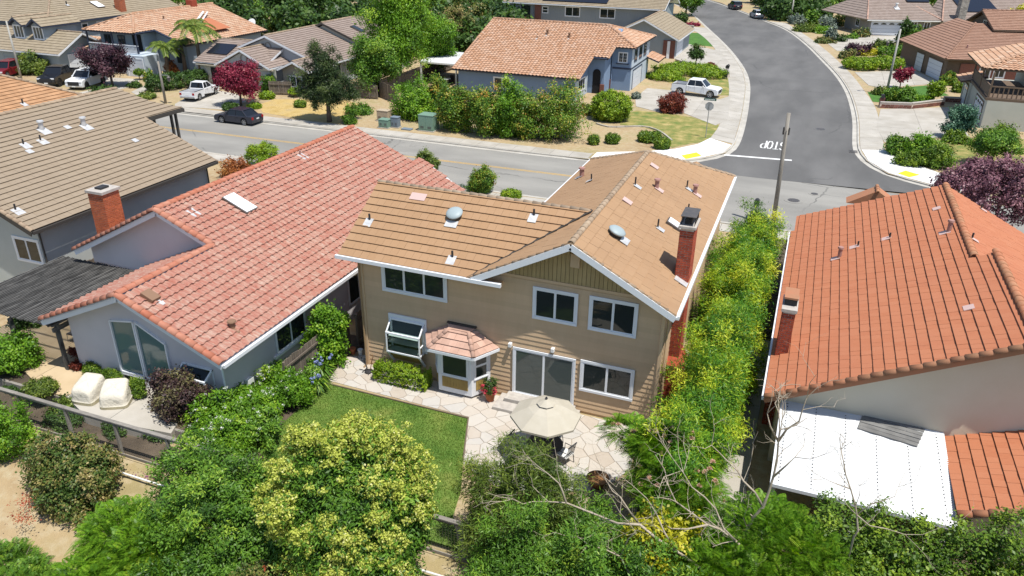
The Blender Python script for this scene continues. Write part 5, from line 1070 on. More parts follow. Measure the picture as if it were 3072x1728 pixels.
def car(name, label, paint, L, W, Hh, wb, belt, hood, deck, cab, pillar='car', bed=None, rim='rim', wr=.34, gc=.2, group='parked vehicles', sun=None, sunroof=False):
    """cab = (rear base x, rear top x, front top x, front base x); hood/deck heights; bed = x where the open load bed ends"""
    t = thing(name, label, 'car' if bed is None else 'pickup truck', (0, 0, 0), 0, group); f, b = L/2, -L/2; xf, xr = wb/2+.05, -wb/2+.05; ra = wr+.07
    top = [(f-.02, gc+.28), (f-.06, hood-.18), (f-.22, hood-.04), (cab[3], hood+.06), (cab[3]-.12, belt)]
    rear = [(cab[0]+.05, belt), (b+.12, deck), (b+.02, deck-.18), (b, gc+.3)] if bed is None else [(bed+.02, belt), (bed, gc+.2)]
    low = ([(b+.08, gc+.04), (xr-ra, gc)]+arch(xr, ra, wr)[1:-1]+[(xr+ra, gc)] if bed is None else [])+[(xf-ra, gc)]+arch(xf, ra, wr)[1:-1]+[(xf+ra, gc), (f-.05, gc+.04)]
    pts = top+rear+low
    o = MB().extr([(x, -W/2, z) for x, z in pts], (0, W, 0)).build('body', paint, t, bevel=.07, seg=3)
    if bed is not None:
        for s in (-1, 1):
            q = [(b, gc+.25), (b+.05, gc+.05), (xr-ra, gc+.02)]+arch(xr, ra, wr)[1:-1]+[(xr+ra, gc), (bed-.02, gc), (bed-.02, deck), (b+.02, deck)]
            MB().extr([(x, s*W/2, z) for x, z in q], (0, -s*.1, 0)).build('bed_side', paint, t, bevel=.03)
        MB().box(b+.03, -W/2+.1, gc+.28, bed-.02, W/2-.1, gc+.36).build('bed_floor', 'plastic_black' if paint != 'car_white' else 'rim_dark', t); MB().box(b, -W/2+.08, gc+.2, b+.07, W/2-.08, deck-.02).build('tailgate', paint, t, bevel=.02)
        for z in (deck+.01,): MB().box(b+.05, -W/2+.0, z-.01, bed, -W/2+.1, z+.02).build('rail_cap', 'plastic_black', t); MB().box(b+.05, W/2-.1, z-.01, bed, W/2, z+.02).build('rail_cap', 'plastic_black', t)
        MB().box(b-.12, -W/2+.1, gc+.12, b, W/2-.1, gc+.3).build('bumper', 'rim', t, bevel=.03)
    rb, rt, ft, fb = cab; wt = W/2-.2; wbt = W/2-.05; zr = Hh-.05
    A_ = [V(fb, -wbt, belt-.02), V(fb, wbt, belt-.02), V(rb, wbt, belt-.02), V(rb, -wbt, belt-.02)]; B_ = [V(ft, -wt, zr), V(ft, wt, zr), V(rt, wt, zr), V(rt, -wt, zr)]
    Q_ = A_+B_
    for nm, fc in (('windscreen', (0, 1, 5, 4)), ('rear_window', (2, 3, 7, 6)), ('side_window', (1, 2, 6, 5)), ('side_window', (3, 0, 4, 7))): MB().poly([Q_[i] for i in fc]).build(nm, 'car_glass', t)
    rp = MB().extr([V(rt-.05, -wt-.03, zr), V(ft+.06, -wt-.03, zr), V(ft+.06, wt+.03, zr), V(rt-.05, wt+.03, zr)], (0, 0, .075)).build('roof_panel', paint, t, bevel=.05, seg=3)
    if sunroof: MB().box(ft-.85, -.38, zr+.07, ft-.15, .38, zr+.082).build('sunroof', 'car_glass', rp)
    pl = MB()
    for s in (-1, 1):
        for (xa, xb) in ((fb, ft), (rb, rt)): pl.beam((xa, s*wbt, belt-.03), (xb, s*wt, zr+.03), .09, .08)
        xm_ = (ft+rt)/2+.05; pl.beam((xm_, s*(wbt+.004), belt-.03), (xm_, s*(wt+.004), zr), .02, .10)
    pl.build('pillars', paint, t)
    if sun: MB().obox((A_[0]+A_[1]+B_[0]+B_[1])/4+unit(np.cross(V(0, 1, 0), B_[0]-A_[0]))*-.012, V(0, 1, 0), unit(B_[0]-A_[0]), unit(np.cross(V(0, 1, 0), B_[0]-A_[0])), wt*.92, np.linalg.norm(B_[0]-A_[0])*.42, .004).build('sunshade', sun, t)
    for x in (xf, xr):
        for s in (-1, 1):
            y = s*(W/2-.12); tb = MB(); n = 20
            ring = [(wr*.72, -.11), (wr*.95, -.12), (wr, -.08), (wr, .08), (wr*.95, .12), (wr*.72, .11)]
            vs = [(x+r*math.cos(2*math.pi*k/n), y+d, wr+r*math.sin(2*math.pi*k/n)) for r, d in ring for k in range(n)]; fs = [(i*n+k, i*n+(k+1) % n, (i+1)*n+(k+1) % n, (i+1)*n+k) for i in range(5) for k in range(n)]
            wo = tb.add(vs, fs).build('wheel', 'tyre', t)
            rm = MB(); yy = y+s*.09; rm.add([(x+wr*.25*math.cos(2*math.pi*k/10), yy, wr+wr*.25*math.sin(2*math.pi*k/10)) for k in range(10)], [tuple(range(10))])
            for k in range(6):
                a = 2*math.pi*k/6; e = V(math.cos(a), 0, math.sin(a)); rm.obox(V(x, yy-.004*s, wr)+e*wr*.42, e, np.cross(e, V(0, 1, 0)), V(0, 1, 0), wr*.32, wr*.09, .02)
            rm.tube([(x+wr*.70*math.cos(a), yy, wr+wr*.70*math.sin(a)) for a in np.linspace(0, 2*math.pi, 21)], .022, 6, False)
            rm.build('rim', rim, wo); MB().add([(x+wr*.74*math.cos(2*math.pi*k/16), y+s*.03, wr+wr*.74*math.sin(2*math.pi*k/16)) for k in range(16)], [tuple(range(16))]).build('wheel_disc', 'plastic_black', wo)
    for s in (-1, 1):
        MB().obox((f-.07, s*(W/2-.26), hood-.22), (1, 0, 0), (0, 1, 0), (0, 0, 1), .07, .2, .075).build('headlight', 'lamp_clear', t, bevel=.02)
        MB().obox((b+.03, s*(W/2-.14), deck-.22), (1, 0, 0), (0, 1, 0), (0, 0, 1), .04, .13, .13).build('tail_light', 'lamp_red', t, bevel=.02)
        MB().obox((fb-.32, s*(W/2+.07), belt+.06), (1, 0, 0), (0, 1, 0), (0, 0, 1), .06, .1, .07).build('wing_mirror', paint, t, bevel=.02)
        dl = MB()
        for x in ((ft+rt)/2+.05, max(rb+.25, xr+ra+.02), fb-.25): dl.obox((x, s*(W/2+.0), (belt+gc)/2+.08), (1, 0, 0), (0, 1, 0), (0, 0, 1), .006, .003, (belt-gc)/2-.12)
        dl.build('door_seam', 'plastic_black', t)
        for x in ((ft+rt)/2-.08, max(rb+.25, xr+ra+.02)+.25): MB().obox((x, s*(W/2+.012), belt-.13), (1, 0, 0), (0, 1, 0), (0, 0, 1), .08, .012, .014).build('door_handle', paint, t)
    MB().box(f-.03, -W/2+.35, gc+.22, f+.012, W/2-.35, hood-.2).build('grille', 'plastic_black', t, bevel=.01); MB().box(f-.02, -.2, gc+.08, f+.02, .2, gc+.2).build('number_plate', 'white_paint', t)
    MB().box(b-.012, -.2, deck-.36, b+.02, .2, deck-.25).build('number_plate', 'white_paint', t)
    return t
def park(t, x, y, ang, s=1., z=0.):
    t.location = (x, y, z); t.rotation_euler = (0, 0, math.radians(ang)); t.scale = (s, s, s)
c = car('parked_sedan', 'dark slate sedan parked at the far kerb of the main street', 'car_slate', 4.8, 1.8, 1.45, 2.75, .93, .86, .98, (-1.75, -1.15, .35, 1.05)); park(c, -51.0, 59.0, 180, .95, -.1)
c = car('parked_pickup', 'white crew-cab pickup on the driveway of the blue house', 'car_white', 5.4, 1.9, 1.8, 3.55, 1.18, 1.08, 1.22, (-.95, -.75, .65, 1.3), bed=-1.0, wr=.40, gc=.33, rim='rim'); park(c, -12.15, 90.0, -8, 1.0, .03)
c = car('parked_pickup', 'white extended-cab pickup backed on the driveway by the red maple', 'car_white', 5.2, 1.8, 1.7, 3.3, 1.1, 1.02, 1.05, (-.55, -.4, .55, 1.2), bed=-.62, wr=.36, gc=.28); p, q = at(470, 258), at(540, 232)
park(c, *(((p+q)/2)[:2]), math.degrees(math.atan2(q[1]-p[1], q[0]-p[0])), .97, .03)
c = car('parked_suv', 'white off-road SUV with black wheels on the left driveway', 'car_white', 4.8, 1.95, 1.75, 2.92, 1.12, 1.08, 1.15, (-2.25, -1.95, .35, 1.05), rim='rim_dark', wr=.38, gc=.26, sunroof=True); park(c, -77.6, 65.6, -75, 1.05, .03)
c = car('parked_pickup', 'black pickup with blue windscreen sunshade beside the white SUV', 'car_black', 5.9, 2.05, 1.95, 3.7, 1.28, 1.22, 1.3, (-1.0, -.85, .6, 1.3), bed=-1.05, wr=.43, gc=.38, rim='rim_dark', sun='sunshade'); p = at(150, 208); park(c, p[0]+.4, p[1]-.2, -68, 1.0, .03)
c = car('parked_suv', 'dark red SUV cut by the left edge of the frame', 'car_red', 4.7, 1.9, 1.75, 2.8, 1.08, 1.02, 1.1, (-2.2, -1.95, .35, 1.05), wr=.37, gc=.25); p = at(12, 193); park(c, p[0], p[1]+.5, -70, 1.0, .03)
c = car('parked_suv', 'silver hatchback SUV parked on the side street in tree shade', 'car_silver', 4.5, 1.85, 1.65, 2.7, 1.02, .98, 1.05, (-2.05, -1.7, .35, 1.05), wr=.36, gc=.24); p = at(1903, 44); park(c, p[0], p[1], 112, 1.0, -.09)
c = car('parked_suv', 'dark grey SUV parked ahead of the silver one at the top', 'car_slate', 4.8, 1.95, 1.8, 2.85, 1.1, 1.05, 1.15, (-2.25, -2.0, .35, 1.05), wr=.38, gc=.25); p = at(1848, 22); park(c, p[0], p[1], 114, 1.0, -.09)
# ================================================================ street furniture
M('pole_wood', (.20, .18, .155), (.28, .26, .225), ns=2, rough=.9, bump=.4, stretch=(5, 5, .5), rnd=.05); M('pole_grey', (.33, .32, .29), (.38, .37, .34), ns=2, rough=.85); M('steel', (.35, .36, .36), rough=.4, metal=.7)
t = thing('utility_pole', 'tall bare wooden utility pole at the near kerb, leaning slightly', 'pole', (-.84, 50.3, 0))
MB().tube([(-.84, 50.3, -.1), (-.93, 50.3, 3.6), (-1.03, 50.3, 7.35)], [.15, .135, .115], 14).build('shaft', 'pole_wood', t, smooth=True)
for z in (6.3, 6.05): MB().obox((-1.0, 50.3, z), (1, 0, 0), (0, 1, 0), (0, 0, 1), .2, .05, .05).build('bracket', 'iron', t)
for s in (-1, 1): MB().tube([(-1.0+s*.17, 50.3, 6.0), (-1.0+s*.17, 50.3, 6.45)], .045, 8).build('insulator', 'iron', t)
MB().tube([(-1.0, 50.17, 5.2), (-.98, 50.16, 6.3)], .03).build('conduit', 'steel', t)
def lamp_pole(u, v, ztop_, label, arm=None, r=.11, lean=0, m='pole_grey'):
    p = at(u, v); t = thing('lamp_pole', label, 'lamp pole', tuple(p), 0, 'street lamp poles'); x, y = p[:2]
    MB().tube([(x, y, 0), (x+lean, y, ztop_)], [r*1.2, r*.8], 12).build('shaft', m, t, smooth=True)
    if arm:
        z = ztop_*arm[1]; MB().tube([(x+lean*arm[1], y, z), (x+lean*arm[1]+arm[0], y, z+.05)], .035, 8).build('arm', 'steel', t); ax = x+lean*arm[1]+arm[0]
        MB().lathe((ax, y, z-.62), [(.03, 0), (.13, .1), (.17, .42), (.22, .45), (.05, .6), (.02, .68)], 10).build('lantern', 'iron', t)
    return t
lamp_pole(54, 199, 6.6, 'pale lamp pole at the left edge beside the dark red SUV'); lamp_pole(417, 260, 4.3, 'wooden lamp pole with short arm and lantern by the ivy hedge', (1.0, .68), .12, m='pole_wood')
lamp_pole(2229, 238, 7.3, 'grey lamp pole with arm and black lantern between the right driveways', (-1.0, .82), .12); lamp_pole(1988, 54, 4.6, 'thin pale pole at the top beside the shaded shrubs', None, .14)
# stop sign seen from behind
M('sign_grey', (.36, .37, .37), rough=.45, metal=.4); M('sign_green', (.03, .09, .06), rough=.5); M('sign_red', (.45, .02, .02), rough=.5)
t = thing('stop_sign', 'octagonal stop sign seen from behind with a street name blade on top', 'sign', (-8.3, 71.1, 0))
MB().tube([(-8.3, 71.1, 0), (-8.3, 71.1, 3.3)], .035, 8).build('post', 'steel', t)
oc = lambda y, r: [(-8.3+r*math.cos(math.pi/8+k*math.pi/4), y, 2.9+r*math.sin(math.pi/8+k*math.pi/4)) for k in range(8)]
MB().extr(oc(71.15, .40), (0, .006, 0)).build('plate', 'sign_grey', t); fo = MB().extr(oc(71.157, .39), (0, .003, 0)).build('face', 'sign_red', t)
MB().extr([(-8.85, 71.09, 3.42), (-7.75, 71.09, 3.42), (-7.75, 71.09, 3.62), (-8.85, 71.09, 3.62)], (0, .02, 0)).build('name_blade', 'sign_green', t)
b = MB()
for i in range(9): b.box(-8.76+i*.1, 71.082, 3.47, -8.70+i*.1, 71.09, 3.56)
b.build('lettering', 'white_paint', t)
M('cabinet_green', (.16, .26, .20), rough=.5, fine=.03); M('cabinet_beige', (.40, .33, .24), rough=.7); M('bin_blue', (.16, .20, .24), rough=.6)
def cabinet(u, v, w, d, hh, m, label, name='utility_cabinet', lid=True):
    p = at(u, v); x, y = p[:2]; t = thing(name, label, 'utility box', (x, y, 0), 0, 'utility boxes by the kerb'); y += d/2
    MB().box(x-w/2-.08, y-d/2-.08, 0, x+w/2+.08, y+d/2+.08, .08).build('plinth', 'concrete', t); MB().box(x-w/2, y-d/2, .08, x+w/2, y+d/2, hh).build('body', m, t, bevel=.02)
    if lid: MB().box(x-w/2-.03, y-d/2-.03, hh, x+w/2+.03, y+d/2+.03, hh+.07).build('lid', m, t, bevel=.015)
    for s in (-1, 1):
        MB().box(x+s*w/4-w/4+.02, y-d/2-.012, .2, x+s*w/4+w/4-.02, y-d/2, hh-.08).build('door', m, t)
        lv = MB()
        for k in range(5): lv.box(x+s*w/4-w*.12, y-d/2-.018, .28+k*.05, x+s*w/4+w*.12, y-d/2-.011, .30+k*.05)
        lv.build('louvre', 'iron', t)
    return t
cabinet(1071, 331, 1.5, 1.3, 1.45, 'cabinet_green', 'large green transformer cabinet on the pavement edge'); cabinet(964, 323, 1.0, .8, .75, 'cabinet_green', 'low pale-topped green utility box'); cabinet(962, 306, 1.2, .8, 1.0, 'cabinet_beige', 'beige timber box behind the low green box'); cabinet(992, 322, .75, .6, .95, 'bin_blue', 'slate blue wheeled bin between the utility boxes', 'wheeled_bin')
t = thing('valve_box', 'small teal valve lid lying on the dirt by the green cabinet', 'lid', tuple(at(1024, 326))); x, y = at(1024, 326)[:2]; MB().box(x-.5, y-.3, 0, x+.5, y+.3, .12).build('lid', 'bin_blue', t, bevel=.03)
def mailbox(u, v, label, stone=True):
    x, y = at(u, v)[:2]; t = thing('mailbox', label, 'mailbox', (x, y, 0), 0, 'kerbside mailboxes')
    MB().box(x-.25 if stone else x-.05, y-.25 if stone else y-.05, 0, x+.25 if stone else x+.05, y+.25 if stone else y+.05, .95).build('pillar', 'brick_brown' if stone else 'fence_wood', t)
    b = MB(); pts = [(x-.16, y-.28, .95), (x+.16, y-.28, .95), (x+.16, y-.28, 1.18)]+[(x+.16*math.cos(a), y-.28, 1.18+.14*math.sin(a)) for a in np.linspace(.3, math.pi-.3, 5)]+[(x-.16, y-.28, 1.18)]
    b.extr(pts, (0, .56, 0)).build('box', 'vent_black', t)
mailbox(2124, 140, 'dark mailbox in the heather bed by the upper right driveway', False); mailbox(2216, 268, 'mailbox on a brick pier at the corner of the walled garden'); mailbox(1826, 190, 'black mailbox on a post beside the hillside lawn', False)
mailbox(1898, 548, 'pair of dark mailboxes at the near kerb behind the golden hedge', False)
def lantern_post(u, v, hh, label):
    x, y = at(u, v)[:2]; t = thing('lantern_post', label, 'garden lamp', (x, y, 0), 0, 'garden lantern posts'); MB().tube([(x, y, 0), (x, y, hh)], .04).build('post', 'vent_black', t); MB().lathe((x, y, hh), [(.05, 0), (.12, .1), (.17, .4), (.22, .43), (.04, .6)], 8).build('lantern', 'vent_black', t)
lantern_post(1828, 200, 1.3, 'black lantern post by the hillside lawn'); lantern_post(421, 222, 1.5, 'black lantern post in the ivy hedge')
# low garden walls
def lowwall(pts, hh, label, m='brick_brown', th=.3):
    P_ = [at(u, v) for u, v in pts]; t = thing('garden_wall', label, 'wall', tuple(P_[0]), 0, 'low garden walls')
    for a, b_ in zip(P_[:-1], P_[1:]):
        e = unit(b_-a); D = np.linalg.norm(b_-a); n = max(1, int(D/.45))
        MB().beam(a+V(0, 0, hh/2), b_+V(0, 0, hh/2), th-.04, hh).build('wall_core', 'mortar', t)
        for k in range(n):
            for r in range(max(1, int(hh/.2))): MB().obox(a+e*(D/n*(k+.5+(.25 if r % 2 else 0)*(k < n-1)))+V(0, 0, .1+r*.2), e, (0, 0, 1), np.cross(e, V(0, 0, 1)), D/n/2-.015, .09, th/2).build('stone', m, t)
        MB().beam(a+V(0, 0, hh+.03), b_+V(0, 0, hh+.03), th+.06, .06).build('coping', 'cap_stone', t)
lowwall([(2212, 271), (2290, 274), (2372, 264)], .6, 'low brick planter wall in front of the right garden'); lowwall([(2372, 255), (2430, 258)], .5, 'short brick wall beside the balcony house driveway'); lowwall([(2262, 156), (2300, 158)], .7, 'grey stone wall end by the clipped hedge', 'stone_grey')
lowwall([(1700, 158), (1735, 170), (1775, 172)], .5, 'stone planter wall under the bonsai pine', 'stone_grey'); lowwall([(1775, 178), (1810, 182), (1832, 196)], .5, 'stone planter wall beside the mailbox', 'stone_grey'); lowwall([(1712, 70), (1745, 72)], .5, 'pale stone flower bed wall by the grey house', 'stone_grey')
t = thing('gate_pillar', 'white round gate pillar at the corner of the turf lawn', 'pillar', tuple(at(1711, 107))); x, y = at(1711, 107)[:2]; MB().lathe((x, y, 0), [(.7, 0), (.7, .12), (.55, .15), (.52, 1.7), (.65, 1.75), (.65, 1.95), (.3, 2.05)], 16).build('pillar', 'white_paint', t)
# kerbed edging of the corner lawn
t = thing('lawn_edging', 'curved concrete edging between corner lawn and dirt bed', 'edging', tuple(at(1560, 312)))
pl_ = smoothline([at(u, v)[:2] for u, v in ((1500, 312), (1530, 322), (1570, 320), (1620, 318), (1660, 330), (1690, 355))], .8)
for i in range(len(pl_)-1): MB().beam((*pl_[i], .06), (*(pl_[i+1]*.97+pl_[i]*.03), .06), .16, .14).build('edging_stone', 'concrete', t)
# fences seen between the far lots
fence(at(955, 245)[:2], at(1060, 205)[:2], 1.8, 'grey board fence running up beside the tall green tree', group='board fences'); fence(at(1000, 262)[:2], at(955, 245)[:2], 1.8, 'short fence panel with diagonal brace above the utility boxes', group='board fences'); fence(at(880, 245)[:2], at(950, 250)[:2], 1.5, 'pale board fence behind the pine tree', group='board fences')
fence(at(1180, 75)[:2], at(1250, 70)[:2], 1.8, 'dark board fence behind the brown-green tree', group='board fences'); fence(at(1060, 205)[:2], at(1140, 175)[:2], 1.8, 'board fence behind the white patio cover', group='board fences'); fence(at(680, 238)[:2], at(735, 240)[:2], 1.5, 'brown board fence under the climbing shrub', group='board fences')
# boulders
M('boulder', (.30, .20, .12), (.38, .27, .17), ns=4, rough=.9, bump=.6, bs=8, bd=.05)
for i, (u, v, r, lb) in enumerate(((2528, 428, .75, 'largest brown boulder in the front garden at the right edge'), (2488, 436, .45, 'low brown boulder left of the large one'), (2512, 440, .55, 'flat brown boulder in front of the large one'))):
    x, y = at(u, v)[:2]; b = MB().lathe((0, 0, 0), [(.3*r, -.1*r), (.9*r, .0), (r, .35*r), (.8*r, .8*r), (.35*r, 1.0*r)], 9)
    b.v = [(x+px*(1+.2*math.sin(px*5+i)), y+py*(1+.15*math.cos(pz*7+i*2)), pz*(1+.12*math.sin(py*6))) for px, py, pz in b.v]; tag(b.build('boulder', 'boulder', smooth=False, bevel=.06), lb, 'boulder', 'front garden boulders')
t = thing('garden_ornament', 'small white figure standing by the shrubs on the right corner', 'ornament', tuple(at(2246, 385))); x, y = at(2246, 385)[:2]; MB().lathe((x, y, 0), [(.3, 0), (.26, .1), (.2, .5), (.24, .75), (.1, .95), (.15, 1.1), (.05, 1.25)], 12).build('figure', 'white_paint', t, smooth=True)
t = thing('satellite_dish', 'white satellite dish on the far Spanish house roof edge', 'dish', tuple(at(635, 60, 3))); x, y, z = at(635, 60, 3.6); MB().tube([(x, y, 0), (x, y, z)], .06).build('mast', 'steel', t); MB().lathe((0, 0, 0), [(.02, .0), (.4, .08), (.7, .25), (.72, .25)], 16).xf(Matrix.Translation((x, y, z)) @ Matrix.Rotation(math.radians(60), 4, 'X')).build('dish', 'white_paint', t)
# ================================================================ back yard of the tan house
def _stone():
    s = N('flagstone'); r = s.rnd(); n = s.noise(3, 5); c = s.ramp(s.math('ADD', s.math('MULTIPLY', r, .7), s.math('MULTIPLY', n, .35)), [(.15, (.40, .345, .285)), (.4, (.45, .405, .35)), (.65, (.47, .44, .395)), (.95, (.41, .395, .37))])
    s.l(c, s.b.inputs['Base Color']); s.b.inputs['Roughness'].default_value = .85; s.bump(s.noise(14, 4), .35, .02)
_stone(); M('grout', (.34, .29, .235), (.27, .225, .18), ns=6, rough=.95)
def flagging(name, region, size, z=.03, seed=3, gap=.022):
    rg = np.random.default_rng(seed); reg = [tuple(p[:2]) for p in region]; reg = reg if area(reg) > 0 else reg[::-1]
    x0, y0 = np.min(reg, axis=0); x1, y1 = np.max(reg, axis=0); o = struct(MB().poly([(*p, .012) for p in reg]).build(name, 'grout'))
    S = [(x0+(i+.5+(.5 if j % 2 else 0)+rg.uniform(-.42, .42))*size, y0+(j+.5+rg.uniform(-.42, .42))*size*.8) for i in range(-1, int((x1-x0)/size)+2) for j in range(-1, int((y1-y0)/size/.8)+2)]
    S = [p for p in S if rg.random() > .24]
    for i, (px, py) in enumerate(S):
        cell = [(px-2*size, py-2*size), (px+2*size, py-2*size), (px+2*size, py+2*size), (px-2*size, py+2*size)]
        for j, (qx, qy) in enumerate(S):
            if i != j and abs(qx-px) < 4*size and abs(qy-py) < 4*size:
                d = math.hypot(qx-px, qy-py); cell = hclip(cell, (px+qx)/2-(qx-px)/d*gap/2, (py+qy)/2-(qy-py)/d*gap/2, (qx-px)/d, (qy-py)/d)
                if len(cell) < 3: break
        if len(cell) < 3: continue
        # cell is convex: clip the outline by it
        sub = reg; c_ = cell if area(cell) > 0 else cell[::-1]
        for k in range(len(c_)):
            (ax, ay), (bx_, by) = c_[k-1], c_[k]; sub = hclip(sub, ax, ay, by-ay, -(bx_-ax))
            if len(sub) < 3: break
        if len(sub) < 3 or abs(area(sub)) < .01: continue
        MB().extr([(*p, .0) for p in sub], (0, 0, z+rg.uniform(-.004, .005))).build('flagstone', 'flagstone', o, bevel=.008, seg=1)
    return o
flagging('patio', [at(826, 958), at(868, 900), (-16.9, 25.6), (-16.1, 26.2), (-16.1, 24.85), (-3.4, 24.85), (-2.9, 23.6), at(1600, 1130), at(1585, 1180), at(1545, 1212), at(1490, 1235), at(1420, 1238), at(1340, 1240), at(1250, 1225), at(1165, 1170), at(1180, 1050)], .55)
lw = [at(822, 966), at(1000, 1010), at(1178, 1054), at(1165, 1160), at(1160, 1235), at(1140, 1300), (-7.9, 16.3), (-12.5, 16.3), at(640, 1130), at(690, 1085), at(740, 1040), at(790, 995)]
struct(MB().poly([(p[0], p[1], .02) for p in lw][::-1]).build('lawn', 'lawn_green'))
def blades(region, n, h, m, seed=5, name='lawn_grass', lab='short green lawn grass of the back yard'):
    rg = np.random.default_rng(seed); reg = [tuple(p[:2]) for p in region]; x0, y0 = np.min(reg, axis=0); x1, y1 = np.max(reg, axis=0)
    P_ = np.stack([rg.uniform(x0, x1, n*2), rg.uniform(y0, y1, n*2)], 1); ok = np.zeros(len(P_), bool)
    for i in range(len(reg)):
        (ax, ay), (bx_, by) = reg[i-1], reg[i]
        if ay != by: c = ((ay > P_[:, 1]) != (by > P_[:, 1])) & (P_[:, 0] < (bx_-ax)*(P_[:, 1]-ay)/(by-ay)+ax); ok ^= c
    P_ = P_[ok]; k = len(P_); a = rg.uniform(0, 6.28, k); w = .012; d = np.stack([np.cos(a), np.sin(a)], 1); hh = rg.uniform(.6, 1.2, k)*h; ln = rg.normal(0, .35, (k, 2))*h
    v = np.zeros((k, 3, 3)); v[:, 0, :2] = P_-d*w; v[:, 1, :2] = P_+d*w; v[:, 2, :2] = P_+ln; v[:, :2, 2] = .018; v[:, 2, 2] = .02+hh
    o = rawmesh(name, v.reshape(-1, 3), 3, m, rg.uniform(0, 1, k)); o['kind'] = 'stuff'; o['label'] = lab; o['category'] = 'grass'; return o
def rawmesh(name, v, nper, m, tone=None, parent=None, world=True, smooth=False):
    me = bpy.data.meshes.new(name); nv = len(v); nf = nv//nper
    me.vertices.add(nv); me.vertices.foreach_set('co', np.ascontiguousarray(v, dtype=np.float32).ravel()); me.loops.add(nv); me.loops.foreach_set('vertex_index', np.arange(nv, dtype=np.int32))
    me.polygons.add(nf); me.polygons.foreach_set('loop_start', np.arange(0, nv, nper, dtype=np.int32)); me.polygons.foreach_set('loop_total', np.full(nf, nper, dtype=np.int32))
    me.update(calc_edges=True)
    if tone is not None: at_ = me.attributes.new('tone', 'FLOAT', 'FACE'); at_.data.foreach_set('value', np.ascontiguousarray(tone, dtype=np.float32))
    me.materials.append(MATS[m] if isinstance(m, str) else m); o = bpy.data.objects.new(name, me); put(o, parent, world); return o
leafmat('grass_blade', [(0, (.05, .12, .012)), (.5, (.09, .17, .02)), (1, (.17, .21, .045))], trans=.2)
blades(lw, 30000, .05, 'grass_blade')
M('edging_dark', (.13, .10, .07), rough=.9)
t = thing('lawn_border', 'dark steel and brick edging between lawn and flagstone path', 'edging', tuple(at(1000, 1010)))
MB().beam((*lw[0][:2], .03), (*lw[2][:2], .03), .05, .07).build('edging_strip', 'edging_dark', t); MB().beam((*lw[2][:2], .03), (*lw[3][:2], .03), .05, .07).build('edging_strip', 'edging_dark', t)
M('soil', (.07, .05, .035), (.12, .09, .06), ns=5, rough=.95, bump=.6, bs=12, bd=.05)
struct(MB().poly([(p[0], p[1], .012) for p in (at(480, 1150), at(640, 1130), at(690, 1085), at(740, 1040), at(822, 966), at(868, 900), (-16.5, 27), (-19.1, 27), (-19.1, 19.2), (-18.5, 16.6))][::-1] if False else [(-19.15, 16.3), (-12.5, 16.3), at(690, 1085), at(740, 1040), at(822, 966), at(868, 900), (-16.9, 27), (-19.15, 27)] and [(p[0], p[1], .012) for p in [(-19.15, 16.3), (-12.5, 16.35), at(690, 1085), at(740, 1040), at(822, 966), at(868, 900), (-16.9, 27), (-19.15, 27)]]).build('planting_bed', 'soil_bed'))
struct(MB().poly([(-2.95, 17, .012), (.25, 17, .012), (.25, 48, .012), (-2.95, 48, .012)]).build('planting_bed', 'soil_bed'))
struct(MB().poly([(-33.5, 16.12, .010), (-19.2, 16.12, .010), (-19.2, 17.0, .010), (-23, 17.3, .010), (-33.5, 17.5, .010)]).build('planting_bed', 'soil_bed'))
paving('side_path', [(-.9, 16.4), (.25, 16.4), (.25, 34), (-.9, 34)], 1.2, .035)
# neighbour's patio (tan concrete) and pads
T5 = lambda *ps: [tuple(at(u, v, .5)[:2]) for u, v in ps]
paving('terrace', T5((30, 900), (60, 872), (120, 845), (185, 885), (245, 965), (165, 995), (110, 985)), 2.2, .5, 'concrete_tan'); paving('terrace', T5((165, 997), (247, 967), (335, 955), (400, 985), (455, 1050), (430, 1090), (300, 1065), (210, 1040)), 2.6, .498, 'concrete')
paving('terrace', [(-33.5, 20.0), (-27.1, 20.0), (-27.1, 24.2), (-33.5, 24.2)], 2.2, .496, 'concrete_tan')
struct(MB().poly([(-33, 17.6, .4), (-19.35, 17.6, .4), (-19.35, 24, .4), (-33, 24, .4)]).build('terrace_soil', 'soil_bed')); MB().box(-33, 17.5, 0, -19.4, 17.62, .42).build('terrace_edge', 'fence_grey')
bpy.data.objects['terrace_edge']['kind'] = 'structure'
# umbrella, table, chairs
M('umbrella_cloth', (.42, .385, .31), (.45, .415, .34), ns=3, rough=.9, fine=.02); M('table_dark', (.035, .04, .05), rough=.35)
uc = at(1373, 1043, 2.0); ux, uy = uc[0], uc[1]
t = thing('patio_umbrella', 'open beige octagonal patio umbrella over the dark table', 'umbrella', (ux, uy, 0))
R_ = 1.28; rim = [(ux+R_*math.cos(math.pi/8+k*math.pi/4), uy+R_*math.sin(math.pi/8+k*math.pi/4), 1.98) for k in range(8)]
b = MB()
for k in range(8):
    p, q = V(*rim[k]), V(*rim[(k+1) % 8]); c0 = V(ux, uy, 2.58); a1 = c0+(p-c0)*.18; a2 = c0+(q-c0)*.18; m1 = (p+c0)/2+V(0, 0, .05); m2 = (q+c0)/2+V(0, 0, .05); mm = (p+q)/2; mm[:2] = mm[:2]*.97+V(ux, uy)*.03 if False else mm[:2]
    pan = MB(); pan.add([a1, a2, m2, m1, p, q, p-V(0, 0, .08), q-V(0, 0, .08)], [(0, 1, 2, 3), (3, 2, 5, 4), (4, 5, 7, 6)]); pan.build('canopy_panel', 'umbrella_cloth', t)
    MB().beam(c0-V(0, 0, .05), p-V(0, 0, .02), .02, .02).build('rib', 'vent_black', t)
vt = MB(); ring = [(ux+.34*math.cos(math.pi/8+k*math.pi/4), uy+.34*math.sin(math.pi/8+k*math.pi/4), 2.50) for k in range(8)]
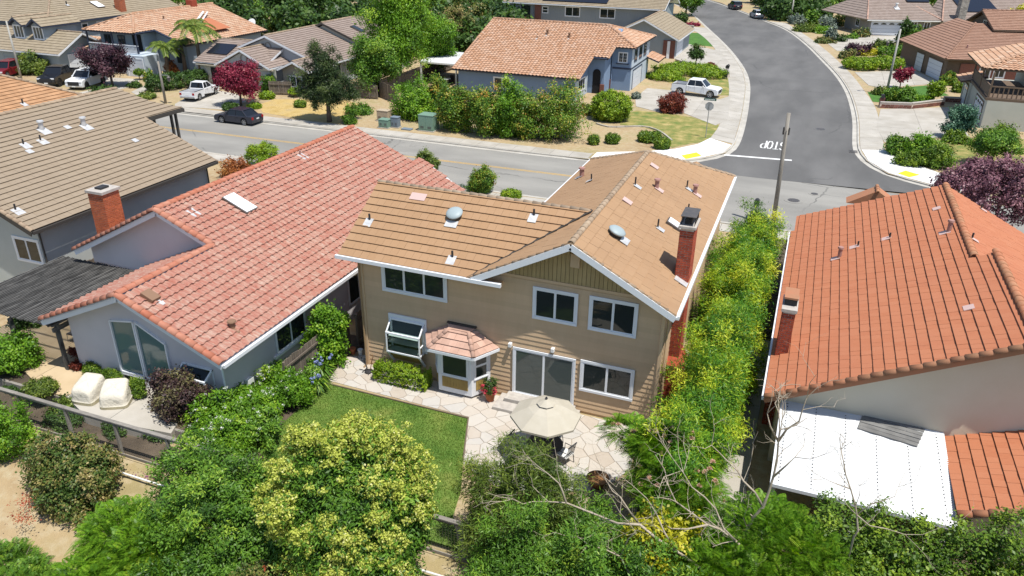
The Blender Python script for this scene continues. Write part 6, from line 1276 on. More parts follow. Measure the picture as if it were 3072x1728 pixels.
vt.add(ring+[(ux, uy, 2.68)], [(k, (k+1) % 8, 8) for k in range(8)]); vt.build('vent_cap', 'umbrella_cloth', t); MB().lathe((ux, uy, 2.66), [(.04, 0), (.05, .05), (.02, .1)], 10).build('finial', 'vent_black', t)
MB().tube([(ux, uy, .05), (ux, uy, 2.6)], .022).build('pole', 'vent_black', t); MB().lathe((ux, uy, 0), [(.28, .03), (.28, .09), (.08, .13)], 16).build('base', 'iron', t)
t = thing('patio_table', 'round dark glass-topped patio table under the umbrella', 'table', (ux, uy, 0))
MB().lathe((ux, uy, 0), [(.66, .70), (.68, .72), (.66, .74)], 32).build('table_top', 'table_dark', t)
for k in range(4): a = k*math.pi/2+.5; MB().tube([(ux+.15*math.cos(a), uy+.15*math.sin(a), .70), (ux+.45*math.cos(a), uy+.45*math.sin(a), .03)], .02).build('leg', 'vent_black', t)
def chair(x, y, a, label):
    t = thing('patio_chair', label, 'chair', (x, y, 0.03), a, 'dark patio chairs'); r = lambda m: m
    MB().box(-.24, -.24, .40, .24, .24, .44).build('seat', 'white_paint', t, world=False); bk = MB()
    for i in range(6): bk.beam((-.2+i*.08, .23, .44), (-.22+i*.088, .32, .92), .02, .02)
    bk.beam((-.25, .32, .92), (.25, .32, .92), .035, .035); bk.build('backrest', 'table_dark', t, world=False)
    for sx in (-1, 1):
        for sy in (-1, 1): MB().tube([(sx*.21, sy*.21, .40), (sx*.24, sy*.25, 0)], .016).build('leg', 'table_dark', t, world=False)
        MB().tube([(sx*.25, -.2, .42), (sx*.26, -.2, .64), (sx*.25, .26, .66)], .015).build('armrest', 'table_dark', t, world=False)
chair(*at(1420, 1165)[:2], math.radians(-110), 'dark metal patio chair with pale cushion right of the umbrella table'); chair(*(V(ux-.95, uy-.2)), math.radians(80), 'dark metal patio chair left of the umbrella table'); chair(*(V(ux+.1, uy+.95)), math.radians(-5), 'dark metal patio chair behind the umbrella table'); chair(*(V(ux-.1, uy-1.0)), math.radians(175), 'dark metal patio chair in front of the umbrella table')
M('rust', (.24, .12, .045), (.17, .085, .035), ns=6, rough=.8); x, y = at(1502, 1225)[:2]
t = thing('fire_bowl', 'rusty brown round fire bowl at the edge of the patio', 'fire bowl', (x, y, 0)); MB().lathe((x, y, 0), [(.16, .02), (.3, .28), (.4, .38), (.4, .42), (.3, .36), (.02, .33)], 22).build('bowl', 'rust', t); 
for k in range(3): a = k*2.1; MB().tube([(x+.2*math.cos(a), y+.2*math.sin(a), .2), (x+.3*math.cos(a), y+.3*math.sin(a), .02)], .02).build('leg', 'rust', t)
# black pump-like garden ornament by the wall
x, y = at(928, 938)[:2]; t = thing('garden_kneeler', 'black wrought-iron garden stand with curved handle beside the hedge', 'ornament', (x, y, .03))
b = MB().tube([(x-.05, y, .1), (x-.12, y-.02, .45), (x-.2, y-.05, .62)], .025); b.build('handle', 'vent_black', t); MB().tube([(x-.2+.1*math.cos(a), y-.05, .70+.1*math.sin(a)) for a in np.linspace(0, 6.28, 13)], .02, 6, False).build('ring', 'vent_black', t)
for k in range(5): a = k*1.257; MB().tube([(x, y, .12), (x+.18*math.cos(a), y+.12*math.sin(a), .16), (x+.32*math.cos(a), y+.22*math.sin(a), .04)], .02, 6).build('foot', 'vent_black', t)
MB().lathe((x, y, .05), [(.16, 0), (.18, .06), (.08, .1)], 12).build('base', 'vent_black', t); MB().tube([(x+.05, y+.05, .1), (x+.12, y+.1, .55), (x+.2, y+.12, .8), (x+.16, y+.1, .9)], .018, 6).build('rod', 'rust', t)
# terracotta pot
M('terracotta', (.42, .15, .06), (.36, .12, .05), ns=5, rough=.85); x, y = at(1233, 1008)[:2]
t = thing('flower_pot', 'terracotta pot of red flowers beside the bay window', 'flower pot', (x, y, 0)); MB().lathe((x, y, .03), [(.15, 0), (.22, .34), (.25, .34), (.25, .42), (.2, .42), (.18, .36)], 20).build('pot', 'terracotta', t); POT = (t, x, y)
for u, v, r, lb in ((888, 890, .14, 'small terracotta pot in the shaded side yard'), (907, 893, .11, 'small white pot at the side yard corner')):
    x, y = at(u, v)[:2]; t = thing('flower_pot', lb, 'flower pot', (x, y, 0)); MB().lathe((x, y, .0), [(r*.7, 0), (r, .26), (r*1.1, .26), (r*1.1, .3)], 14).build('pot', 'terracotta' if 'terra' in lb else 'white_paint', t)
# covered garden furniture on the neighbour's terrace
M('cover_canvas', (.56, .52, .43), (.62, .58, .49), ns=3, rough=.85, bump=.9, bs=4, bd=.08); M('cover_skirt', (.40, .36, .24), rough=.85)
def cover(u, v, w, d, hf, hb, rz_, label):
    x, y = at(u, v, .5)[:2]; t = thing('furniture_cover', label, 'furniture cover', (x, y, .505), rz_, 'covered terrace furniture')
    nx = 9; ny = 9; vs = []; fs = []; rg = np.random.default_rng(int(u))
    prof = [(1.03, 0.0), (1.04, .22), (1.0, .24), (.98, .6), (.93, .88), (.8, 1.0), (.4, 1.03), (0.02, 1.03)]; n = 28
    for k, (s, hz) in enumerate(prof):
        for i in range(n):
            a = 2*math.pi*i/n; cx = np.sign(math.cos(a))*abs(math.cos(a))**.35; cy = np.sign(math.sin(a))*abs(math.sin(a))**.35
            H_ = hf+(hb-hf)*(cy*s+1)/2; wob = (.02*math.sin(7*a+k)+.015*math.sin(11*a+2*k))*(1 if 1 < k < 6 else .4)
            vs.append((cx*(s+wob)*w/2, cy*(s+wob)*d/2, hz*H_+.015*math.sin(3*a+k*1.3)*(k > 1)))
    for k in range(len(prof)-1):
        for i in range(n): fs.append((k*n+i, k*n+(i+1) % n, (k+1)*n+(i+1) % n, (k+1)*n+i))
    up_ = MB().add(vs, [f for f in fs if f[0] >= n]+[tuple(range((len(prof)-1)*n, len(prof)*n))]).build('canvas', 'cover_canvas', t, smooth=True, world=False)
    MB().add(vs, [f for f in fs if f[0] < n]).build('skirt', 'cover_skirt', t, world=False); up_.modifiers.new('sub', 'SUBSURF').render_levels = 1
cover(230, 1000, 1.0, 1.1, .6, .95, math.radians(8), 'cream canvas cover over an armchair, the left of two'); cover(296, 1012, 1.05, 1.0, .55, .95, math.radians(28), 'cream canvas cover over an armchair, the right of two')
# coiled hose
M('hose', (.17, .42, .44), rough=.5); x, y = at(545, 1030, .3)[:2]
t = thing('garden_hose', 'coiled turquoise garden hose hanging at the corner of the lavender house', 'hose', (x, y, 0))
for k in range(5): MB().tube([(x+(.26+.02*k)*math.cos(a), y-.03*k, .5+(.3+.015*k)*math.sin(a)) for a in np.linspace(0, 6.28, 21)], .016, 6, False).build('coil', 'hose', t)
MB().tube([(x+.1, y-.1, .2), (x+.2, y-.15, .05), (x+.4, y-.3, .03)], .016, 6).build('tail', 'hose', t); MB().box(x-.04, y, 0, x+.04, y+.06, .9).build('stake', 'fence_wood', t)
t = thing('meter_box', 'white meter box on the side wall of the lavender house', 'meter box', (-19.2, 20.6, .9)); MB().box(-19.24, 20.4, .75, -19.05, 20.75, 1.2).build('box', 'white_paint', t, bevel=.02); MB().box(-19.06, 20.46, .82, -19.03, 20.69, .98).build('window', 'vent_black', t)
# iron bistro set in the shade of the patio cover
t = thing('bistro_table', 'black iron bistro table and chairs in the pergola shade', 'table', (-28.4, 20.9, 0)); t.location.z = .48; MB().lathe((-28.4, 20.9, 0), [(.4, .7), (.4, .73)], 18).build('table_top', 'iron', t)
for k in range(3): a = k*2.09; MB().tube([(-28.4+.1*math.cos(a), 20.9+.1*math.sin(a), .7), (-28.4+.32*math.cos(a), 20.9+.32*math.sin(a), .03)], .015).build('leg', 'iron', t)
for dx, dy in ((-.8, .1), (.5, .6)):
    x, y = -28.4+dx, 20.9+dy; MB().box(x-.2, y-.2, .42, x+.2, y+.2, .45).build('seat', 'iron', t); MB().tube([(x-.2, y+.2, .45), (x-.18, y+.25, .95), (x+.18, y+.25, .95), (x+.2, y+.2, .45)], .014).build('backrest', 'iron', t)
    for sx in (-1, 1):
        for sy in (-1, 1): MB().tube([(x+sx*.18, y+sy*.18, .42), (x+sx*.2, y+sy*.2, .03)], .012).build('leg', 'iron', t)
# rail-and-wire fence along the back boundary
t = thing('wire_fence', 'weathered rail fence with wire mesh along the back of the yards', 'fence', (-18, 16.05, 0)); fx0, fx1, FYY = -33.5, -4.6, 16.05
n = 12; xs_ = [fx0+(fx1-fx0)*i/n for i in range(n+1)]
for x in xs_: MB().box(x-.05, FYY-.05, -.15, x+.05, FYY+.05, 1.42).build('post', 'fence_grey', t)
for a, b_ in zip(xs_[:-1], xs_[1:]):
    MB().box(a+.005, FYY-.075, 1.42, b_-.005, FYY+.075, 1.465).build('top_rail', 'fence_grey', t); MB().box(a+.055, FYY-.02, 1.3, b_-.055, FYY+.02, 1.4).build('rail', 'fence_grey', t)
    MB().box(a+.01, FYY-.09, -.05, b_-.01, FYY-.055, .12).build('base_board', 'fence_grey', t); wm = MB(); wr_ = .0022; k = int((b_-a)/.1)
    for i in range(1, k): x = a+(b_-a)*i/k; wm.poly([(x-wr_, FYY-.03, .1), (x+wr_, FYY-.03, .1), (x+wr_, FYY-.03, 1.35), (x-wr_, FYY-.03, 1.35)])
    for i in range(12): z = .14+i*.1; wm.poly([(a, FYY-.03, z-wr_), (b_, FYY-.03, z-wr_), (b_, FYY-.03, z+wr_), (a, FYY-.03, z+wr_)])
    wm.build('wire_mesh', 'steel', t)
t = thing('irrigation_pipe', 'white plastic pipe lying on the dirt below the wire fence', 'pipe', (-18, 15.3, 0)); MB().tube([(-24, 15.25, .02), (-17, 15.2, .03), (-10, 15.15, .02), (-6, 15.2, .03)], .035, 8).build('pipe', 'white_paint', t)
# board fences between the near lots
fence((-18.1, 21.5), (-18.1, 26.2), 1.7, 'weathered board fence between lavender and tan house gardens', group='board fences'); fence((-18.9, 29.6), (-16.5, 29.6), 1.8, 'brown gate panel in the gap between lavender and tan houses', group='board fences'); fence((-17.6, 26.2), (-17.6, 29.6), 1.7, 'dark board fence in the shaded passage left of the tan house', group='board fences')
fence((-3.3, 34.5), (-.6, 34.5), 1.8, 'brown gate panel right of the tan house behind the chimney', group='board fences'); fence((-.35, 34.5), (.2, 34.5), 1.8, 'short brown fence stub at the cream house eave', group='board fences')
fence((-33.4, 23.5), (-33.4, 36), 1.8, 'board fence in the narrow gap by the grey house', group='board fences')
M('tub_blue', (.03, .07, .28), rough=.5)
t = thing('storage_bin', 'white and blue plastic storage tub beside the chimney', 'storage bin', (-2.35, 27.2, 0)); MB().box(-2.7, 26.8, .0, -2.1, 27.7, .9).build('tub', 'white_paint', t, bevel=.05); MB().box(-2.74, 26.76, .9, -2.06, 27.74, 1.02).build('lid', 'tub_blue', t, bevel=.03)
t = thing('storage_bin', 'grey plastic bin farther along the side passage', 'storage bin', (-2.4, 30.5, 0)); MB().box(-2.75, 30.2, .0, -2.2, 30.8, .95).build('tub', 'pole_grey', t, bevel=.05); MB().box(-2.78, 30.17, .95, -2.17, 30.83, 1.03).build('lid', 'vent_black', t, bevel=.03)
# ================================================================ foliage
def rdirs(rg, n, zmin=-1.):
    z = rg.uniform(zmin, 1, n); a = rg.uniform(0, 2*math.pi, n); r = np.sqrt(np.maximum(0, 1-z*z)); return np.stack([r*np.cos(a), r*np.sin(a), z], 1)
def nrm(a): return a/np.maximum(1e-9, np.linalg.norm(a, axis=1, keepdims=True))
def lumpy(rg, d, amp):
    s = np.zeros(len(d))
    for f in (2.2, 3.7, 6.1):
        for _ in range(3): k = rg.normal(0, 1, 3)*f; s += np.cos(d @ k+rg.uniform(0, 6.28))*amp/f*1.3
    return 1+s
def leaf_cloud(blobs, L, w, cover=3., amp=.22, cl=.16, zmin=-.75, seed=1, out=.55, inner=.24, fold=.25, box=False, cmul=1., nmax=130000, droop=0.):
    """leaf-sized folded diamonds gathered in clumps through the shell and inside of lumpy ellipsoids; returns verts, tone"""
    rg = np.random.default_rng(seed); VV = []; TT = []
    areas = [4*math.pi*((b[3]*b[4])**1.6/3+(b[3]*b[5])**1.6/3+(b[4]*b[5])**1.6/3)**(1/1.6)*(1-zmin)/2 for b in blobs]
    tot = sum(areas)*cover/(.5*L*w); sc = min(1, nmax/tot)
    for b, ar in zip(blobs, areas):
        n = int(ar*cover/(.5*L*w)*sc)+20; c = np.array(b[:3]); r = np.array(b[3:6]); rm = float(np.mean(r))
        nc = max(8, int(cmul*ar/(cl*cl*4.5))); dc = rdirs(rg, nc, zmin)
        if box: m = np.max(np.abs(dc), axis=1, keepdims=True); pc = dc/m*(1-.04*rg.random((nc, 1)))
        else: pc = dc*(lumpy(rg, dc, amp)*(1-.10*rg.random(nc)))[:, None]
        ct = rg.normal(0, .18, nc); n1 = int(n*(1-inner)); ci = rg.integers(0, nc, n1)
        off = rg.normal(0, 1, (n1, 3))*cl*.55; p1 = c+pc[ci]*r+off; o1 = nrm(dc[ci]*.7+off/cl*.5)
        n2 = n-n1; d2 = rdirs(rg, n2, zmin); 
        if box: d2b = d2/np.max(np.abs(d2), axis=1, keepdims=True)
        else: d2b = d2
        p2 = c+d2b*r*(.45+.5*np.sqrt(rg.random(n2)))[:, None]
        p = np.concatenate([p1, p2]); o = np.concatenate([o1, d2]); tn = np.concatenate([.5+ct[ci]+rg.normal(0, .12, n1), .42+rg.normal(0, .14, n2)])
        k = len(p); nn = nrm(o*(out+.35)+rg.normal(0, .38, (k, 3))+np.array([.08, -.04, .4])); ax = nrm(np.cross(nn, rg.normal(0, 1, (k, 3)))+o*.35-np.array([0, 0, droop])); sd = nrm(np.cross(nn, ax)); s = rg.uniform(.5, 1.4, (k, 1))
        v = np.empty((k, 4, 3)); v[:, 0] = p; v[:, 1] = p+ax*L*.5*s+sd*w*.5*s+nn*L*fold*.25*s; v[:, 2] = p+ax*L*s; v[:, 3] = p+ax*L*.5*s-sd*w*.5*s+nn*L*fold*.25*s
        VV.append(v.reshape(-1, 3)); TT.append(tn)
    return np.concatenate(VV), np.clip(np.concatenate(TT), 0, 1)
LM = {}
LG = {'green': 1.75, 'dark': 1.6, 'bright': 1.35, 'golden': 1.35, 'photinia': 1.6, 'brownish': 1.45, 'boxwood': 1.5, 'limebox': 1.3, 'olive': 1.5, 'pine': 1.6, 'plum': 1.5, 'maple': 1.4, 'redshrub': 1.4, 'purplegreen': 1.5, 'bluegreen': 1.4, 'orange': 1.3}
def kind(name, stops, **k): g = LG.get(name, 1.); YS = {**dict.fromkeys(('green', 'dark', 'bright', 'boxwood', 'limebox'), (1.35, 1.15, .75)), 'olive': (1.05, 1.2, .8), 'photinia': (1.05, 1.12, .8), 'brownish': (.95, 1.05, .9), 'golden': (1.0, 1.12, .8)}.get(name, (1., 1., 1.)); g *= {'cream': 1., 'yellow': .9, 'golden': .8, 'plumlight': 1.2, 'purplegreen': .85, 'plum': .8, 'maple': .8}.get(name, .72); stops = [(p, tuple(min(.8, c*g*y) for c, y in zip(q, YS))) for p, q in stops]; LM[name] = k; leafmat('leaf_'+name, stops, **{a: k.pop(a) for a in ('trans', 'ns', 'nv', 'rough') if a in k})
kind('green', [(.1, (.018, .055, .010)), (.45, (.045, .12, .018)), (.7, (.075, .17, .025)), (.95, (.15, .25, .04))])
kind('dark', [(.1, (.012, .032, .010)), (.5, (.028, .070, .020)), (.9, (.065, .13, .035))])
kind('bright', [(.1, (.035, .10, .012)), (.45, (.08, .21, .02)), (.75, (.14, .30, .03)), (.95, (.22, .36, .05))], trans=.26)
kind('golden', [(.15, (.03, .10, .012)), (.42, (.08, .18, .018)), (.6, (.22, .30, .022)), (.8, (.40, .41, .03)), (.97, (.52, .47, .06))], trans=.22, ns=1.1, nv=.3)
kind('photinia', [(.12, (.03, .075, .012)), (.48, (.085, .16, .022)), (.7, (.19, .21, .03)), (.86, (.30, .22, .05)), (.98, (.34, .16, .05))], ns=1.1, nv=.2)
kind('brownish', [(.12, (.025, .05, .012)), (.4, (.07, .11, .025)), (.62, (.19, .16, .05)), (.85, (.32, .22, .10)), (.97, (.40, .29, .15))], ns=.9, nv=.25)
kind('plum', [(.1, (.012, .008, .012)), (.5, (.045, .020, .030)), (.9, (.11, .05, .06))], trans=.15)
kind('plumlight', [(.1, (.05, .02, .03)), (.5, (.14, .06, .08)), (.9, (.30, .16, .18))], trans=.15)
kind('maple', [(.1, (.06, .008, .016)), (.45, (.19, .02, .045)), (.8, (.34, .06, .09)), (.97, (.40, .14, .14))], trans=.3)
kind('redshrub', [(.1, (.06, .012, .008)), (.5, (.17, .035, .02)), (.9, (.28, .09, .05))], trans=.25)
kind('purplegreen', [(.1, (.02, .012, .012)), (.4, (.055, .03, .03)), (.65, (.075, .065, .03)), (.95, (.14, .13, .05))], ns=.8)
kind('bluegreen', [(.1, (.03, .08, .05)), (.5, (.075, .17, .10)), (.9, (.16, .28, .18))])
kind('pine', [(.1, (.010, .024, .008)), (.5, (.035, .060, .018)), (.9, (.09, .12, .035))])
kind('olive', [(.1, (.03, .05, .012)), (.5, (.09, .12, .025)), (.9, (.19, .20, .05))])
kind('yellow', [(.1, (.16, .18, .012)), (.4, (.40, .39, .02)), (.75, (.56, .53, .03)), (.95, (.66, .60, .10))], trans=.3)
kind('cream', [(.1, (.26, .32, .04)), (.45, (.44, .48, .08)), (.8, (.56, .58, .16)), (.97, (.68, .66, .32))], trans=.25, rough=.8)
kind('boxwood', [(.1, (.025, .065, .010)), (.5, (.065, .14, .018)), (.9, (.15, .24, .03))])
kind('limebox', [(.1, (.05, .12, .010)), (.5, (.14, .27, .02)), (.9, (.24, .36, .035))])
kind('silver', [(.1, (.10, .14, .11)), (.5, (.22, .28, .22)), (.9, (.36, .42, .34))])
kind('orange', [(.1, (.14, .04, .012)), (.5, (.33, .11, .03)), (.9, (.45, .22, .07))])
for nm, c1, c2 in (('white', (.66, .66, .60), (.85, .85, .80)), ('blue', (.16, .20, .45), (.32, .38, .62)), ('pinkblossom', (.52, .30, .22), (.68, .50, .36)), ('redflower', (.45, .03, .05), (.60, .08, .12)), ('purpleground', (.16, .05, .12), (.28, .10, .20)), ('redground', (.36, .06, .03), (.42, .12, .06))):
    leafmat('flower_'+nm, [(.1, c1), (.9, c2)], trans=.2)
M('bark', (.10, .075, .055), (.16, .125, .095), ns=4, rough=.95, bump=.6, bs=15, bd=.02, stretch=(3, 3, .7)); M('bark_pale', (.30, .25, .18), (.42, .36, .28), ns=5, rough=.9, bump=.3)
def trunk(par, base, top, r, m='bark', limbs=4, spread=.6, seed=1, world=True):
    rg = random.Random(seed); b = MB(); base, top = V(*base), V(*top); mid = (base+top)/2+V(rg.uniform(-.1, .1), rg.uniform(-.1, .1), 0)*np.linalg.norm(top-base)*.4
    b.tube([base-V(0, 0, .1), base+(mid-base)*.5, mid, top], [r*1.25, r, r*.8, r*.35], 8)
    for i in range(limbs):
        a = rg.uniform(0, 6.28); s = mid+(top-mid)*rg.uniform(0, .6); e = s+V(math.cos(a)*spread, math.sin(a)*spread, spread*rg.uniform(.4, 1.0)); b.tube([s, (s+e)/2+V(0, 0, .1*spread), e], [r*.45, r*.3, r*.12], 6)
    return b.build('trunk', m, par, smooth=True, world=world)
SEED = [100]
def plant(name, label, cat, blobs, kd, base, L, w, group=None, tr=.08, ttop=None, tm='bark', limbs=4, flowers=None, **k):
    """a tree or shrub: thing > trunk, crown (and blossoms)"""
    SEED[0] += 1; t = thing(name, label, cat, tuple(base), 0, group)
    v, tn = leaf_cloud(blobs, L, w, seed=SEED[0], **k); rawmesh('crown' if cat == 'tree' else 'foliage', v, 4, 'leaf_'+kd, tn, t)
    c = np.mean([b[:3] for b in blobs], axis=0); rr = max(b[3] for b in blobs)
    trunk(t, base, ttop if ttop is not None else (c[0], c[1], c[2]+.1*rr), tr, tm, limbs, rr*.55, SEED[0]) if tr else None
    if flowers:
        fk, n, s, pn, hi = flowers; rg = np.random.default_rng(SEED[0]+5); ps = []
        q = v[::4]; mn = np.full(len(q), 9.); mz = np.full(len(q), -1.)
        for b in blobs: d = (q-np.array(b[:3]))/np.array(b[3:6]); a_ = np.linalg.norm(d, axis=1); s_ = a_ < mn; mn[s_] = a_[s_]; mz[s_] = (d[:, 2]/np.maximum(.01, a_))[s_]
        ok = np.where((mn > .90) & (mz > hi))[0]; ps = q[rg.choice(ok, min(n, len(ok)), replace=False)]+np.array([.02, -.02, .06]); q = np.repeat(ps, pn, 0); m_ = len(q); d = rdirs(rg, m_, -.3); p = q+d*s*rg.uniform(.1, 1, (m_, 1)); nn = nrm(d+rg.normal(0, .4, (m_, 3))); ax = nrm(np.cross(nn, rg.normal(0, 1, (m_, 3)))); sd = np.cross(nn, ax); z = s*.42
        v = np.empty((m_, 4, 3)); v[:, 0] = p-ax*z*.5; v[:, 1] = p+sd*z*.32; v[:, 2] = p+ax*z*.5; v[:, 3] = p-sd*z*.32
        rawmesh('blossom', v.reshape(-1, 3), 4, fk, np.clip(rg.normal(.5, .2, m_), 0, 1), t)
    return t
ZB = [0.]   # height of the ground the next plants stand on
def px(u, vb, vt, wp, zmax=None):
    """base on the ground at pixel (u,vb); width and height from the pixels at that distance"""
    p = at(u, vb, ZB[0]); r = wp*mpp(p)/2; h = max(.15, ztop(p, u, vt)-ZB[0]); return p, r, h
def proj(p): c = CR @ (V(*p)-CP); k = 2576/3072; return (c[0]/c[2]*CAMP[3]+1536)*k, (c[1]/c[2]*CAMP[3]+864)*k
RT = unit(V(CR[0][0], CR[0][1], 0))
def bush(u, vb, vt, wp, kd, label, group='garden shrubs', name='shrub', cat='shrub', rf=1., lo=0., split=1, zmin=-.6, ysc=.9, flowers=None, skirt=True, **k):
    p, r, h = px(u, vb, vt, wp); dist = np.linalg.norm(p-CP); c = V(p[0], p[1], h*.5)*1.; c[:2] *= 1+r*ysc*.8/math.hypot(p[0], p[1]); h = max(.2, ztop(V(c[0], c[1], 0), u, vt)-.12*r-ZB[0])
    hh = h*(1-lo); zc = ZB[0]+h-hh*.5; c[2] = zc; c[:2] += (RT*(u-proj(c)[0])*mpp(c))[:2]; x0, y0 = c[0], c[1]; L = max(.07, .0021*dist)*rf; w = L*.62
    if split > 1:
        rg = random.Random(int(u*7+vb)); bl = []
        for i in range(split): a = rg.uniform(0, 6.28); q = rg.uniform(.3, .55)*r; bl.append((x0+q*math.cos(a), y0+q*ysc*math.sin(a), zc+rg.uniform(-.2, .25)*hh, r*rg.uniform(.5, .68), r*ysc*rg.uniform(.5, .68), hh*.5*rg.uniform(.6, .8)))
        bl.append((x0, y0, zc, r*.7, r*ysc*.7, hh*.48))
    else: bl = [(x0, y0, zc, r*.95, r*ysc*.95, hh*.48)]
    if skirt and lo == 0: bl.append((x0, y0, ZB[0]+h*.26, r*.86, r*ysc*.86, h*.27))
    k.setdefault('cl', max(.07, r*.22)); k.setdefault('cover', 2.6)
    return plant(name, label, cat, bl, kd, (x0, y0, ZB[0]), L, w, group, tr=max(.02, r*.07), flowers=flowers, **{'zmin': zmin if not skirt else -.9, 'nmax': 26000, **k})
def ball(u, vb, vt, wp, kd, label, **k): return bush(u, vb, vt, wp, kd, label, **{'amp': .04, 'cl': .09, 'inner': .4, 'rf': .85, 'cover': 3.2, 'zmin': -.8, 'group': 'clipped round shrubs', **k})
def tree(u, vb, vt, wp, kd, label, crown=.7, n=7, group='street trees', rf=1., tr=None, cat='tree', name='tree', seed=None, nmax=42000, amp=.3, cover=2.6, tall=1., clm=.2, tm='bark', **k):
    """trunk on the ground at (u,vb), crown of several masses up to pixel row vt"""
    p, r, h = px(u, vb, vt, wp); dist = np.linalg.norm(p-CP); hc = h*crown; rg = random.Random(int(u*3+vt) if seed is None else seed); zc = h-hc/2; bl = [(p[0], p[1], zc, r*.62, r*.62, hc*.42)]
    for i in range(n): a = 6.28*i/n+rg.uniform(-.4, .4); q = r*rg.uniform(.38, .62); bl.append((p[0]+q*math.cos(a), p[1]+q*math.sin(a), zc+hc*rg.uniform(-.30, .30), r*rg.uniform(.36, .52), r*rg.uniform(.36, .52), hc*rg.uniform(.16, .26)*tall))
    L = max(.09, .0022*dist)*rf
    return plant(name, label, cat, bl, kd, tuple(p), L, L*.6, group, tr=tr or max(.06, r*.05), ttop=(p[0], p[1], zc+hc*.2), tm=tm, limbs=8, cl=max(.12, r*clm), amp=amp, cover=cover, zmin=-.9, nmax=nmax, **k)
def hedge(pts, wdt, hh, kd, label, group='clipped hedges', rf=.85, dist=None, name='hedge', lump=.0, amp=.05, cl=.1, cat='hedge', nmax=30000, cover=3.):
    """clipped hedge along ground pixels or points"""
    P_ = [V(*p, 0) if len(p) == 2 and not isinstance(p[0], (int,)) else V(*at(*p)) for p in pts]; bl = []; 
    for a, b in zip(P_[:-1], P_[1:]):
        D = np.linalg.norm(b-a); n = max(1, int(round(D/(wdt*.8)))); 
        for i in range(n): c = a+(b-a)*(i+.5)/n; bl.append((c[0], c[1], hh*.5*(1+random.uniform(-lump, lump)), wdt*.55, wdt*.5, hh*.5*(1+random.uniform(-lump, lump))))
    d = np.linalg.norm(P_[0]-CP); L = max(.06, .0020*d)*rf
    return plant(name, label, cat, bl, kd, tuple((P_[0]+P_[-1])/2), L, L*.6, group, tr=.03, box=lump == 0, amp=amp, cl=cl if d < 40 else max(cl, .2), zmin=-.7, nmax=nmax, cover=cover)
def palm(u, vb, vt, wp, label, nf=16, group='palms', kd='olive'):
    p, r, h = px(u, vb, vt, wp); t = thing('palm', label, 'palm tree', tuple(p), 0, group); b = MB().tube([(p[0], p[1], -.1), (p[0]+.1, p[1], h*.5), (p[0], p[1], h*.85)], [.3, .2, .17], 10); b.build('trunk', 'bark', t, smooth=True)
    rg = np.random.default_rng(int(u)); vs = []; tn = []; z0 = h*.85
    for i in range(nf):
        a = 6.28*i/nf+rg.uniform(-.2, .2); el = rg.uniform(.15, 1.25); d = V(math.cos(a), math.sin(a), 0); pts = []
        for s in np.linspace(0, 1, 12): pts.append(V(p[0], p[1], z0)+d*r*s*math.cos(el*.6)*1.0+V(0, 0, 1)*(r*.9*s*math.sin(el)-r*.75*s*s))
        for j in range(11):
            sd = V(-d[1], d[0], 0); tl = r*.34*(1-.6*j/11)
            for s in (-1, 1):
                for q in (.0, .5):
                    c = pts[j]*(1-q)+pts[j+1]*q; e = c+sd*s*tl+(pts[j+1]-pts[j])*.7-V(0, 0, tl*.45); m_ = (c+e)/2+V(0, 0, .03); wv = (pts[j+1]-pts[j])*.28; vs += [c, m_+wv, e, m_-wv]; tn.append(.5+rg.normal(0, .2))
            vs += [pts[j]-sd*.05, pts[j+1]-sd*.04, pts[j+1]+sd*.04, pts[j]+sd*.05]; tn.append(.6)
    rawmesh('frond', np.array(vs), 4, 'leaf_'+kd, np.clip(np.array(tn), 0, 1), t); return t
# ---------------------------------------------------------------- near the camera
FG = 'foreground bank trees'
E_ = plant('privet_tree', 'large round tree covered in cream-yellow blossom in the near centre', 'tree', [(-10.25, 14.2, 2.8, 2.1, 2.0, 2.2), (-11.2, 13.9, 2.2, 1.3, 1.3, 1.6), (-9.2, 14.3, 2.4, 1.25, 1.3, 1.7), (-10.4, 14.8, 3.6, 1.3, 1.0, 1.15), (-9.8, 13.1, 1.4, 1.8, 1.3, 1.5)], 'green', (-10.2, 14.2, -.4), .13, .045, FG, .14, cover=2.3, cl=.3, amp=.2, nmax=110000, flowers=('leaf_cream', 1450, .19, 52, .0), zmin=-.85)
plant('shrub', 'broad brownish-green shrub below the wire fence at the left', 'shrub', [(-21.6, 14.2, .7, 1.25, 1.1, 1.15), (-22.5, 14.1, .3, .85, .8, .9), (-20.8, 14.2, .5, .9, .8, 1.0), (-21.4, 13.6, .0, 1.15, .8, .85)], 'brownish', (-22.2, 14, -.4), .10, .06, FG, .08, cover=2.4, cl=.2, amp=.3, nmax=70000, zmin=-.8)
plant('shrub', 'bright green shrub at the left edge below the fence', 'shrub', [(-25.9, 14.8, .5, 1.1, 1.0, 1.2), (-27.0, 14.6, .6, 1.1, 1.0, 1.2)], 'bright', (-27, 14.5, -.4), .11, .05, FG, .06, cover=2.3, cl=.2, amp=.3, nmax=36000)
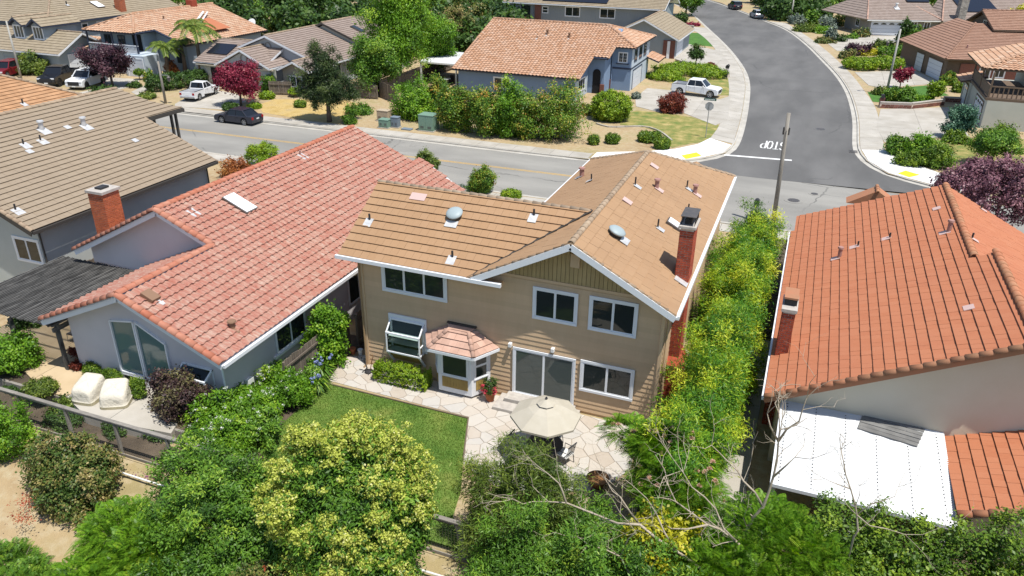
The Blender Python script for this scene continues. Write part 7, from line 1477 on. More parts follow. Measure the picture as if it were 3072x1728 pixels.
def ferny(label, blobs, base, n, fl, seed, kd='bright', name='acacia_tree', pl=13):
    """feathery tree: arching fronds of paired leaflets"""
    rg = np.random.default_rng(seed); t = thing(name, label, 'tree', base, 0, FG); vs = []; tn = []
    for _ in range(n):
        b = blobs[rg.integers(len(blobs))]; d = rdirs(rg, 1, -.35)[0]; c = np.array(b[:3])+d*np.array(b[3:6])*rg.uniform(.55, 1.05); f = nrm((d+rg.normal(0, .45, 3)+np.array([0, 0, .1]))[None])[0]; Lf = fl*rg.uniform(.7, 1.2); sd = np.cross(f, [0, 0, 1.]); sd = sd/max(.01, np.linalg.norm(sd)); tv = rg.normal(.5, .17)
        for j in range(pl):
            s = (j+1)/pl; q = c+f*Lf*s-np.array([0, 0, .5*Lf*s*s]); tl = Lf*.36*math.sin(math.pi*min(.95, s*.75+.2)); dr = f*Lf/pl
            for g in (-1, 1): e = q+sd*g*tl+dr*.6-np.array([0, 0, .25*tl]); m_ = (q+e)/2+np.array([0, 0, .01]); wv = dr*.34; vs += [q, m_+wv, e, m_-wv]; tn.append(tv+rg.normal(0, .12))
    rawmesh('crown', np.array(vs), 4, 'leaf_'+kd, np.clip(np.array(tn), 0, 1), t); c = np.mean([b[:3] for b in blobs], axis=0); trunk(t, base, tuple(c), .07, 'bark', 6, 1.0, seed); return t
ferny('feathery bright green acacia filling the lower left', [(-17.7, 12.6, .2, 1.4, 1.2, 1.2), (-16.2, 12.4, .3, 1.4, 1.2, 1.3), (-17.2, 11.3, -.5, 1.8, 1.2, 1.2), (-15.3, 11.4, -.2, 1.4, 1.1, 1.2)], (-17.0, 12, -.9), 6200, .34, 31, 'bright')
ferny('low feathery green saplings in the bottom left corner', [(-21.4, 11.0, -1.0, 1.4, .9, .8), (-19.8, 10.6, -1.0, 1.4, 1.0, .9)], (-21.0, 11.0, -1.4), 1900, .34, 32, 'green')
plant('tree', 'dense leafy green tree between the acacia and the blossoming tree', 'tree', [(-14.8, 13.8, 1.3, 1.6, 1.3, 1.6), (-16.2, 13.9, .85, 1.1, 1.0, 1.2), (-13.4, 14.0, 1.0, 1.1, 1.0, 1.3), (-13.6, 13.2, .5, 1.4, 1.2, 1.5), (-14.4, 12.4, .1, 1.7, 1.2, 1.3), (-17.1, 14.9, 1.1, 1.0, .8, 1.25), (-15.7, 14.9, 1.2, 1.0, .8, 1.3), (-14.2, 15.1, 1.2, 1.0, .7, 1.2)], 'green', (-14.6, 13.6, -.5), .12, .045, FG, .1, cover=2.4, cl=.22, amp=.3, nmax=85000, zmin=-.85)
plant('shrub', 'reddish-tipped shrub at the bottom edge under the blossoming tree', 'shrub', [(-12.0, 11.9, .6, 1.2, 1.0, 1.3), (-11.0, 11.6, .5, 1.0, .9, 1.0)], 'brownish', (-11.8, 11.8, -1.0), .08, .05, FG, .06, cover=2.4, cl=.18, amp=.3, nmax=42000, flowers=('flower_redground', 40, .14, 20, .0))
def needly(label, blobs, base, kd, seed, L=.16, w=.022, cover=2.2, nmax=100000, name='tree', cl=.28, g=FG, tr=.1, cat='tree', flowers=None, amp=.35): return plant(name, label, cat, blobs, kd, base, L, w, g, tr, cover=cover, cl=cl, amp=amp, nmax=nmax, zmin=-.85, out=.2, inner=.3, fold=.1, flowers=flowers)
needly('needle-leaved dark green tree in front of the patio umbrella', [(-5.9, 16.8, 2.7, .8, .9, 1.6), (-6.8, 16.6, 2.2, .85, .9, 1.35), (-5.1, 16.8, 2.3, .85, .9, 1.35), (-5.9, 15.9, 1.3, 1.5, 1.0, 1.3)], (-5.8, 16.6, 0), 'olive', 41)
needly('dark green needle-leaved tree at the lower centre right', [(-5.2, 14.7, 1.6, 1.2, 1.0, 1.5), (-4.3, 14.6, 1.3, 1.1, 1.0, 1.4), (-5.6, 13.6, .8, 1.2, 1.0, 1.4)], (-5, 14.4, -.3), 'green', 42, .12, .03)
needly('green shrubs massed at the near corner of the patio', [(-3.8, 16.9, 1.2, 1.3, 1.0, 1.3), (-2.6, 16.6, 1.3, 1.2, 1.0, 1.4), (-4.6, 17.0, .9, 1.0, .9, 1.1)], (-3.6, 16.8, 0), 'green', 43, .12, .035, name='shrub', cat='shrub')
needly('dark leafy shrub at the bottom centre right', [(-3.2, 14.6, 1.3, 1.3, 1.1, 1.6), (-1.9, 14.6, 1.5, 1.3, 1.1, 1.6), (-2.6, 13.6, .9, 1.4, 1.0, 1.4)], (-2.6, 14.4, -.3), 'green', 44, .12, .04, name='shrub', cat='shrub')
ferny('mimosa with feathery leaves and pale pink blossoms right of the patio', [(-1.9, 19.4, 2.7, 1.3, 1.2, 1.3), (-1.5, 18.4, 2.2, 1.3, 1.1, 1.3), (-2.6, 19.6, 3.4, .8, .7, .6)], (-1.9, 19.2, 0), 2100, .36, 51, 'bright', 'mimosa_tree')
def puffs(t_label, blobs, n, seed):
    t = [o for o in COL.objects if o.get('label') == t_label][0]; rg = np.random.default_rng(seed); vs = []; tn = []
    for _ in range(n):
        b = blobs[rg.integers(len(blobs))]; c = np.array(b[:3])+rdirs(rg, 1, .0)[0]*np.array(b[3:6])*1.05
        for d in rdirs(rg, 60, -.1): sd = np.cross(d, rg.normal(0, 1, 3)); sd = sd/np.linalg.norm(sd)*.006; e = c+d*.10*rg.uniform(.7, 1); vs += [c-sd, c+sd, e+sd*1.6, e-sd*1.6]; tn.append(rg.random())
    rawmesh('blossom', np.array(vs), 4, 'flower_pinkblossom', np.array(tn), t)
puffs('mimosa with feathery leaves and pale pink blossoms right of the patio', [(-1.9, 19.4, 2.7, 1.3, 1.2, 1.3), (-1.5, 18.4, 2.2, 1.3, 1.1, 1.3), (-2.6, 19.6, 3.4, .8, .7, .6)], 62, 52)
ferny('thin feathery branch with pale blossoms in front of the lower right window', [(-3.6, 20.4, 3.0, .8, .5, .45), (-3.0, 20.0, 3.2, .5, .5, .4)], (-3.0, 20.2, 0), 330, .42, 53, 'bright', 'mimosa_tree', 11)
puffs('thin feathery branch with pale blossoms in front of the lower right window', [(-3.6, 20.4, 3.0, .8, .5, .45)], 12, 54)
plant('vine', 'yellow-leaved vine over the bare branches at the bottom right', 'vine', [(-2.0, 16.2, 2.9, .5, .4, .6), (-1.8, 15.8, 2.3, .6, .4, .6), (-1.4, 16.3, 3.1, .45, .4, .4), (-1.5, 15.4, 1.9, .5, .4, .5)], 'yellow', (-1.8, 15.8, -.2), .12, .09, FG, .05, cover=2.0, cl=.16, amp=.4, nmax=22000)
ferny('feathery green acacia in front of the white patio cover', [(.9, 17.1, 2.6, 1.5, 1.2, 1.5), (1.9, 16.8, 2.4, 1.3, 1.1, 1.4), (.3, 16.2, 1.9, 1.4, 1.1, 1.5), (-.6, 16.0, 1.6, 1.2, 1.0, 1.4)], (1.0, 16.8, 0), 6000, .34, 61, 'bright')
plant('hedge', 'tall dense dark green hedge along the front of the white patio cover', 'hedge', [(2.9, 17.8, 2.3, 1.3, 1.0, 2.1), (4.3, 17.7, 2.35, 1.3, 1.0, 2.15), (5.7, 17.6, 2.3, 1.3, 1.0, 2.1), (7.1, 17.4, 2.25, 1.3, 1.0, 2.05), (7.2, 18.2, 2.5, 1.2, .9, 2.1), (8.5, 17.9, 2.5, 1.2, 1.0, 2.1), (4.0, 16.4, 1.8, 2.0, 1.1, 2.0), (6.6, 16.3, 1.7, 2.0, 1.1, 1.9)], 'boxwood', (5, 17, 0), .10, .055, FG, .08, cover=2.3, cl=.22, amp=.2, nmax=120000, zmin=-.8)
# leafless trees
def bare(label, limbs, y, seed, r0=.05, twigs=5, group='leafless trees'):
    """trunk and limbs traced at their own distance, with real forks and twigs"""
    rg = random.Random(seed); P0 = aty(*limbs[0][0], y); t = thing('bare_tree', label, 'tree', (P0[0], y, 0), 0, group); b = MB()
    def twig(p, d, l, r, lev):
        d = unit(d+V(rg.gauss(0, .25), rg.gauss(0, .25), rg.gauss(0, .2))); m_ = p+d*l*.5+V(rg.gauss(0, .06), rg.gauss(0, .06), rg.gauss(0, .06))*l; e = m_+unit(d+V(rg.gauss(0, .4), rg.gauss(0, .4), rg.gauss(.1, .35)))*l*.5
        b.tube([p, m_, e], [r, r*.75, r*.4], 5, False)
        if lev > 0:
            for _ in range(rg.choice((2, 2, 3))): twig(m_+(e-m_)*rg.uniform(0, 1), d+V(rg.gauss(0, .9), rg.gauss(0, .9), rg.gauss(.2, .6)), l*rg.uniform(.45, .75), r*.55, lev-1)
    for k, lm in enumerate(limbs):
        pts = []; yy = y; 
        for j, (u, v) in enumerate(lm): yy = y+rg.uniform(-.25, .25)*(j > 0); pts.append(aty(u, v, yy))
        f = r0*(1 if k == 0 else .62); pp = []
        for a, c in zip(pts[:-1], pts[1:]): pp += [a, (a+c)/2+V(rg.gauss(0, .04), rg.gauss(0, .08), rg.gauss(0, .04))]
        pp.append(pts[-1]); n = len(pp)
        if k == 0: pp = [V(pp[0][0], pp[0][1], -.4)]+pp; n += 1
        b.tube(pp, [f*(1-.75*i/(n-1)) for i in range(n)], 7)
        for i in range(1, n):
            for _ in range(rg.choice((0, 0, 1, 1)) if i < n-1 else 2): d = pp[i]-pp[i-1]; twig(pp[i], unit(d)+V(rg.gauss(0, .8), rg.gauss(0, .8), rg.gauss(.2, .5)), rg.uniform(.5, 1.1), f*.32, 2)
    b.build('branches', 'bark_pale', t, smooth=True)
bare('long leafless pale tree leaning across the patio corner', [[(1800, 1460), (1700, 1385), (1610, 1320), (1500, 1295), (1425, 1265), (1340, 1262), (1290, 1255)], [(1425, 1265), (1405, 1215), (1350, 1170)], [(1610, 1320), (1560, 1250), (1520, 1200)], [(1700, 1385), (1650, 1290), (1590, 1220)]], 15.8, 71, .048)
bare('leafless pale tree forking above the yellow vine', [[(1905, 1420), (1850, 1360), (1780, 1320), (1700, 1262), (1670, 1200)], [(1850, 1360), (1800, 1280), (1740, 1225), (1690, 1150)], [(1905, 1420), (1830, 1440), (1740, 1455)], [(1780, 1320), (1690, 1330), (1640, 1300)]], 16.2, 72, .045)
bare('upright leafless pale tree beside the dark side path', [[(1880, 1330), (1920, 1275), (1945, 1200), (1958, 1110), (1960, 1040)], [(1945, 1200), (2000, 1150)], [(1958, 1110), (2010, 1060), (2030, 1000)], [(1920, 1275), (1870, 1210), (1830, 1160), (1790, 1120)], [(1958, 1110), (1930, 1040)]], 17.0, 73, .052)
bare('small leafless tree with dark twigs against the white patio cover', [[(2148, 1350), (2155, 1295), (2140, 1230), (2122, 1160), (2115, 1130)], [(2155, 1295), (2220, 1260), (2260, 1225)], [(2155, 1295), (2230, 1330), (2320, 1345)], [(2140, 1230), (2075, 1205)]], 16.9, 74, .03)
bare('leafless branches at the bottom edge near the dark shrubs', [[(1620, 1470), (1560, 1400), (1480, 1370), (1430, 1350)], [(1560, 1400), (1600, 1340), (1560, 1290)], [(1480, 1370), (1440, 1410), (1400, 1440)]], 15.0, 75, .03)
# ---------------------------------------------------------------- around the near houses
for i in range(13):
    y = 19.8+i*1.95; random.seed(900+i); h_ = random.uniform(3.3, 4.1) if i < 10 else random.uniform(2.8, 3.3); x = -1.62+random.uniform(-.15, .15); L = max(.15, .0046*y)
    plant('golden_shrub', ['first', 'second', 'third', 'fourth', 'fifth', 'sixth', 'seventh', 'eighth', 'ninth', 'tenth', 'eleventh', 'twelfth', 'last'][i]+' golden-green tall shrub of the side hedge counted from the patio', 'shrub', [(x, y, h_*.55, 1.02, 1.12, h_*.47), (x-.35, y+.5, h_*.42, .85, .8, h_*.42), (x+.35, y-.4, h_*.62, .75, .8, h_*.38)], 'golden' if i != 12 else 'green', (x, y, 0), L, L*.19, 'golden hedge beside the tan house', .06, cover=2.0, cl=.36, amp=.5, nmax=34000, zmin=-.9, out=.35, inner=.3, fold=.15)
plant('hedge', 'low square-clipped hedge under the garden window', 'hedge', [(-14.2, 24.22, .42, 1.22, .40, .40)], 'limebox', (-14.2, 24.22, 0), .055, .035, 'clipped hedges', .03, box=True, cl=.045, amp=.02, zmin=-.9, cover=3.4, nmax=60000, inner=.12)
bush(820, 930, 777, 98, 'bright', 'tall bright green shrub against the fence left of the path', ysc=.8, split=3, rf=1.6, nmax=50000)
for i, (u, v, wp, hh, kd) in enumerate(((560, 1085, 150, 1.5, 'bright'), (640, 1040, 150, 1.4, 'bright'), (725, 995, 140, 1.3, 'bright'), (600, 1000, 110, 1.1, 'green'), (690, 945, 100, 1.0, 'bright'), (765, 930, 80, .8, 'green'), (535, 1125, 130, 1.3, 'bright'), (650, 1090, 140, 1.3, 'green'), (590, 1130, 130, 1.4, 'bright'))):
    p = at(u, v+20); r = wp*mpp(p)/2; plant('flowering_shrub', ['white-flowered shrub nearest the wire fence post', 'white-flowered bright shrub in the middle of the side bed', 'white-flowered shrub next to the lawn edge', 'white-flowered shrub close to the lavender wall', 'leafy bright shrub by the board fence', 'leafy shrub beside the blue agapanthus', 'white-flowered shrub at the lower left of the bed', 'leafy shrub at the lawn corner of the bed', 'white-flowered shrub between bed and back fence'][i], 'shrub', [(p[0], p[1], hh*.55, r, r*.8, hh*.5)], kd, tuple(p), .11, .05, 'white-flowered bed shrubs', .04, cover=2.6, cl=.17, amp=.3, nmax=22000, flowers=('flower_white', (30, 26, 24, 20, 5, 5, 26, 5, 16)[i], .10, 22, .15))
def spiky(u, v, r, n, label, kd='green', group=None, name='agapanthus', flower=None, hgt=.6, wd=.03):
    p = at(u, v); t = thing(name, label, 'plant', tuple(p), 0, group); rg = np.random.default_rng(int(u+v)); vs = []; tn = []
    for _ in range(n):
        a = rg.uniform(0, 6.28); d = V(math.cos(a), math.sin(a), 0); o = p+d*rg.uniform(0, r*.35); hh = hgt*rg.uniform(.6, 1.1); ln = r*rg.uniform(.5, 1.0); sd = V(-d[1], d[0], 0)*wd; m_ = o+d*ln*.45+V(0, 0, hh); e = o+d*ln+V(0, 0, hh*rg.uniform(.4, .9)); vs += [o-sd*.6, o+sd*.6, m_+sd, m_-sd, m_-sd, m_+sd, e+sd*.1, e-sd*.1]; tn += [rg.random(), rg.random()]
    rawmesh('leaf', np.array(vs), 4, 'leaf_'+kd, np.array(tn), t)
    if flower:
        vs = []; st = MB()
        for _ in range(flower[1]):
            a = rg.uniform(0, 6.28); q = p+V(math.cos(a), math.sin(a), 0)*rg.uniform(0, r*.9); z = hgt*rg.uniform(1.1, 1.5); st.tube([q, q+V(0, 0, z)], .008, 4, False)
            for d in rdirs(rg, 26, -.8): c = q+V(0, 0, z)+d*.075; x_ = unit(np.cross(d, rg.normal(0, 1, 3)))*.03; y_ = np.cross(d, x_); vs += [c-x_, c+y_, c+x_, c-y_]
        rawmesh('blossom', np.array(vs), 4, flower[0], rg.random(len(vs)//4), t); st.build('stem', 'leaf_green', t)
    return t
spiky(805, 950, .75, 130, 'blue-flowered agapanthus at the corner of the path', 'green', 'agapanthus clumps', flower=('flower_blue', 14)); spiky(800, 985, .6, 110, 'leafy agapanthus with few blue heads by the lawn', 'green', 'agapanthus clumps', flower=('flower_blue', 6)); spiky(735, 1010, .7, 120, 'strap-leaved agapanthus clump left of the lawn', 'bright', 'agapanthus clumps')
spiky(610, 1000, .5, 60, 'green yucca rosette against the pale side wall', 'olive', name='yucca', hgt=.75, wd=.035); spiky(548, 1030, .4, 22, 'stiff dark agave behind the hose', 'dark', name='agave', hgt=.7, wd=.05)
t, x, y = POT; v, tn = leaf_cloud([(x, y, .72, .24, .24, .3)], .08, .035, 3, seed=77, cl=.07); rawmesh('foliage', v, 4, 'leaf_dark', tn, t); v, tn = leaf_cloud([(x-.15, y-.12, .6, .16, .14, .18), (x+.16, y-.1, .58, .13, .12, .15)], .05, .04, 2.2, seed=78, cl=.05); rawmesh('blossom', v, 4, 'flower_redflower', tn, t)
# lavender house garden
G2 = 'terrace garden shrubs'; ZB[0] = .5
bush(20, 940, 832, 150, 'bright', 'big round bright green shrub at the left edge by the pergola', G2, amp=.12, split=0, rf=1.3, nmax=40000)
TB_ = dict(ysc=.5)
ball(190, 903, 870, 40, 'redshrub', 'round bronze topiary ball beside the tall window', lo=.25, **TB_); ball(192, 932, 905, 34, 'redshrub', 'lower bronze shrub under the topiary ball', **TB_)
ball(232, 945, 910, 58, 'boxwood', 'left mound of the boxwood row under the tall window', **TB_); ball(280, 965, 925, 60, 'boxwood', 'right mound of the boxwood row under the tall window', **TB_); ball(344, 1003, 947, 54, 'boxwood', 'round boxwood beside the right canvas cover', **TB_); ball(376, 972, 940, 30, 'redshrub', 'small bronze ball below the garden window', **TB_)
bush(450, 1055, 938, 155, 'purplegreen', 'large purple-green shrub in front of the garden window', G2, split=5, rf=1.5, nmax=60000, ysc=.6); ball(102, 1000, 952, 82, 'olive', 'yellow-green dome shrub beside the left canvas cover'); ZB[0] = 0.; bush(40, 990, 960, 60, 'dark', 'dark low shrub behind the fence at the left', G2); bush(170, 1045, 1000, 60, 'olive', 'small yellow-green shrub behind the wire fence rail', G2, rf=1.3); bush(345, 1080, 1045, 80, 'green', 'small green shrub in the terrace corner by the fence', G2, rf=1.3); bush(160, 1075, 1035, 110, 'dark', 'dark green shrub climbing the wire fence', G2, rf=1.3); bush(405, 1110, 1070, 90, 'dark', 'dark creeper at the fence below the purple shrub', G2, rf=1.2); bush(290, 1100, 1060, 60, 'dark', 'dark creeper on the wire below the canvas covers', G2, rf=1.2); bush(60, 850, 770, 70, 'dark', 'dark shrub in the shade under the pergola', G2, rf=1.4)
bush(590, 452, 397, 76, 'orange', 'orange-brown spiky shrub behind the lavender house', 'street front shrubs', rf=1.1); hedge([(630, 420), (692, 408)], 1.4, 1.6, 'limebox', 'green hedge behind the pink roof ridge', lump=.1); bush(1081, 445, 384, 48, 'olive', 'pom-pom pruned shrub behind the pink roof', 'street front shrubs', split=6, rf=.9); bush(1213, 492, 420, 68, 'photinia', 'two-stemmed clipped shrub at the near kerb', 'street front shrubs', split=4, rf=.9); ball(1286, 502, 476, 54, 'limebox', 'clipped green mound at the near kerb behind the tan roof'); bush(1160, 478, 466, 30, 'silver', 'tiny grey-green shrub at the corner of the pink roof', 'street front shrubs')
p = at(2490, 610); plant('plum_tree', 'wide purple-leaved plum tree behind the cream house', 'tree', [(p[0], p[1], 3.3, 2.5, 2.0, 1.5), (p[0]-2.2, p[1]+.6, 3.3, 1.7, 1.6, 1.1), (p[0]+2.2, p[1]-.4, 2.9, 1.8, 1.8, 1.4), (p[0]-.6, p[1]+1.2, 4.2, 1.8, 1.5, .9)], 'plumlight', tuple(p), .15, .1, 'street trees', .13, cover=2.0, cl=.3, amp=.35, nmax=50000, zmin=-.9)
# small plants on the bank
def patch(label, pts, m, n, s, name='ground_cover', seed=1):
    rg = np.random.default_rng(seed); vs = []
    for u, v, r in pts:
        c = aty(u, v, 14.9) if False else at(u, v, -.15); q = c+np.stack([rg.normal(0, r, n), rg.normal(0, r*.6, n), rg.uniform(0, .08, n)], 1)
        ax = nrm(rg.normal(0, 1, (n, 3)))*s; sd = nrm(rg.normal(0, 1, (n, 3)))*s*.6; v_ = np.empty((n, 4, 3)); v_[:, 0] = q-ax; v_[:, 1] = q+sd; v_[:, 2] = q+ax; v_[:, 3] = q-sd; vs.append(v_.reshape(-1, 3))
    o = rawmesh(name, np.concatenate(vs), 4, m, rg.random(sum(len(a) for a in vs)//4)); o['kind'] = 'stuff'; o['label'] = label; o['category'] = 'ground cover'
patch('purple succulent ground cover on the dirt below the fence', [(365, 1195, .25), (430, 1200, .3), (400, 1190, .3)], 'flower_purpleground', 160, .04, seed=3); patch('red succulent ground cover on the tan bank at the left', [(60, 1270, .25), (90, 1255, .25), (55, 1305, .25)], 'flower_redground', 130, .04, seed=4)
# ---------------------------------------------------------------- across the street, left to right
ST = 'shrubs across the street'
bush(82, 190, 133, 74, 'olive', 'big round bush by the lamp pole at the top left', ST, amp=.12); bush(8, 165, 140, 30, 'olive', 'yellow-green bush at the left edge by the red SUV', ST); tree(284, 219, 104, 112, 'plum', 'dark purple plum tree by the left driveway', .75, nmax=26000); ball(348, 202, 172, 24, 'boxwood', 'small lollipop topiary by the Spanish house garage', lo=.45); bush(374, 206, 177, 24, 'photinia', 'small bronze shrub by the Spanish house corner', ST); bush(340, 222, 205, 30, 'dark', 'dark grassy tuft on the lawn strip by the left driveway', ST); bush(262, 236, 218, 60, 'dark', 'low dark ground shrub under the plum tree', ST)
palm(508, 195, 40, 125, 'tall palm in front of the Spanish house'); palm(425, 195, 100, 95, 'shorter palm left of the tall palm', 14); palm(468, 190, 88, 85, 'middle palm between the two others', 14); bush(430, 195, 150, 30, 'orange', 'dry orange-brown palm skirt beside the wall', ST)
hedge([(380, 230), (450, 222), (520, 208)], 2.2, 1.7, 'dark', 'long ivy hedge by the gabled house', lump=.06); bush(512, 208, 180, 28, 'bright', 'bright shrub at the end of the ivy hedge', ST); bush(370, 250, 232, 40, 'olive', 'dry low shrub at the kerb by the wooden lamp pole', ST)
tree(606, 266, 164, 108, 'maple', 'pink-red maple in front of the gabled house', .72, nmax=26000); ball(578, 279, 256, 40, 'dark', 'dark green mound under the red maple'); ball(640, 275, 258, 36, 'limebox', 'lime green mound right of the red maple'); ball(671, 251, 228, 40, 'limebox', 'lime clipped shrub on the straw lawn edge'); bush(700, 207, 172, 44, 'bright', 'climbing green shrub on the fence by the garage', ST); hedge([(668, 232), (688, 232)], 1.3, 1.7, 'green', 'square clipped hedge beside the garage door'); bush(742, 210, 190, 40, 'olive', 'layered shrub by the front window of the gabled house', ST); ball(745, 246, 219, 42, 'limebox', 'cloud-pruned round shrub on the straw lawn', lo=.3); ball(755, 272, 250, 32, 'boxwood', 'small round shrub in the middle of the straw lawn')
p = at(829, 306); needly('broad dark pine on the straw lawn', [(p[0], p[1], 4.2, 1.5, 1.5, 2.2), (p[0]-1.6, p[1], 2.9, 1.3, 1.3, 1.2), (p[0]+1.6, p[1]+.2, 3.1, 1.3, 1.3, 1.3), (p[0]-.3, p[1], 5.6, .8, .8, 1.3), (p[0]+.3, p[1]-.8, 2.9, 1.4, 1.1, 1.0)], tuple(p), 'pine', 81, .28, .06, 2.6, 40000, 'pine_tree', .35, 'street trees', .22)
bush(880, 314, 283, 34, 'green', 'green grassy clump at the kerb right of the pine', ST); bush(905, 290, 262, 60, 'green', 'sprawling green clump up the dirt slope', ST); bush(884, 248, 232, 18, 'limebox', 'tiny lime shrub behind the pine', ST)
tree(952, 237, 85, 135, 'green', 'grey-green leafy tree at the fence', .85, 8, nmax=36000); tree(1012, 222, -45, 150, 'bright', 'very tall bright green tree beside the fence', .85, 10, nmax=60000, tall=1.5); tree(1095, 195, 40, 105, 'bright', 'bright green rounded tree behind the white patio cover', .85, 7, nmax=30000); tree(1152, 130, 8, 90, 'brownish', 'brown-green tree left of the blue-grey house', .8); tree(1205, 90, 8, 60, 'brownish', 'smaller brown-green tree at the top centre', .8); tree(1262, 70, 0, 45, 'dark', 'dark narrow tree at the corner of the blue-grey house', .85)
HB = 'photinia hedge in front of the blue house'
for i, (u, vb, vt, wp, kd, lb) in enumerate(((1045, 305, 205, 122, 'bright', 'leftmost bright green bush of the photinia row'), (1105, 300, 208, 60, 'photinia', 'rusty bush between the first two of the photinia row'), (1150, 336, 222, 108, 'photinia', 'bronze-tipped bush behind the green cabinet'), (1222, 348, 228, 95, 'photinia', 'middle bronze-tipped bush of the photinia row'), (1275, 352, 222, 80, 'bright', 'brighter green bush in the photinia row'), (1325, 355, 228, 95, 'photinia', 'bronze bush right of the brighter one'), (1405, 362, 210, 138, 'photinia', 'rightmost and largest bush of the photinia row'))): bush(u, vb, vt, wp, kd, lb, HB, split=6, amp=.32, nmax=16000, rf=1.15, cl=.42)
bush(1538, 310, 222, 108, 'limebox', 'large dome-topped clipped shrub by the blue house driveway', 'clipped round shrubs', amp=.04, cl=.2, nmax=30000, cover=3.6, rf=.9, inner=.25); ball(1494, 366, 338, 30, 'boxwood', 'leftmost small round shrub on the corner dirt bed'); ball(1541, 364, 333, 38, 'boxwood', 'second small round shrub on the corner dirt bed'); ball(1628, 361, 328, 52, 'boxwood', 'third round shrub on the corner dirt bed'); ball(1666, 378, 342, 44, 'boxwood', 'fourth round shrub nearest the kerb ramp'); ball(1650, 350, 328, 28, 'boxwood', 'round shrub hidden behind the third'); bush(1692, 287, 231, 64, 'redshrub', 'weeping dark red maple on the driveway edge', 'street trees', amp=.1, cover=3); bush(1480, 290, 262, 40, 'olive', 'small olive shrub left of the dome-topped shrub', ST); bush(1600, 250, 232, 22, 'silver', 'thin pale shrub at the garage corner', ST)
hedge([(1660, 205), (1700, 180), (1745, 178), (1790, 200)], 4.0, 1.1, 'limebox', 'low juniper mound on the lawn behind the white pickup', lump=.25, amp=.15, name='ground_shrub', cat='shrub'); bush(1712, 208, 196, 26, 'limebox', 'pale green dome behind the pickup bed', ST); tree(1750, 162, 118, 36, 'dark', 'bonsai-shaped pine in the stone planter', .85, 5, 'small ornamental trees', nmax=6000, clm=.3); ball(1787, 176, 157, 26, 'redshrub', 'reddish round shrub in the stone planter'); bush(1715, 62, 30, 30, 'dark', 'dark round shrub by the grey house', ST); tree(1725, 40, -30, 80, 'green', 'green tree at the top by the side street', .8); tree(1562, 88, 22, 26, 'green', 'left young conifer before the blue-grey house', .95, 4, 'small ornamental trees', nmax=5000); tree(1580, 92, 28, 24, 'green', 'right young conifer before the blue-grey house', .95, 4, 'small ornamental trees', nmax=5000); bush(1470, 66, 34, 18, 'bright', 'small bright shrub before the blue-grey house wall', ST); bush(1745, 66, 58, 34, 'maple', 'red flowers in the pale stone bed', ST)
# right side of the side street
RS = 'shrubs right of the side street'
for u, vb, vt, wp, kd, lb in ((2005, 62, 38, 40, 'silver', 'pale grey shrub at the far right pavement'), (2043, 62, 24, 42, 'green', 'round dark shrub at the far right pavement'), (2082, 72, 42, 40, 'silver', 'silvery shrub left of the garage drive'), (2118, 66, 30, 30, 'brownish', 'bronze shrub by the stone chimney house'), (2025, 82, 60, 60, 'olive', 'ground cover clump along the far right pavement'), (2070, 85, 68, 50, 'bright', 'green clump left of the silvery bush'), (2092, 104, 64, 28, 'silver', 'blue-grey upright bush at the drive corner'), (2114, 105, 86, 26, 'dark', 'small square dark shrub at the drive corner'), (2165, 94, 72, 40, 'brownish', 'bronze mound beside the white garage'), (2145, 98, 84, 26, 'green', 'green mound beside the bronze one'), (2075, 110, 96, 46, 'brownish', 'dry low clump at the drive corner'), (2300, 95, 62, 26, 'green', 'green shrub beside the garage'), (2335, 92, 66, 44, 'olive', 'mixed shrub under the gabled windows'), (2360, 88, 58, 30, 'bluegreen', 'tall thin shrub right of the mixed shrub'), (2155, 140, 113, 56, 'plum', 'mauve heather mound by the mailbox'), (2180, 140, 120, 60, 'yellow', 'bright yellow shrub in the heather bed'), (2130, 150, 126, 44, 'brownish', 'bronze shrub at the pavement corner of the bed'), (2220, 122, 100, 46, 'olive', 'feathery grass clump behind the yellow shrub'), (2278, 126, 106, 44, 'brownish', 'bronze mound behind the lamp pole'), (2390, 216, 178, 36, 'photinia', 'bronze-green shrub beside the white garage doors'), (2416, 234, 200, 32, 'boxwood', 'green shrub at the corner of the garage house'), (2245, 256, 218, 44, 'green', 'left shrub in the walled garden'), (2283, 262, 220, 50, 'green', 'middle shrub in the walled garden'), (2318, 264, 236, 44, 'bright', 'right low shrub in the walled garden'), (2215, 240, 216, 30, 'olive', 'pale shrub at the corner of the walled garden'), (2400, 362, 328, 56, 'boxwood', 'low shrub under the blue-green tree'), (2265, 395, 340, 66, 'green', 'left shrub of the corner cluster'), (2320, 410, 338, 80, 'bright', 'tall middle shrub of the corner cluster'), (2370, 428, 360, 80, 'boxwood', 'right shrub of the corner cluster'), (2290, 420, 378, 60, 'boxwood', 'low front shrub of the corner cluster'), (2515, 382, 312, 100, 'boxwood', 'round shrub at the right edge below the balcony house'), (2570, 330, 305, 40, 'maple', 'red-leaved shrub at the right edge by the brick')): bush(u, vb, vt, wp, kd, lb, RS, split=3 if wp > 40 else 0, nmax=9000)
hedge([(2135, 172), (2190, 174), (2258, 172)], 4.2, 1.5, 'limebox', 'long clipped green hedge between the right driveways', lump=.08); hedge([(2215, 140), (2295, 140)], 3.2, 1.4, 'green', 'rear clipped hedge beside the garage house', lump=.1)
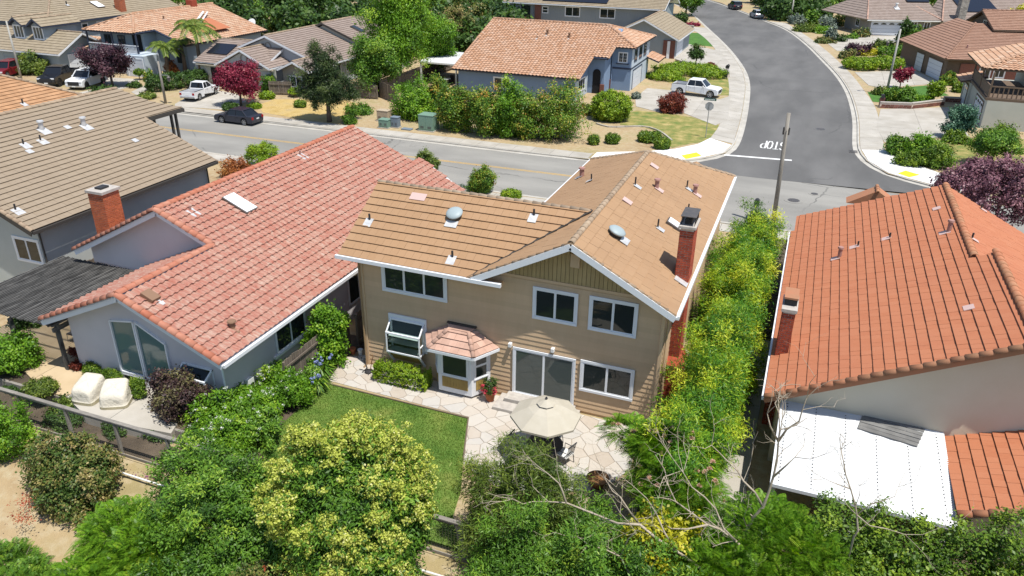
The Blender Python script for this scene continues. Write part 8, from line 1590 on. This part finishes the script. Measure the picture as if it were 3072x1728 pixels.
tree(2263, 128, 48, 32, 'dark', 'slim dark street tree behind the lamp pole', .8, 5, nmax=6000); tree(2263, 223, 172, 44, 'maple', 'small red cordyline on the turf lawn', .6, 5, 'small ornamental trees', nmax=6000); tree(2347, 261, 206, 44, 'limebox', 'small yellow-green tree in the walled garden', .7, 6, 'small ornamental trees', nmax=8000); tree(2405, 348, 266, 80, 'bluegreen', 'blue-green conifer by the balcony house driveway', .92, 6, 'small ornamental trees', nmax=16000); tree(2490, 418, 330, 115, 'green', 'spreading low pine in the front garden at the right', .6, 7, 'small ornamental trees', nmax=20000); tree(2540, 90, 20, 90, 'yellow', 'yellow-green tree between the houses at the top right', .8, nmax=10000)
# wooded slope along the top of the picture
TB = 'trees along the top of the picture'
k = 0
for u, vb, vt, wp, kd, lb in ((60, 20, -40, 60, 'dark', 'dark tree behind the orange roof'), (120, 14, -40, 80, 'green', 'green tree behind the dormer house'), (350, 25, -50, 110, 'dark', 'dark tree right of the brick chimney'), (420, 30, -45, 100, 'green', 'green tree above the Spanish roof left'), (480, 24, -45, 90, 'dark', 'dark tree above the Spanish roof'), (560, 20, -45, 100, 'dark', 'dark tree above the Spanish roof right'), (620, 45, -35, 90, 'green', 'green tree by the satellite dish'), (660, 62, 15, 60, 'bright', 'bright low tree by the satellite dish'), (690, 80, 48, 40, 'olive', 'pale palm-like tree on the dry slope'), (720, 60, -40, 100, 'dark', 'tall dark tree above the gabled roof'), (785, 70, -40, 90, 'dark', 'second tall dark tree above the gabled roof'), (840, 50, -40, 80, 'green', 'green tree behind the yellow broom'), (925, 40, -40, 60, 'dark', 'dark tree left of the tall bright tree'), (1090, 40, -40, 70, 'green', 'green tree behind the tall bright tree'), (1150, 20, -45, 70, 'green', 'green tree at the top centre left'), (1240, 14, -45, 70, 'dark', 'dark tree at the top centre'), (1290, 30, -30, 50, 'green', 'green tree left of the blue-grey house'), (1740, 10, -50, 70, 'dark', 'dark tree left of the shaded cars'), (1950, 40, -50, 60, 'dark', 'dark tree casting shade on the silver car'), (1985, 30, -50, 70, 'dark', 'dark tree behind the thin pale pole'), (2040, 16, -45, 80, 'dark', 'dark tree at the top right of the street'), (2110, 12, -45, 80, 'green', 'green tree above the stone chimney roof left'), (2200, -8, -60, 110, 'bright', 'bright tree above the stone chimney roof'), (1905, 8, -60, 60, 'dark', 'dark tree beyond the shaded cars')):
    tree(u, vb, vt, wp, kd, lb, .82, 6, TB, nmax=9000, rf=1.15)
for u, vb, vt, wp, lb in ((822, 62, 32, 46, 'left mound of yellow broom'), (855, 52, 14, 44, 'tallest mound of yellow broom'), (882, 64, 22, 50, 'middle mound of yellow broom'), (918, 72, 26, 52, 'right mound of yellow broom')): bush(u, vb, vt, wp, 'yellow', lb+' behind the gabled house', 'yellow broom', amp=.15, nmax=5000)
def wood(label, x0, x1, y0, y1, n, kd, seed, hs=(3, 7)):
    rg = random.Random(seed); bl = []
    for _ in range(n): h = rg.uniform(*hs); r = h*rg.uniform(.4, .6); bl.append((rg.uniform(x0, x1), rg.uniform(y0, y1), h*.5, r, r, h*.5))
    v, tn = leaf_cloud(bl, .7, .45, 2.2, seed=seed, cl=.8, nmax=50000); o = rawmesh('distant_wood', v, 4, 'leaf_'+kd, tn); o['kind'] = 'stuff'; o['label'] = label; o['category'] = 'wood'
wood('scrubby trees on the slope behind the gabled house', -105, -45, 97, 128, 60, 'dark', 94, (2.5, 5.5)); wood('scrub on the slope between the far street trees', -16, 2, 172, 215, 40, 'dark', 95, (2, 5)); wood('far green wood on the slope beyond the left houses', -230, -45, 135, 230, 150, 'dark', 91); wood('far mixed wood beyond the blue-grey house', -75, -40, 160, 260, 60, 'green', 92); wood('far wood beyond the right houses', -2, 120, 190, 280, 100, 'green', 93)
